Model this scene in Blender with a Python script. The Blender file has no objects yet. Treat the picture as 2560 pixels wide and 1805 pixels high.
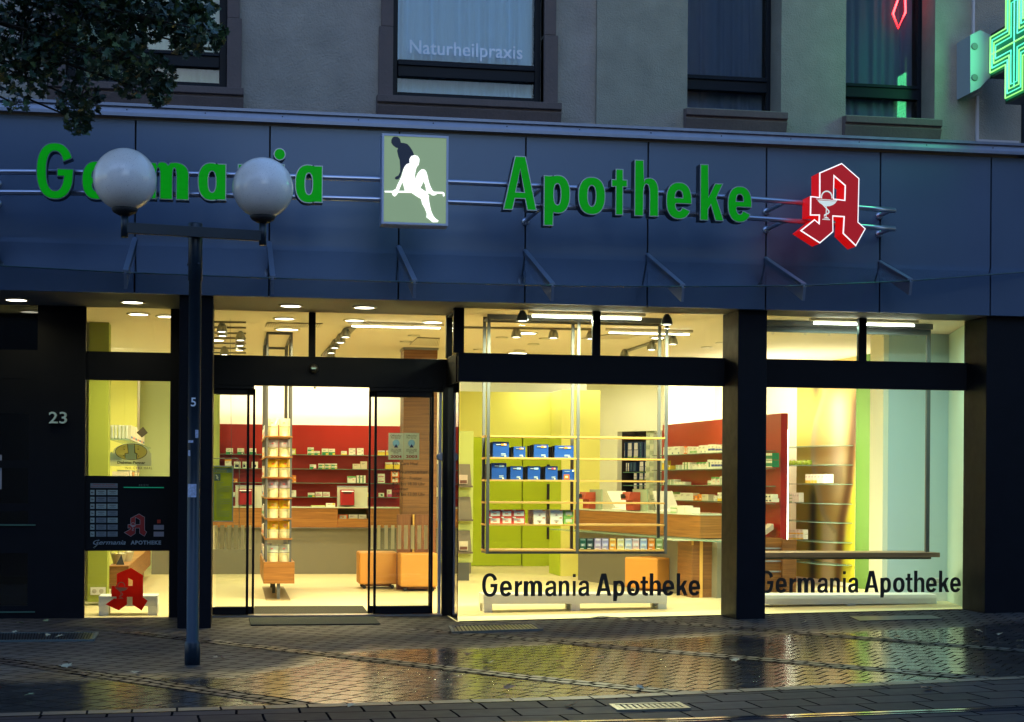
import bpy, math, random
from mathutils import Vector, Matrix
random.seed(7)
sc = bpy.context.scene
C = sc.collection
rad = math.radians

# ------------------------------------------------------------ camera
F, TH, PH, D, EYE = 4115.0, math.atan(705/4115), .0072, 15.46, 1.33
cT, sT = math.cos(TH), math.sin(TH)
cam = bpy.data.cameras.new('camera')
cam.sensor_width = 36.0
cam.lens = 36.0*F/2560
cam.shift_y = (1205-902.5)/2560
cam.clip_end = 400
co = bpy.data.objects.new('camera', cam); C.objects.link(co)
co.matrix_world = Matrix.Translation((0, -D, EYE)) @ Matrix(((cT, 0, -sT, 0), (-sT, 0, -cT, 0), (0, 1, 0, 0), (0, 0, 0, 1))) @ Matrix.Rotation(PH, 4, 'Z')
sc.camera = co

# ------------------------------------------------------------ dusk sky, faint last sun, exposure
GLOW, LAMP = .574, .63                 # lamp and glow levels for that exposure
SUN_EL, SUN_ROT = 9, 200
w = bpy.data.worlds.new('World'); sc.world = w; w.use_nodes = True
nt = w.node_tree; nt.nodes.clear()
sky = nt.nodes.new('ShaderNodeTexSky'); sky.sky_type = 'NISHITA'; sky.sun_disc = False
sky.sun_elevation = rad(SUN_EL); sky.sun_rotation = rad(SUN_ROT); sky.air_density = 1.6; sky.dust_density = 1.0; sky.ozone_density = 3.0
mul = nt.nodes.new('ShaderNodeMix'); mul.data_type = 'RGBA'; mul.blend_type = 'MULTIPLY'; mul.inputs[0].default_value = 1
mul.inputs[7].default_value = (1.42, 1.68, 2.45, 1)
bg = nt.nodes.new('ShaderNodeBackground'); bg.inputs['Strength'].default_value = .15
wo = nt.nodes.new('ShaderNodeOutputWorld')
nt.links.new(sky.outputs[0], mul.inputs[6]); nt.links.new(mul.outputs[2], bg.inputs[0]); nt.links.new(bg.outputs[0], wo.inputs[0])
sl = bpy.data.lights.new('sun', 'SUN'); sl.energy = .05; sl.angle = rad(25); sl.color = (.55, .68, 1)
so = bpy.data.objects.new('sun', sl); C.objects.link(so)
so.rotation_euler = (rad(50), 0, rad(-12))
sc.view_settings.view_transform = 'Standard'; sc.view_settings.look = 'None'
sc.view_settings.exposure = .8; sc.view_settings.gamma = 1; sc.view_settings.use_curve_mapping = False
sc.cycles.use_denoising = True
sc.cycles.max_bounces = 7; sc.cycles.diffuse_bounces = 4; sc.cycles.glossy_bounces = 4
sc.cycles.transparent_max_bounces = 24; sc.cycles.transmission_bounces = 4
sc.cycles.sample_clamp_indirect = 6; sc.cycles.caustics_reflective = False; sc.cycles.caustics_refractive = False

# ------------------------------------------------------------ measuring helpers (photo pixel -> point on a real plane)
def ray(px, py):
    dx = (px-1280)/F; dy = (1205-py)/F
    a = dx*math.cos(PH)-dy*math.sin(PH); b = dx*math.sin(PH)+dy*math.cos(PH)
    return Vector((sT+a*cT, cT-a*sT, b))
O = Vector((0, -D, EYE))
def PY(px, py, y=0):
    r = ray(px, py); return O+r*((y+D)/r.y)
def PZ(px, py, z=0):
    r = ray(px, py); return O+r*((z-EYE)/r.z)
def PPL(px, py, p0, n):
    r = ray(px, py); n = Vector(n); return O+r*((Vector(p0)-O).dot(n)/r.dot(n))
class Plane:                       # an upright plane: p0, direction u along it, n into the depth
    def __init__(s, p0, u=(1, 0)):
        s.p0 = Vector((p0[0], p0[1], 0)); s.u = Vector((u[0], u[1], 0)).normalized(); s.n = Vector((-s.u.y, s.u.x, 0))
    def hit(s, px, py):
        p = PPL(px, py, s.p0, s.n); return (p-s.p0).dot(s.u), p.z
    def at(s, a, d, z): 
        p = s.p0+s.u*a+s.n*d; return Vector((p.x, p.y, z))
    def rect(s, x0, y0, x1, y1):
        ym = (y0+y1)/2; xm = (x0+x1)/2
        return s.hit(x0, ym)[0], s.hit(x1, ym)[0], s.hit(xm, y1)[1], s.hit(xm, y0)[1]
def YP(y): return Plane((0, y))

# ------------------------------------------------------------ mesh builder
class M:
    def __init__(s): s.v = []; s.f = []; s.m = []; s.mi = 0; s.sm = []
    def poly(s, pts, smooth=False):
        i = len(s.v); s.v += [tuple(p) for p in pts]; s.f.append(tuple(range(i, i+len(pts)))); s.m.append(s.mi); s.sm.append(smooth); return s
    def hexa(s, p):                # p: 8 points, bottom 4 ccw, top 4
        i = len(s.v); s.v += [tuple(q) for q in p]
        for f in ((3, 2, 1, 0), (4, 5, 6, 7), (0, 1, 5, 4), (1, 2, 6, 5), (2, 3, 7, 6), (3, 0, 4, 7)):
            s.f.append(tuple(i+k for k in f)); s.m.append(s.mi); s.sm.append(False)
        return s
    def box(s, x0, x1, y0, y1, z0, z1):
        x0, x1 = min(x0, x1), max(x0, x1); y0, y1 = min(y0, y1), max(y0, y1); z0, z1 = min(z0, z1), max(z0, z1)
        return s.hexa([(x0, y0, z0), (x1, y0, z0), (x1, y1, z0), (x0, y1, z0), (x0, y0, z1), (x1, y0, z1), (x1, y1, z1), (x0, y1, z1)])
    def pbox(s, P, a0, a1, d0, d1, z0, z1):
        return s.hexa([P.at(a0, d0, z0), P.at(a1, d0, z0), P.at(a1, d1, z0), P.at(a0, d1, z0), P.at(a0, d0, z1), P.at(a1, d0, z1), P.at(a1, d1, z1), P.at(a0, d1, z1)])
    def prism(s, pts, vec):        # pts planar outline (3-D), extruded along vec
        n = len(pts); i = len(s.v); vec = Vector(vec)
        s.v += [tuple(p) for p in pts]+[tuple(Vector(p)+vec) for p in pts]
        s.f += [tuple(i+k for k in range(n)), tuple(i+n+k for k in reversed(range(n)))]; s.m += [s.mi]*2; s.sm += [False]*2
        for k in range(n):
            j = (k+1) % n; s.f.append((i+k, i+n+k, i+n+j, i+j)); s.m.append(s.mi); s.sm.append(False)
        return s
    def tube(s, pts, r, seg=12, cap=True, r2=None):
        pts = [Vector(p) for p in pts]; rings = []
        for k, p in enumerate(pts):
            t = (pts[min(k+1, len(pts)-1)]-pts[max(k-1, 0)]).normalized()
            a = Vector((0, 0, 1)) if abs(t.z) < .9 else Vector((1, 0, 0))
            u = t.cross(a).normalized(); v = t.cross(u)
            rr = r if r2 is None else r+(r2-r)*k/(len(pts)-1)
            i = len(s.v); s.v += [tuple(p+(u*math.cos(2*math.pi*q/seg)+v*math.sin(2*math.pi*q/seg))*rr) for q in range(seg)]; rings.append(i)
        for a, b in zip(rings, rings[1:]):
            for q in range(seg):
                q2 = (q+1) % seg; s.f.append((a+q, b+q, b+q2, a+q2)); s.m.append(s.mi); s.sm.append(True)
        if cap:
            s.f.append(tuple(rings[0]+q for q in range(seg))); s.f.append(tuple(rings[-1]+q for q in reversed(range(seg)))); s.m += [s.mi]*2; s.sm += [False]*2
        return s
    def lathe(s, c, prof, seg=24, axis='z', cap=True):   # prof: (radius, height) pairs
        rings = []
        for r, h in prof:
            i = len(s.v)
            for q in range(seg):
                a = 2*math.pi*q/seg; x, y = r*math.cos(a), r*math.sin(a)
                p = (c[0]+x, c[1]+y, c[2]+h) if axis == 'z' else (c[0]+x, c[1]+h, c[2]+y)
                s.v.append(p)
            rings.append(i)
        for a, b in zip(rings, rings[1:]):
            for q in range(seg):
                q2 = (q+1) % seg; s.f.append((a+q, a+q2, b+q2, b+q)); s.m.append(s.mi); s.sm.append(True)
        if cap: s.f.append(tuple(rings[0]+q for q in reversed(range(seg)))); s.f.append(tuple(rings[-1]+q for q in range(seg))); s.m += [s.mi]*2; s.sm += [False]*2
        return s
    def add(s, mesh, mw):          # append a bpy mesh
        i = len(s.v); s.v += [tuple(mw @ v.co) for v in mesh.vertices]
        for p in mesh.polygons: s.f.append(tuple(i+k for k in p.vertices)); s.m.append(s.mi); s.sm.append(False)
        return s

def obj(name, m, mats, parent=None, label=None, cat=None, group=None, kind=None, bevel=0, colors=None):
    me = bpy.data.meshes.new(name)
    if m.v:
        xs = [v[0] for v in m.v]; ys = [v[1] for v in m.v]; zs = [v[2] for v in m.v]
        b = Vector(((min(xs)+max(xs))/2, (min(ys)+max(ys))/2, min(zs)))
    else: b = Vector()
    me.from_pydata([(v[0]-b.x, v[1]-b.y, v[2]-b.z) for v in m.v], [], m.f)
    for mm in (mats if isinstance(mats, (list, tuple)) else [mats]): me.materials.append(mm)
    for p, i, s in zip(me.polygons, m.m, m.sm): p.material_index = i; p.use_smooth = s
    if colors:
        ca = me.color_attributes.new('paint', 'FLOAT_COLOR', 'POINT')
        for k, c in enumerate(colors): ca.data[k].color = (*c, 1)
    me.update()
    o = bpy.data.objects.new(name, me); C.objects.link(o); o.location = b
    if parent:
        o.parent = parent; o.matrix_parent_inverse = Matrix.Translation(-world_loc(parent))
    if bevel:
        md = o.modifiers.new('bevel', 'BEVEL'); md.width = bevel; md.segments = 2; md.limit_method = 'ANGLE'
    tag(o, label, cat, group, kind)
    return o
WL = {}
def world_loc(o):
    # parents carry translations only, and child coordinates are world coordinates
    return Vector(o.location)
def tag(o, label=None, cat=None, group=None, kind=None):
    if label: o['label'] = label
    if cat: o['category'] = cat
    if group: o['group'] = group
    if kind: o['kind'] = kind
def thing(name, label, cat, loc, group=None):
    o = bpy.data.objects.new(name, None); C.objects.link(o); o.location = loc; o.empty_display_size = .1
    tag(o, label, cat, group); return o

# ------------------------------------------------------------ materials
MC = {}
def mat(name, col, rough=.6, metal=0, em=None, es=0, var=0, vs=6, bump=0, bs=60, coat=0, alpha=1, spec=None, obj_space=True, stretch=None):
    if name in MC: return MC[name]
    m = bpy.data.materials.new(name); m.use_nodes = True; MC[name] = m
    n = m.node_tree.nodes; l = m.node_tree.links; p = n['Principled BSDF']
    p.inputs['Base Color'].default_value = (*col, 1); p.inputs['Roughness'].default_value = rough; p.inputs['Metallic'].default_value = metal
    if spec is not None: p.inputs['Specular IOR Level'].default_value = spec
    p.inputs['Coat Weight'].default_value = coat
    p.inputs['Alpha'].default_value = alpha
    if em: p.inputs['Emission Color'].default_value = (*em, 1); p.inputs['Emission Strength'].default_value = es*GLOW
    if var or bump:
        tc = n.new('ShaderNodeTexCoord'); mp = n.new('ShaderNodeMapping'); l.new(tc.outputs['Object'], mp.inputs[0])
        if stretch: mp.inputs['Scale'].default_value = stretch
    if var:
        no = n.new('ShaderNodeTexNoise'); no.inputs['Scale'].default_value = vs; no.inputs['Detail'].default_value = 6; no.inputs['Roughness'].default_value = .6
        l.new(mp.outputs[0], no.inputs[0])
        cr = n.new('ShaderNodeMapRange'); cr.inputs[1].default_value = .25; cr.inputs[2].default_value = .75; cr.inputs[3].default_value = 1-var; cr.inputs[4].default_value = 1+var
        l.new(no.outputs[0], cr.inputs[0])
        hs = n.new('ShaderNodeHueSaturation'); hs.inputs['Color'].default_value = (*col, 1); l.new(cr.outputs[0], hs.inputs['Value']); l.new(hs.outputs[0], p.inputs['Base Color'])
        mr = n.new('ShaderNodeMath'); mr.operation = 'MULTIPLY'; mr.inputs[1].default_value = rough; l.new(cr.outputs[0], mr.inputs[0]); l.new(mr.outputs[0], p.inputs['Roughness'])
    if bump:
        nb = n.new('ShaderNodeTexNoise'); nb.inputs['Scale'].default_value = bs; nb.inputs['Detail'].default_value = 4; l.new(mp.outputs[0], nb.inputs[0])
        bp = n.new('ShaderNodeBump'); bp.inputs['Strength'].default_value = bump; bp.inputs['Distance'].default_value = .01; l.new(nb.outputs[0], bp.inputs['Height']); l.new(bp.outputs[0], p.inputs['Normal'])
    return m
def wood(name, c1, c2, vertical=False, rough=.45):
    if name in MC: return MC[name]
    m = bpy.data.materials.new(name); m.use_nodes = True; MC[name] = m
    n = m.node_tree.nodes; l = m.node_tree.links; p = n['Principled BSDF']; p.inputs['Roughness'].default_value = rough
    tc = n.new('ShaderNodeTexCoord'); mp = n.new('ShaderNodeMapping'); l.new(tc.outputs['Object'], mp.inputs[0])
    mp.inputs['Scale'].default_value = (40, 40, 2) if vertical else (1.5, 1.5, 45)
    no = n.new('ShaderNodeTexNoise'); no.inputs['Scale'].default_value = 1.3; no.inputs['Detail'].default_value = 5; no.inputs['Distortion'].default_value = .6; l.new(mp.outputs[0], no.inputs[0])
    r = n.new('ShaderNodeValToRGB'); r.color_ramp.elements[0].position = .35; r.color_ramp.elements[1].position = .65
    r.color_ramp.elements[0].color = (*c1, 1); r.color_ramp.elements[1].color = (*c2, 1); l.new(no.outputs[0], r.inputs[0]); l.new(r.outputs[0], p.inputs['Base Color'])
    return m
def glass(name, tint=(.93, .97, .95), refl=1.0, ior=1.45):
    if name in MC: return MC[name]
    m = bpy.data.materials.new(name); m.use_nodes = True; MC[name] = m
    n = m.node_tree.nodes; l = m.node_tree.links; n.clear()
    tr = n.new('ShaderNodeBsdfTransparent'); tr.inputs[0].default_value = (*tint, 1)
    gl = n.new('ShaderNodeBsdfGlossy'); gl.inputs['Roughness'].default_value = .015; gl.inputs[0].default_value = (refl, refl, refl, 1)
    fr = n.new('ShaderNodeFresnel'); fr.inputs[0].default_value = ior
    mx = n.new('ShaderNodeMixShader'); ou = n.new('ShaderNodeOutputMaterial')
    fm_ = n.new('ShaderNodeMath'); fm_.operation = 'MULTIPLY'; fm_.inputs[1].default_value = .7 if 'canopy' in name else 1; l.new(fr.outputs[0], fm_.inputs[0]); l.new(fm_.outputs[0], mx.inputs[0]); l.new(tr.outputs[0], mx.inputs[1]); l.new(gl.outputs[0], mx.inputs[2]); l.new(mx.outputs[0], ou.inputs[0])
    return m
def film(name, col, k=.6, clear=0):
    if name in MC: return MC[name]
    m = bpy.data.materials.new(name); m.use_nodes = True; MC[name] = m
    n = m.node_tree.nodes; l = m.node_tree.links; n.clear()
    d = n.new('ShaderNodeBsdfDiffuse'); t = n.new('ShaderNodeBsdfTranslucent'); d.inputs[0].default_value = (*col, 1); t.inputs[0].default_value = (*col, 1)
    mx = n.new('ShaderNodeMixShader'); mx.inputs[0].default_value = k; o = n.new('ShaderNodeOutputMaterial')
    l.new(d.outputs[0], mx.inputs[1]); l.new(t.outputs[0], mx.inputs[2])
    tr = n.new('ShaderNodeBsdfTransparent'); tr.inputs[0].default_value = (*[v**.5 for v in col], 1); m2 = n.new('ShaderNodeMixShader'); m2.inputs[0].default_value = clear; l.new(mx.outputs[0], m2.inputs[1]); l.new(tr.outputs[0], m2.inputs[2]); l.new(m2.outputs[0], o.inputs[0]); return m
def emis(name, col, s, base=(.8, .8, .8)): return mat(name, base, .5, em=col, es=s)

frame_m = mat('dark bronze metal', (.004, .0055, .009), .5, 0, var=.15, vs=8, spec=.14)
frame_in = mat('olive brown metal', (.05, .045, .035), .4, .5)
steel = mat('brushed steel', (.30, .31, .33), .32, .9, var=.08, vs=20)
rack_m = mat('grey rack steel', (.11, .115, .115), .55, .3)
alu = mat('pale aluminium', (.42, .47, .58), .35, .7)
fascia_m = mat('blue grey fascia sheet', (.068, .110, .185), .38, .35, var=.06, vs=1.2, bump=.02, bs=4)
dark_gap = mat('black gap', (.006, .007, .009), .8)
zinc = mat('zinc cornice', (.19, .225, .31), .4, .4, var=.12, vs=9, stretch=(1, 1, .3))
plaster = mat('rough ochre plaster', (.285, .26, .225), .95, var=.20, vs=3.5, bump=1, bs=60)
plaster2 = mat('rough olive plaster', (.26, .25, .205), .95, var=.18, vs=4, bump=.9, bs=75)
stone = mat('purple brown sandstone', (.115, .088, .084), .9, var=.2, vs=5, bump=.5, bs=40)
winframe = mat('petrol window frame', (.004, .009, .016), .4, spec=.12)
pane_m = glass('upper window glass', (.85, .92, .95), .8, 1.45)
shop_glass = glass('shop glass', (.965, .985, .97))
shelf_glass = mat('green glass edge', (.25, .45, .36), .15, alpha=.55)
canopy_glass = glass('canopy glass', (.95, .97, .98), 1.0, 1.22)
soffit_m = mat('grey painted soffit', (.42, .41, .37), .7)
ceil_m = mat('white ceiling', (.76, .67, .53), .9, var=.02, vs=1)
cream = mat('cream wall', (.84, .83, .70), .85)
floor_m = mat('beige linoleum', (.66, .58, .34), .5, var=.05, vs=40)
red_m = mat('red lacquer panel', (.36, .013, .007), .38, var=.05, vs=.8)
lime = mat('lime green wall', (.44, .56, .004), .7)
yellowgreen = mat('soft yellow wall', (.74, .72, .19), .8)
palegreen = mat('pale green wall', (.55, .62, .33), .85)
olive = mat('olive partition', (.32, .38, .05), .8)
teal = mat('pale teal wall', (.50, .66, .60), .8)
iceblue = mat('pale blue wall', (.52, .64, .70), .75)
fresh = mat('fresh green stripe', (.075, .16, .02), .75)
white_m = mat('white lacquer', (.72, .74, .76), .4)
wood_m = wood('oak veneer', (.24, .095, .018), (.38, .165, .035))
wood_d = wood('dark oak veneer', (.16, .065, .015), (.26, .11, .028))
wood_dv = wood('red brown plank', (.17, .06, .02), (.24, .09, .03), True)
wood_l = mat('light wood edge', (.70, .40, .10), .45)
felt = mat('grey counter front', (.20, .185, .135), .8, var=.03, vs=3)
orange_m = mat('orange leather', (.62, .27, .045), .55, var=.05, vs=8, bump=.1, bs=50)
green_sign = mat('lit green acrylic', (.003, .09, .006), .5, em=(.001, .25, .004), es=.8, spec=.1, var=.3, vs=7, stretch=(1, 1, 3))
black_m = mat('black plastic', (.012, .012, .013), .4)
ink = mat('dark vinyl lettering', (.018, .016, .008), .5)
pole_m = mat('blue green lacquered steel', (.008, .020, .034), .4, .1, var=.2, vs=9)
WARM = (1.0, .84, .43)

# ------------------------------------------------------------ text
FONT = None
'''try:
    import os
    fp = os.path.join(bpy.utils.system_resource('DATAFILES'), 'fonts', 'Inter.woff2')
    if os.path.exists(fp): FONT = bpy.data.fonts.load(fp)
except Exception: FONT = None'''
dgl = None
TC = {}
def text_mesh(s, offset=0.0, extrude=0.0, space=1.0, shear=0.0):
    k = (s, offset, extrude, space, shear)
    if k in TC: return TC[k]
    cu = bpy.data.curves.new('lettering', 'FONT'); cu.body = s
    if FONT: cu.font = FONT
    cu.offset = offset; cu.extrude = extrude; cu.space_character = space; cu.shear = shear; cu.resolution_u = 5
    o = bpy.data.objects.new('lettering', cu); C.objects.link(o)
    bpy.context.view_layer.update()
    dg = bpy.context.evaluated_depsgraph_get()
    me = bpy.data.meshes.new_from_object(o.evaluated_get(dg)); bpy.data.objects.remove(o)
    xs = [v.co.x for v in me.vertices]; ys = [v.co.y for v in me.vertices]
    TC[k] = (me, min(xs), max(xs), min(ys), max(ys)); return TC[k]
def put_text(m, s, P, a0, a1, z0, z1, d, offset=0.0, extrude=0.0, space=1.0, shear=0.0):
    """fit the word s to a0..a1 x z0..z1 on plane P, d in front (negative) of it"""
    me, x0, x1, y0, y1 = text_mesh(s, offset, extrude, space, shear)
    sx = (a1-a0)/(x1-x0); sz = (z1-z0)/(y1-y0)
    R = Matrix(((P.u.x, 0, -P.n.x, 0), (P.u.y, 0, -P.n.y, 0), (0, 1, 0, 0), (0, 0, 0, 1)))
    org = P.at(a0, d, z0)
    mw = Matrix.Translation(org) @ R @ Matrix.Diagonal((sx, sz, 1, 1)) @ Matrix.Translation((-x0, -y0, 0))
    m.add(me, mw); return m
def px_text(m, s, P, x0, y0, x1, y1, d=-.004, **k):
    a0, a1, z0, z1 = P.rect(x0, y0, x1, y1); return put_text(m, s, P, a0, a1, z0, z1, d, **k)

# own grotesque letterforms: outlines in units of cap height, w = stem width
def arc(cx, cy, rx, ry, a0, a1, n=14, p=2.35):
    out = []
    for i in range(n+1):
        a = rad(a0+(a1-a0)*i/n); c, s_ = math.cos(a), math.sin(a)
        out.append((cx+rx*math.copysign(abs(c)**(2/p), c), cy+ry*math.copysign(abs(s_)**(2/p), s_)))
    return out
def glyph(ch, w=.18, sign=True):
    h = w*.86
    if ch == 'o': return [arc(.26, .34, .26, .35, 0, 359, 30), arc(.26, .34, .26-w, .35-h, 359, 0, 24)]
    if ch == 'e':
        ix, iy = .26-w, .35-h
        return [[(.52, .28), (.52, .34)]+arc(.26, .34, .26, .35, 4, 332, 30)+arc(.26, .34, ix, iy, 325, 190, 14)+[(.26-ix, .28)], [(.26-ix, .40)]+[(.26+ix, .40)]+arc(.26, .40, ix, iy-.06, 0, 180, 12)[1:-1]]
    if ch == 'G':
        return [arc(.34, .5, .34, .52, 24, 340, 34)+[(.68, .55), (.37, .55), (.37, .40), (.34+.34-w, .40)]+arc(.34, .5, .34-w, .52-h, -25, -336, 28)]
    if ch == 'a' and sign:
        return [[(.50, 0), (.50, .67), (.50-w, .67), (.50-w, .61)]+arc(.24, .335, .24, .35, 62, 298, 22)+[(.50-w, .06), (.50-w, 0)], arc(.25, .335, .25-w, .35-h, 359, 0, 20)]
    if ch == 'a':
        k = w/.15
        return [[(.54, 0), (.385, 0), (.36, .07)]+arc(.20, .19, .20, .205, -45, -255, 14)+[(.37, .43), (.37, .49), (.33, .56), (.26, .575), (.20, .55), (.17, .48), (.025, .48), (.05, .58), (.13, .66), (.27, .69), (.40, .67), (.48, .61), (.51, .5), (.51, .12)], [(.37, .31), (.37, .22), (.33, .15), (.26, .11), (.18, .13), (.155, .19), (.18, .25), (.25, .28)]]
    if ch == 'p':
        return [[(0, -.24), (w, -.24), (w, .06)]+arc(.27, .335, .24, .35, -115, 115, 22)+[(w, .61), (w, .67), (0, .67)], arc(.26, .335, .25-w, .35-h, 359, 0, 20)]
    def arch(x, wd):   # from inner foot of left stem over to the right stem foot, inner edge
        iw = (wd-2*w)/2
        return arc(x+w+iw, .40, iw, .17, 180, 0, 8)+[(x+wd-w, 0), (x+wd, 0), (x+wd, .44)]
    if ch in 'nh':
        t = 1.0 if ch == 'h' else .67
        return [[(0, 0), (w, 0)]+arch(0, .49)+arc(.30, .44, .19, .25, 0, 118, 10)+[(w, .60), (w, t), (0, t)]]
    if ch == 'm':
        wd = .42
        return [[(0, 0), (w, 0)]+arch(0, wd)[:-1]+arch(wd-w, wd)+arc(.64-w+.0, .44, 2*wd-w-(.64-w), .25, 0, 110, 9)+[(wd-w*.35, .60)]+arc(.27, .44, .12, .25, 40, 118, 6)+[(w, .60), (w, .67), (0, .67)]]
    if ch == 'r': return [[(0, 0), (w, 0), (w, .38), (w+.04, .47), (w+.16, .52), (w+.16, .69), (w+.06, .66), (w, .57), (w, .67), (0, .67)]]
    if ch == 'i': return [[(0, 0), (w, 0), (w, .67), (0, .67)]]
    if ch == '.': return [arc(w/2, .90, w*.52, w*.52, 0, 359, 18, 2)] if sign else [[(0, .84), (w, .84), (w, .98), (0, .98)]]
    if ch == 't' and sign: return [[(.10, 0), (.10+w, 0), (.10+w, .51), (.20+w, .51), (.20+w, .65), (.10+w, .65), (.10+w, .84), (.10, .84), (.10, .65), (0, .65), (0, .51), (.10, .51)]]
    if ch == 't': return [[(.09, .55), (0, .55), (0, .67), (.09, .67), (.09, .86), (.09+w, .86), (.09+w, .67), (.36, .67), (.36, .55), (.09+w, .55), (.09+w, .19), (.12+w, .13), (.36, .13), (.36, 0), (.24, -.01), (.14, .02), (.09, .11)]]
    if ch == 'k': return [[(0, 0), (w, 0), (w, .20), (w+.05, .27), (.34, 0), (.34+w*1.05, 0), (w+.18, .41), (.33+w, .67), (.33, .67), (w, .42), (w, 1), (0, 1)]]
    if ch == 'A': return [[(0, 0), (w, 0), (w+.045, .21), (.65-w-.045, .21), (.65-w, 0), (.65, 0), (.43, 1), (.22, 1)], [(.25, .34), (.325, .76), (.40, .34)]]
def area2(p): return sum(p[i][0]*p[(i+1) % len(p)][1]-p[(i+1) % len(p)][0]*p[i][1] for i in range(len(p)))/2
def inset(p, d, hole=False):
    q = []
    for i in range(len(p)):
        if not q or math.hypot(p[i][0]-q[-1][0], p[i][1]-q[-1][1]) > 1e-4: q.append(p[i])
    if math.hypot(q[0][0]-q[-1][0], q[0][1]-q[-1][1]) < 1e-4: q.pop()
    if (area2(q) < 0) != hole: q.reverse()
    n = len(q); out = []
    for i in range(n):
        a, b, c = q[i-1], q[i], q[(i+1) % n]
        e1 = Vector((b[0]-a[0], b[1]-a[1])).normalized(); e2 = Vector((c[0]-b[0], c[1]-b[1])).normalized()
        n1 = Vector((-e1.y, e1.x)); n2 = Vector((-e2.y, e2.x)); k = max(.35, 1+n1.dot(n2))
        v = (n1+n2)/k; out.append((b[0]+v.x*d, b[1]+v.y*d))
    return out
def outline_mesh(loops, extrude):
    cu = bpy.data.curves.new('outline', 'CURVE'); cu.dimensions = '2D'; cu.fill_mode = 'BOTH'; cu.extrude = extrude
    for lp in loops:
        sp = cu.splines.new('POLY'); sp.points.add(len(lp)-1); sp.use_cyclic_u = True
        for k, (x, y) in enumerate(lp): sp.points[k].co = (x, y, 0, 1)
    o = bpy.data.objects.new('outline', cu); C.objects.link(o); bpy.context.view_layer.update()
    me = bpy.data.meshes.new_from_object(o.evaluated_get(bpy.context.evaluated_depsgraph_get())); bpy.data.objects.remove(o); return me
def put_shape(m, loops, P, a0, a1, z0, z1, d, extrude, ins=0.0, ref=None):
    """loops (unit outline) fitted to a0..a1 x z0..z1; ins = inset in metres; d = centre depth"""
    al = [q for lp in (ref or loops) for q in lp]; x0 = min(q[0] for q in al); x1 = max(q[0] for q in al); y0 = min(q[1] for q in al); y1 = max(q[1] for q in al)
    sx = (a1-a0)/(x1-x0); sz = (z1-z0)/(y1-y0)
    L = [[((q[0]-x0)*sx, (q[1]-y0)*sz) for q in lp] for lp in loops]
    L = [inset(lp, ins, k > 0) for k, lp in enumerate(L)]
    me = outline_mesh(L, extrude)
    R = Matrix(((P.u.x, 0, -P.n.x, 0), (P.u.y, 0, -P.n.y, 0), (0, 1, 0, 0), (0, 0, 0, 1)))
    m.add(me, Matrix.Translation(P.at(a0, d, z0)) @ R); return m

# ------------------------------------------------------------ ground
def gz(x, y=0):
    t = max(0.0, min(1.0, (x-1.6)/1.2)); s = t*t*(3-2*t)
    return .0168*max(0, x-2.15)*s if x < 12 else .0168*9.85
def ground_sheet(poly, lift, step=.6):
    """a sheet laid on the ground; poly is an (x0,x1,y0,y1) rectangle or a quad"""
    m = M()
    (ax, ay), (bx, by), (cx, cy), (dx, dy) = poly
    nu = max(1, int(math.hypot(bx-ax, by-ay)/step)); nv = max(1, int(math.hypot(dx-ax, dy-ay)/4)+1)
    for j in range(nv+1):
        for i in range(nu+1):
            u, v = i/nu, j/nv
            x = (ax*(1-u)+bx*u)*(1-v)+(dx*(1-u)+cx*u)*v; y = (ay*(1-u)+by*u)*(1-v)+(dy*(1-u)+cy*u)*v
            m.v.append((x, y, gz(x)+lift))
    for j in range(nv):
        for i in range(nu):
            a = j*(nu+1)+i; m.f.append((a, a+1, a+nu+2, a+nu+1)); m.m.append(0); m.sm.append(True)
    return m
def GP(px, py):
    p = PZ(px, py, 0)
    for _ in range(6): p = PZ(px, py, gz(p.x))
    return p
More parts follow.
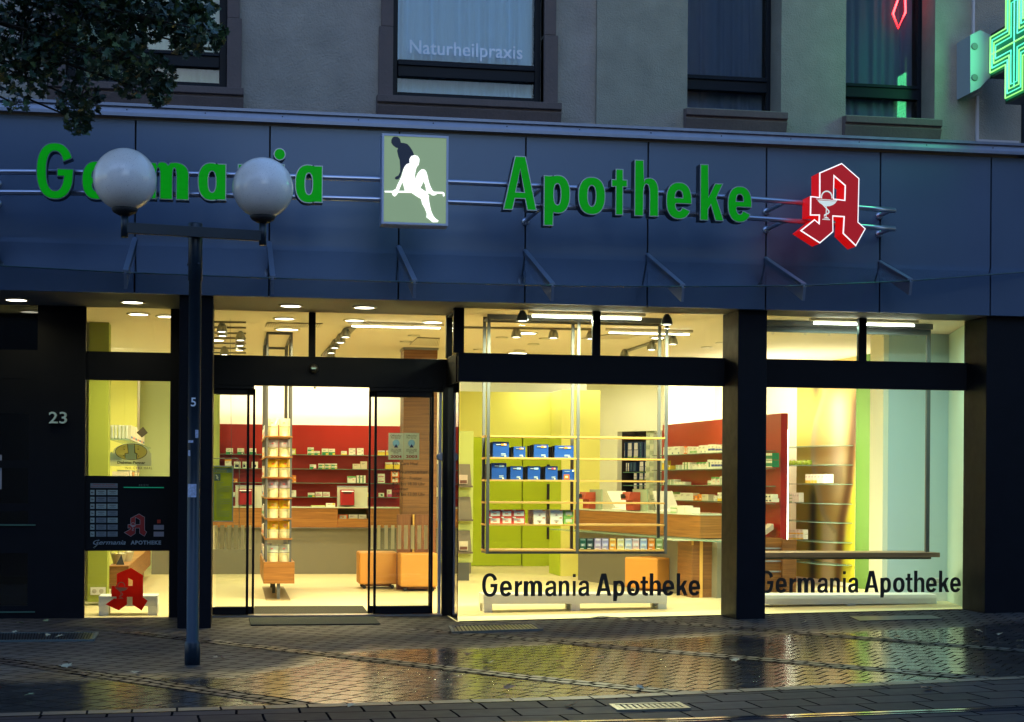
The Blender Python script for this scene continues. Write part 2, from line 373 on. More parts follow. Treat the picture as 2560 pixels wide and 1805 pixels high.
def paving(name, ang, bw, bh, c1, c2, mortar, wet, ms=.008, off=.5):
    m = bpy.data.materials.new(name); m.use_nodes = True
    n = m.node_tree.nodes; l = m.node_tree.links; p = n['Principled BSDF']; p.inputs['IOR'].default_value = 1.4
    g = n.new('ShaderNodeNewGeometry'); mp = n.new('ShaderNodeMapping'); mp.inputs['Rotation'].default_value = (0, 0, ang)
    l.new(g.outputs['Position'], mp.inputs[0])
    wn = n.new('ShaderNodeTexNoise'); wn.inputs['Scale'].default_value = 2.2; l.new(mp.outputs[0], wn.inputs[0])
    wa = n.new('ShaderNodeVectorMath'); wa.operation = 'MULTIPLY_ADD'; l.new(wn.outputs['Color'], wa.inputs[0]); wa.inputs[1].default_value = (.14, .14, 0) if 'cobble' in name else (.035, .035, 0); l.new(mp.outputs[0], wa.inputs[2])
    b = n.new('ShaderNodeTexBrick'); b.inputs['Scale'].default_value = 1; b.inputs['Brick Width'].default_value = bw; b.inputs['Row Height'].default_value = bh
    b.inputs['Mortar Size'].default_value = ms; b.inputs['Mortar Smooth'].default_value = .25; b.offset = off; b.inputs['Bias'].default_value = 0
    b.inputs['Color1'].default_value = (*c1, 1); b.inputs['Color2'].default_value = (*c2, 1); b.inputs['Mortar'].default_value = (*mortar, 1)
    l.new(wa.outputs[0], b.inputs[0])
    n1 = n.new('ShaderNodeTexNoise'); n1.inputs['Scale'].default_value = 1.1; n1.inputs['Detail'].default_value = 5; l.new(g.outputs['Position'], n1.inputs[0])
    hs = n.new('ShaderNodeHueSaturation'); l.new(b.outputs['Color'], hs.inputs['Color'])
    mr = n.new('ShaderNodeMapRange'); mr.inputs[1].default_value = .3; mr.inputs[2].default_value = .7; mr.inputs[3].default_value = .7; mr.inputs[4].default_value = 1.35
    l.new(n1.outputs[0], mr.inputs[0]); l.new(mr.outputs[0], hs.inputs['Value']); l.new(hs.outputs[0], p.inputs['Base Color'])
    # fine grain + brick edges + slight tilt of every brick
    n2 = n.new('ShaderNodeTexNoise'); n2.inputs['Scale'].default_value = 190; n2.inputs['Detail'].default_value = 3; l.new(g.outputs['Position'], n2.inputs[0])
    n3 = n.new('ShaderNodeTexNoise'); n3.inputs['Scale'].default_value = 9; n3.inputs['Detail'].default_value = 3; l.new(g.outputs['Position'], n3.inputs[0])
    h1 = n.new('ShaderNodeMath'); h1.operation = 'MULTIPLY_ADD'; h1.inputs[1].default_value = -.9; l.new(b.outputs['Fac'], h1.inputs[0])
    h2 = n.new('ShaderNodeMath'); h2.operation = 'MULTIPLY_ADD'; h2.inputs[1].default_value = .16; l.new(n2.outputs[0], h2.inputs[0])
    h3 = n.new('ShaderNodeMath'); h3.operation = 'MULTIPLY'; h3.inputs[1].default_value = .5; l.new(n3.outputs[0], h3.inputs[0])
    l.new(h3.outputs[0], h2.inputs[2]); l.new(h2.outputs[0], h1.inputs[2])
    bp = n.new('ShaderNodeBump'); bp.inputs['Strength'].default_value = .4; bp.inputs['Distance'].default_value = .005; l.new(h1.outputs[0], bp.inputs['Height']); l.new(bp.outputs[0], p.inputs['Normal'])
    # dry near the shop under the canopy, rain-wet beyond its drip line
    sp_ = n.new('ShaderNodeMapRange'); sp_.inputs[3].default_value = .6 if wet[2] < .45 else .2; sp_.inputs[4].default_value = .0; l.new(b.outputs['Fac'], sp_.inputs[0]); l.new(sp_.outputs[0], p.inputs['Specular IOR Level'])
    if wet:
        sx = n.new('ShaderNodeSeparateXYZ'); l.new(g.outputs['Position'], sx.inputs[0])
        q = n.new('ShaderNodeMath'); q.operation = 'MULTIPLY_ADD'; q.inputs[1].default_value = -.13; l.new(sx.outputs['X'], q.inputs[0]); l.new(sx.outputs['Y'], q.inputs[2])   # y - .13x
        q2 = n.new('ShaderNodeMath'); q2.operation = 'MULTIPLY_ADD'; q2.inputs[1].default_value = .9; l.new(n1.outputs[0], q2.inputs[0]); l.new(q.outputs[0], q2.inputs[2])
        wr = n.new('ShaderNodeMapRange'); wr.inputs[1].default_value = wet[0]; wr.inputs[2].default_value = wet[1]; wr.inputs[3].default_value = wet[2]; wr.inputs[4].default_value = wet[3]
        dx_ = n.new('ShaderNodeMapRange'); dx_.inputs[1].default_value = .1; dx_.inputs[2].default_value = 1.1; dx_.inputs[3].default_value = 1.6 if wet[2] < .2 else 0; dx_.inputs[4].default_value = 0; l.new(sx.outputs['X'], dx_.inputs[0])
        q3 = n.new('ShaderNodeMath'); q3.operation = 'ADD'; l.new(q2.outputs[0], q3.inputs[0]); l.new(dx_.outputs[0], q3.inputs[1])
        l.new(q3.outputs[0], wr.inputs[0])
        va = n.new('ShaderNodeMath'); va.operation = 'MULTIPLY_ADD'; va.inputs[1].default_value = .16; l.new(n3.outputs[0], va.inputs[0]); l.new(wr.outputs[0], va.inputs[2])
        l.new(va.outputs[0], p.inputs['Roughness'])
    else: p.inputs['Roughness'].default_value = .5
    return m
SDIR = (GP(1683, 1731)-GP(470, 1598)); SDIR.z = 0; SDIR.normalize()
ang = -math.atan2(SDIR.y, SDIR.x)
brick_g = paving('clay pavers', -math.atan2(.632, -.775), .155, .20, (.034, .031, .029), (.060, .055, .047), (.014, .013, .012), (-2.3, -1.6, .06, .6), .0085)
dark_g = paving('dark gutter pavers', -.035, .36, .30, (.010, .010, .017), (.020, .019, .028), (.005, .005, .006), (-40, -39, .5, .6), .009, .4)
cob_g = paving('basalt cobbles', ang, .14, .10, (.014, .015, .020), (.045, .046, .055), (.004, .004, .005), (-40, -39, .22, .36), .016)
cb = [GP(0, 1794), GP(860, 1767), GP(1760, 1735), GP(2560, 1699)]
big = ground_sheet(((-60, -70), (60, -70), (60, .011), (-60, .011)), 0, 1.0)
b2 = ground_sheet(((-60, .011), (2.127, .011), (2.127, .757), (-60, .757)), 0, 1.0); k0 = len(big.v); big.v += b2.v; big.f += [tuple(i+k0 for i in f) for f in b2.f]; big.m += b2.m; big.sm += b2.sm
obj('pavement', big, brick_g, kind='structure')
def ybl(x): # front edge of the brick paving
    a, b = cb[0], cb[3]; return a.y+(b.y-a.y)*(x-a.x)/(b.x-a.x)
obj('gutter_paving', ground_sheet(((-30, ybl(-30)-14), (30, ybl(30)-14), (30, ybl(30)), (-30, ybl(-30))), .004), dark_g, kind='structure')
# cobble strips running diagonally through the bricks
for a, b, wd in (((0, 1652), (705, 1754), .20), ((470, 1598), (1683, 1731), .20), ((1213, 1590), (2405, 1692), .20), ((1660, 1556), (2560, 1628), .19)):
    p, q = GP(*a), GP(*b); d = (q-p); d.z = 0; L = d.length; d.normalize(); nn = Vector((-d.y, d.x, 0))
    # stop at the gutter line
    q2 = q+d*.35; p2 = p-d*.9
    while q2.y < ybl(q2.x)+.04: q2 -= d*.05
    pts = [p2-nn*wd/2, q2-nn*wd/2, q2+nn*wd/2, p2+nn*wd/2]
    obj('cobble_path', ground_sheet([(k.x, k.y) for k in pts], .004, .3), cob_g, kind='structure')
# edging course of the brick paving
edge_g = paving('edging bricks', -.06, .25, .5, (.09, .07, .055), (.11, .085, .06), (.012, .012, .012), (-40, -39, .2, .4))
obj('edging_path', ground_sheet(((-8, ybl(-8)), (12, ybl(12)), (12, ybl(12)+.13), (-8, ybl(-8)+.13)), .008, .3), edge_g, kind='structure')
# shop floor
fl = M()
def fz(x, y): return .003+gz(min(x, 7.6))*max(0, 1-max(0, y)/4.5)
xs_ = [-3.5, 2.128]+[2.129+i*.5 for i in range(14)]; ys_ = [.012, .758, 1.5, 2.3, 3.2, 4.5, 8, 11.6]
for i in range(len(xs_)-1):
    for j in range(len(ys_)-1):
        if i == 0 and j == 0: continue
        a, b, c, d = xs_[i], xs_[i+1], ys_[j], ys_[j+1]
        fl.poly([(a, c, fz(a, c)), (b, c, fz(b, c)), (b, d, fz(b, d)), (a, d, fz(a, d))], True)
obj('floor', fl, floor_m, kind='structure')

# ------------------------------------------------------------ the building
B = thing('shop_building', 'grey building with a blue grey shop fascia above the lit pharmacy windows', 'building', (2.6, 0, 0))
def part(name, m, mt, parent=None, **k): return obj(name, m, mt, parent or B, **k)
ZC, ZB0, ZB1, ZF = 2.978, 2.278, 2.552, 4.53
XL, XR = -4.5, 9.5
# fascia panels
seams = [-4.36, -3.19, -2.02, -.846, .332, 1.498, 2.667, 3.828, 4.98, 6.117, 7.249, 8.39, 9.5]
part('fascia_backing', M().box(XL, XR, -.485, -.40, ZC+.01, ZF-.01), dark_gap)
for a, b in zip(seams, seams[1:]):
    part('fascia_panel', M().box(a+.008, b-.008, -.52, -.488, ZC, ZF-.02), fascia_m)
# thin bottom trim (the light line under the panels) and cornice
m = M()
prof = [(-.44, ZF), (-.60, ZF), (-.60, ZF+.03), (-.575, ZF+.035), (-.565, ZF+.085), (-.59, ZF+.09), (-.59, ZF+.115), (-.44, ZF+.14)]
m.prism([(XL, y, z) for y, z in prof], (XR-XL, 0, 0))
part('cornice', m, zinc)
for k in range(14): part('cornice_rivet', M().lathe((-1.6+k*.68, -.566, ZF+.06), [(.006, -.008), (.006, 0)], 8, 'y'), dark_gap)
# soffit over the recessed entrance and the ceiling
part('soffit', M().box(XL, XR, -.48, 0.02, ZC, ZC+.08).box(XL, 2.10, .021, .76, ZC, ZC+.08), soffit_m)
part('ceiling', M().box(-3.5, 2.10, .762, 11.6, ZC, ZC+.08).box(2.101, 8.6, .021, 11.6, ZC, ZC+.08), ceil_m)
# pillars clad in dark metal
def pillar(x0, x1, y0, y1): part('pillar', M().box(x0, x1, y0, y1, -.02, ZC-.002), frame_m, bevel=.004)
P1a, P1b = PZ(442, 1574).x, PZ(527, 1573).x
pillar(P1a, P1b, -.47, .74)
pl0 = PY(1841, 1500, -.45).x; pl1 = PY(1913, 1500, -.45).x
part('pillar', M().box(pl0, pl1, -.45, .05, -.02, ZC-.002), frame_m, bevel=.004)
pr0 = PY(2462, 1500, -.45).x
part('pillar', M().box(pr0, 9.2, -.45, .05, -.02, ZC-.002), frame_m, bevel=.004)
# upper walls
YW = -.36
wall_top = 7.2
xs_step = PY(1489, 250, YW).x
def wrect(x0, y0, x1, y1, y=YW):
    a = PY(x0, (y0+y1)/2, y); b = PY(x1, (y0+y1)/2, y); return a.x, b.x, PY((x0+x1)/2, y1, y).z, PY((x0+x1)/2, y0, y).z
# openings at wall plane: (x0,x1,zbottom)
W = []
o2 = (PY(981, 240, YW).x, PY(1358, 250, YW).x)
zs2 = PY(1160, 247, YW).z
o1w = o2[1]-o2[0]; o1r = PY(567, 215, YW).x
o1 = (o1r-o1w, o1r)
o3 = (PY(1715, 270, YW).x, PY(1949, 275, YW).x)
o4 = (PY(2110, 290, YW).x, PY(2332, 300, YW).x)
WT = 7.0
def wall_piece(name, xa, xb, holes, y0, y1, zb, mt):
    m = M(); x = xa
    for (a, b, z) in holes:
        m.box(x, a, y0, y1, zb, wall_top); m.box(a, b, y0, y1, zb, z); m.box(a, b, y0, y1, WT, wall_top); x = b
    m.box(x, xb, y0, y1, zb, wall_top)
    return part(name, m, mt)
wall_piece('wall', XL, xs_step-.001, [(o1[0], o1[1], zs2), (o2[0], o2[1], zs2)], YW, YW+.42, ZF+.02, plaster)
zs3 = PY(1830, 276, YW).z
xr_end = PY(2548, 300, YW).x
wall_piece('wall', xs_step, xr_end, [(o3[0], o3[1], zs3), (o4[0], o4[1], zs3)], YW-.04, YW+.42, ZF+.10, plaster2)
part('wall', M().box(xs_step, xr_end, YW+.01, YW+.3, ZF+.02, ZF+.099), stone)
# upper windows
def curtain(x0, x1, y, z0, z1, amp, nf, mt, parent):
    m = M(); n = nf*8
    for j in (0, 1):
        for i in range(n+1):
            t = i/n; ph = t*nf*2*math.pi+1.3*math.sin(t*9)+.8*math.sin(t*23)
            m.v.append((x0+(x1-x0)*t, y+amp*math.sin(ph)*(.7+.3*math.sin(t*31)), z0 if j == 0 else z1))
    for i in range(n): m.f.append((i, i+1, n+2+i, n+1+i)); m.m.append(0); m.sm.append(True)
    return obj('curtain', m, mt, parent)
cur_b = mat('white net curtain', (.58, .82, 1.0), .9, var=.06, vs=30, stretch=(4, 1, .2))
cur_d = mat('grey blue curtain', (.16, .20, .30), .9)
cur_w = mat('cream roller blind', (.70, .74, .52), .9)
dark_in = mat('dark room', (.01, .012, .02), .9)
def upper_window(o, zs, dep, surround, fr, zt0, zt1, zlow, cm, lit=None, sidepad=.0):
    x0, x1 = o; yg = YW+dep
    m = M(); f = fr
    # outer frame
    m.box(x0+.002, x0+f, yg, yg+.07, zs, WT); m.box(x1-f, x1-.002, yg, yg+.07, zs, WT); m.box(x0+f, x1-f, yg, yg+.07, zs, zs+.07)
    m.box(x0+f, x1-f, yg-.02, yg+.07, zt0, zt1); m.box(x0+f, x1-f, yg-.04, yg-.02, zt0+.10, zt1-.03)
    wo_ = part('window', m, winframe, bevel=.006)
    obj('pane', M().box(x0+f, x1-f, yg+.03, yg+.04, zs+.07, zt0), pane_m, wo_); obj('pane', M().box(x0+f, x1-f, yg+.03, yg+.04, zt1, WT), pane_m, wo_)
    curtain(x0+f, x1-f, yg+.14, zs+.02, WT, .022, int((x1-x0)*9), cm, wo_)
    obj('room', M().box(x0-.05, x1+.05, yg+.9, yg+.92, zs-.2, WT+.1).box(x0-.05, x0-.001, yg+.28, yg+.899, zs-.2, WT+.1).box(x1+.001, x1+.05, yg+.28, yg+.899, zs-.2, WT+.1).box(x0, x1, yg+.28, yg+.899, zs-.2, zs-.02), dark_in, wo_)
    # sill: moulded stone
    e = .10 if surround else .035
    pr = [(YW-.03, zs-.015), (YW-.15, zs-.03), (YW-.15, zs-.09), (YW-.12, zs-.10), (YW-.12, zs-.115), (YW-.135, zs-.12), (YW-.10, zs-.21), (YW+.02, zs-.215), (YW+.02, zs-.015)]
    sm = M().prism([(x0-e-(.05 if surround else 0), y, z) for y, z in pr], (x1-x0+2*e+(.1 if surround else 0), 0, 0))
    obj('sill', sm, stone, wo_, bevel=.004)
    if surround:
        for a, b in ((x0-.13, x0), (x1, x1+.13)):
            s = M()
            s.box(a, b, YW-.05, YW+dep-.001, zs-.013, zs+.62)
            s.box(a+(.02 if a < x0 else 0), b-(0 if a < x0 else .02), YW-.05, YW+dep-.001, zs+.62, WT)
            obj('jamb_stone', s, stone, wo_, bevel=.006)
    return wo_
zt = lambda px, py: PY(px, py, YW+.14).z
W2 = upper_window(o2, zs2, .14, True, .06, zt(1160, 199), zt(1160, 157), 0, cur_b)
W1 = upper_window(o1, zs2, .14, True, .07, zt(450, 166), zt(450, 128), 0, cur_w)
zt = lambda px, py: PY(px, py, YW+.27).z
W3 = upper_window(o3, zs3, .27, False, .045, zt(1800, 228), zt(1800, 190), 0, cur_d)
W4 = upper_window(o4, zs3, .27, False, .045, zt(2200, 246), zt(2200, 212), 0, cur_d)
m = M(); px_text(m, 'Naturheilpraxis', YP(YW+.165), 1024, 107, 1306, 152, offset=.013, space=1.04)
obj('lettering', m, mat('frosted white film', (.75, .85, .95), .8), W2)
# faint lamp light behind the blind of the first window
# side building edge and drainpipe
obj('drainpipe', M().tube([(xr_end+.09, YW+.05, -0.1), (xr_end+.09, YW+.05, 7.2)], .07, 14), mat('dark zinc pipe', (.02, .03, .04), .5, .4), None, 'dark vertical drainpipe at the right edge of the facade beside the green cross', 'drainpipe')
obj('neighbour_house', M().box(xr_end+.02, 14, YW+.2, 6, ZF+.15, 9), plaster, None, 'dark plaster wall of the neighbouring house beyond the drainpipe', 'house')

# ---- shopfront: frames
def fr(m, x0, x1, z0, z1, y0, y1): m.box(x0, x1, y0, y1, z0, z1)
YG = 0.0   # bay glass plane
bx0 = PY(1160, 830, 0).x; bx1 = pl0+.02; bm0 = PY(1482, 830, 0).x; bm1 = PY(1501, 830, 0).x
bx0b = PY(1149, 1500, 0).x
# bay window
m = M()
m.box(bx0-.055, bx1, -.02, .06, ZB0, ZB1)                     # transom beam
m.box(bm0, bm1, -.01, .05, ZB1, ZC-.002)
m.box(bx0-.10, bx0, -.012, .05, ZB1, ZC-.002)                   # corner post top
bay = part('shop_window', m, frame_m, bevel=.003)
for a in ((bx0b, bx1, .002, .010, .0, ZB0), (bx0, bm0, .02, .028, ZB1, ZC-.002), (bm1, bx1, .02, .028, ZB1, ZC-.002)): obj('pane', M().box(*a), shop_glass, bay)
obj('sill_strip', M().hexa([(bx0b, -.012, -.02), (bx1, -.012, -.02), (bx1, 0, -.02), (bx0b, 0, -.02), (bx0b, -.012, .008), (bx1, -.012, gz(bx1)+.008), (bx1, 0, gz(bx1)+.008), (bx0b, 0, .008)]), dark_gap, bay)
GL = [('G', 322, 440), ('e', 458, 550), ('r', 572, 628), ('m', 640, 782), ('a', 803, 893), ('n', 908, 990), ('i', 1015, 1038), ('.', 1015, 1038), ('a', 1058, 1145), ('A', 1193, 1311), ('p', 1325, 1413), ('o', 1430, 1526), ('t', 1533, 1591), ('h', 1604, 1690), ('e', 1702, 1792), ('k', 1810, 1895), ('e', 1902, 1991)]
def shop_lettering(par, xa=None, xb=None, zb=None, zcap=None):
    m = M(); P = YP(0); px = lambda v: 1100+v/3.061; py = lambda v: 1160+v/3.061
    ax = P.hit(px(458), py(950))[0]; bx = P.hit(px(1991), py(950))[0]
    zbase = P.hit(px(1150), py(1009))[1]; zc = P.hit(px(1150), py(838))[1]
    if xa is None: xa, xb, zb, zcap = ax, bx, zbase, zc
    for ch, x0, x1 in GL:
        lp = glyph(ch, .158, False); ys = [q[1] for l_ in lp for q in l_]
        a0 = P.hit(px(x0), py(950))[0]; a1 = P.hit(px(x1), py(950))[0]
        f = lambda v: xa+(v-ax)*(xb-xa)/(bx-ax)
        put_shape(m, lp, P, f(a0), f(a1), zb+min(ys)*(zcap-zb), zb+max(ys)*(zcap-zb), -.003, .0008)
    return obj('lettering', m, ink, par)
shop_lettering(bay)
# bay return (glass running back to the entrance plane)
rx = 2.13
m = M(); m.box(rx-.02, rx+.03, .06, .75, ZB0, ZB1); m.box(rx-.03, rx+.03, .70, .77, ZB1, ZC-.002); m.box(PY(1106, 1200, .75).x, PY(1123, 1200, .75).x, .71, .79, 0, ZB0); m.box(rx-.02, rx+.02, .05, .70, ZC-.03, ZC-.002)
ret = part('return_window', m, frame_m, bevel=.003)
for a in ((rx, rx+.008, .012, .70, .01, ZB0), (rx, rx+.008, .06, .70, ZB1, ZC-.03)): obj('pane', M().box(*a), shop_glass, ret)
# right window
x0 = pl1-.03; x1 = pr0+.02; q0 = PY(2147, 830, 0).x; q1 = PY(2166, 830, 0).x; xe = PY(2417, 1200, 0).x
m = M(); m.box(x0, x1, -.02, .06, ZB0, ZB1); m.box(q0, q1, -.01, .05, ZB1, ZC-.002)
m.box(xe, x1, -.012, .05, 0, ZB0).box(xe, x1, -.012, .05, ZB1, ZC-.002)
rw = part('shop_window', m, frame_m, bevel=.003)
for a in ((x0, xe, .002, .010, .0, ZB0), (x0, q0, .02, .028, ZB1, ZC-.002), (q1, xe, .02, .028, ZB1, ZC-.002)): obj('pane', M().box(*a), shop_glass, rw)
_q = lambda v: 1800+v/3.021
shop_lettering(rw, PY(_q(420), 1455, 0).x, PY(_q(1818), 1455, 0).x, PY(_q(1150), 1160+970/3.021, 0).z, PY(_q(1150), 1160+806/3.021, 0).z)
obj('sill_strip', M().hexa([(x0, -.012, 0), (xe, -.012, 0), (xe, 0, 0), (x0, 0, 0), (x0, -.012, gz(x0)+.008), (xe, -.012, gz(xe)+.008), (xe, 0, gz(xe)+.008), (x0, 0, gz(x0)+.008)]), dark_gap, rw)
# door zone: beam, transom lights
dx0 = P1b; dx1 = PY(1106, 1200, .75).x; dm0 = PY(772, 830, .75).x; dm1 = PY(789, 830, .75).x
zdt = PY(780, 966, .75).z
m = M(); m.box(dx0, rx-.021, .73, .80, zdt, ZB1-.01); m.box(dm0, dm1, .74, .79, ZB1-.01, ZC-.002)
m.box(dx0, PY(634, 1200, .75).x, .735, .79, PY(580, 972, .75).z, zdt).box(PY(922, 1200, .75).x, rx-.021, .735, .79, PY(1000, 979, .75).z, zdt)
dw = part('door_frame', m, frame_m, bevel=.003)
for a in ((dx0, dm0), (dm1, rx-.03)): obj('pane', M().box(a[0], a[1], .76, .766, ZB1-.01, ZC-.002), shop_glass, dw)
# metal jamb at the right
obj('jamb', M().box(PY(1098, 1200, .76).x, PY(1105, 1200, .76).x, .80, .86, .0, zdt), alu, dw)
def X75(px, y=.75): return PY(px, 1300, y).x
zb0, zb1 = .02, PY(600, 1518, .75).z
# fixed side lights
def leaf(name, xa, xb, sta, stb, y, lab=None):
    m = M()
    for s0, s1 in sta: m.box(s0, s1, y, y+.045, .02, zdt-.03)
    m.box(xa, xb, y, y+.045, .02, zb1)
    m.box(xa, xb, y, y+.045, zdt-.09, zdt-.03)
    d = part(name, m, frame_m, bevel=.003)
    if lab: d['label'] = lab
    obj('pane', M().box(xa+.01, xb-.01, y+.018, y+.026, zb1, zdt-.09), shop_glass, d)
    return d
sl_l = leaf('side_window', dx0, X75(622), [(X75(615.5), X75(622))], 0, .75)
leaf_l = leaf('sliding_door', dx0+.02, X75(636.5, .82), [(X75(630.5, .82), X75(636.5, .82))], 0, .82, 'left glass leaf of the sliding door, slid open')
leaf_r = leaf('sliding_door', X75(921, .82), X75(1079, .82), [(X75(921, .82), X75(926, .82)), (X75(1073, .82), X75(1079, .82))], 0, .82, 'right glass leaf of the sliding door, slid open')
sl_r = leaf('side_window', X75(935), X75(1083), [(X75(935), X75(941)), (X75(1077), X75(1083))], 0, .75)
# pale safety stripes on the glass
stripe_m = film('frosted pale stripe', (.98, .94, .74), .85, .15)
def stripes(P, lst, par, d=-.004):
    for a, b in lst:
        m = M()
        a0, a1, z0, z1 = P.rect(a, 1313, b, 1373); m.poly([P.at(a0, d, z0), P.at(a1, d, z0), P.at(a1, d, z1), P.at(a0, d, z1)])
        obj('safety_stripe', m, stripe_m, par)
stripes(YP(.768), [(533, 544), (550, 561), (568, 578.5), (585, 595.5), (602, 611)], sl_l)
stripes(YP(.838), [(535, 543), (552, 560), (570, 577), (587, 594), (622.5, 628)], leaf_l)
stripes(YP(.768), [(960.8, 969.7), (977.5, 986.3), (994, 1003), (1010, 1019.6), (1026.7, 1036), (1043.5, 1052.7), (1060, 1069)], sl_r)
stripes(YP(.838), [(927, 933), (943, 951)], leaf_r)
# round lock on the jamb, threshold
obj('threshold', M().box(dx0, dx1, .70, .90, .002, .016), steel, dw)
obj('lock', M().lathe((X75(1102), .80, PY(1102, 1142, .8).z), [(.035, -.03), (.045, -.02), (.045, .0)], 16, 'y'), alu, dw)

# opening hours lettering on the right side light
m = M(); P = YP(.768)
for s, x0, y0, x1, y1 in (('Inh. Cara Haal', 981, 1154, 1045, 1163), ('Öffnungszeiten', 981, 1172.5, 1071, 1187), ('Montag - Freitag', 981, 1191.5, 1054, 1201.5), ('8.00 bis 18.30 Uhr', 981, 1205.5, 1063, 1213.5), ('Samstag', 981, 1218, 1020, 1228), ('8.00 bis 13.00 Uhr', 981, 1231.5, 1063, 1239.5)):
    px_text(m, s, P, x0, y0, x1, y1, d=-.004, offset=.011)
obj('lettering', m, mat('thin brown lettering', (.03, .015, .008), .6), sl_r)

# left window with the night-service panel
lx0 = PY(213, 1200, .75).x; lx1 = PY(424, 1200, .75).x
zp0, zp1 = PY(318, 1377, .75).z, PY(318, 1190, .75).z
m = M(); m.box(XL, lx0, .72, .80, 0, ZC-.002)           # dark cladding to the left up to the house door
m2 = M(); m2.box(lx0, lx1, .74, .79, zp0, zp1); m2.box(lx0, lx1, .74, .79, ZB0, ZB1).box(lx1, P1a+.03, .74, .79, 0, ZC-.002)
lw = part('shop_window', m2, frame_m)
for a in ((.01, zp0), (zp1, ZB0), (ZB1, ZC-.002)): obj('pane', M().box(lx0, lx1, .76, .766, *a), shop_glass, lw)
# cladding left of the window with the house door
hx = PY(92, 1300, .75).x
cl = part('dark_cladding', M().box(hx, lx0, .72, .80, 0, ZC-.002), frame_m)
m = M(); P = YP(.72); num_m = mat('pale steel number', (.55, .75, .70), .4, .3)
px_text(m, '23', P, 123, 1030, 168, 1059, d=-.016, extrude=.03, offset=.006)
obj('house_number', m, num_m, cl)
hd = part('house_door', M().box(XL, hx-.002, .74, .79, ZB0-.0, ZB1).box(PY(70, 1300, .74).x, hx-.002, .74, .79, 0, ZB0).box(XL, PY(70, 1300, .74).x, .745, .785, 1.02, 1.09).box(XL, PY(70, 1300, .74).x, .745, .785, 1.43, 1.5).box(XL, PY(70, 1300, .74).x, .745, .785, 0, .12).box(XL, PY(70, 1300, .74).x, .745, .785, .62, .9).box(XL, PY(70, 1300, .74).x, .745, .785, 1.95, ZB0), frame_m)
obj('pane', M().box(XL, PY(70, 1300, .74).x, .765, .773, .1, 2.0).box(XL, PY(92, 1300, .74).x, .765, .773, ZB1, ZC-.002), glass('dark door glass', (.35, .4, .5), 1.0, 1.5), hd)
obj('door_back', M().box(XL, hx, 1.6, 1.65, 0, ZC), mat('dark hall', (.02, .025, .04), .9), hd)
obj('rail', M().box(XL, hx-.01, .725, .74, PY(45, 1314, .74).z, PY(45, 1311, .74).z).box(XL, hx-.01, .725, .74, PY(45, 1531.5, .74).z, PY(45, 1528.5, .74).z), mat('pale green door rail', (.08, .2, .16), .3, .3), hd)
obj('note', M().box(XL, PY(3.5, 1200, .74).x, .755, .76, PY(3, 1223, .74).z, PY(3, 1137, .74).z), mat('paper note', (.28, .31, .38), .8), hd)

# ---- interior walls
part('rear_wall', M().box(-3.5, 8.6, 11.0, 11.2, .002, ZC-.002), cream)
part('side_wall', M().box(7.95, 8.15, 3.2, 11.0, .002, ZC-.002), cream)
part('side_wall', M().box(-3.5, -3.3, .8, 11.0, .002, ZC-.002), palegreen)
# pale green wall (left)
lw_a = PY(349, 1100, 9.4).x; lw_b = PY(549, 1100, 9.4).x
part('pale_green_wall', M().box(lw_a, PY(440, 1100, 9.4).x, 9.4, 9.6, .002, ZC-.002), palegreen)
part('green_strip_wall', M().box(PY(500, 1100, 9.8).x, PY(549, 1100, 9.8).x, 9.8, 9.9, .002, ZC-.002), mat('strip green', (.42, .50, .16), .8))
part('yellow_wall', M().box(PY(269, 1100, 8.6).x-1.0, lw_a, 8.6, 8.8, .002, ZC-.002), yellowgreen)
pa, pb = PY(220, 1300, 2.3).x, PY(269, 1300, 2.3).x
part('partition', M().box(pa, pb, 2.3, 2.6, .04, ZC-.002), olive)
part('partition_return', M().box(pa-1.2, pa-.001, 2.36, 2.5, .04, ZC-.002), mat('grey green edge', (.33, .35, .16), .8))
# red rear panel, free-standing with cove light behind
rp = YP(10.2)
ra, rb_, rz0, rz1 = rp.rect(440, 1064, 1012, 1300)
part('red_wall', M().box(ra, rb_, 10.2, 10.3, .002, 2.19), red_m)
# right: red panel nearly along the depth, lacquered, with end face
RP = Plane((6.32, 8.27), (6.60-6.32, 3.72-8.27))      # u runs toward the viewer
m = M(); m.pbox(RP, 0, math.hypot(.28, 4.55), 0, .09, .002, 2.19)
part('red_wall', m, red_m)
# diagonal cream wall with the dark alcove
DA = PY(1500, 1200, 9.3); DB = Vector((6.28, 8.3, 0))
DP = Plane((DA.x, DA.y), (DB.x-DA.x, DB.y-DA.y))
a0, a1, az0, az1 = DP.rect(1543, 1074, 1630, 1284)
LD = math.hypot(DB.x-DA.x, DB.y-DA.y)
az1 = 2.11
m = M(); m.pbox(DP, -.3, a0, 0, .1, .002, ZC-.002); m.pbox(DP, a1+.22, LD+.1, 0, .1, .002, ZC-.002); m.pbox(DP, a0, a1+.22, 0, .1, az1, ZC-.002)
part('alcove_wall', m, cream)
m = M(); m.pbox(DP, a0-.05, a1+.3, .42, .46, .01, az1+.05).pbox(DP, a0-.04, a0-.002, .101, .42, .01, az1+.05)
part('alcove_back', m, mat('dark brown alcove', (.03, .02, .014), .7))
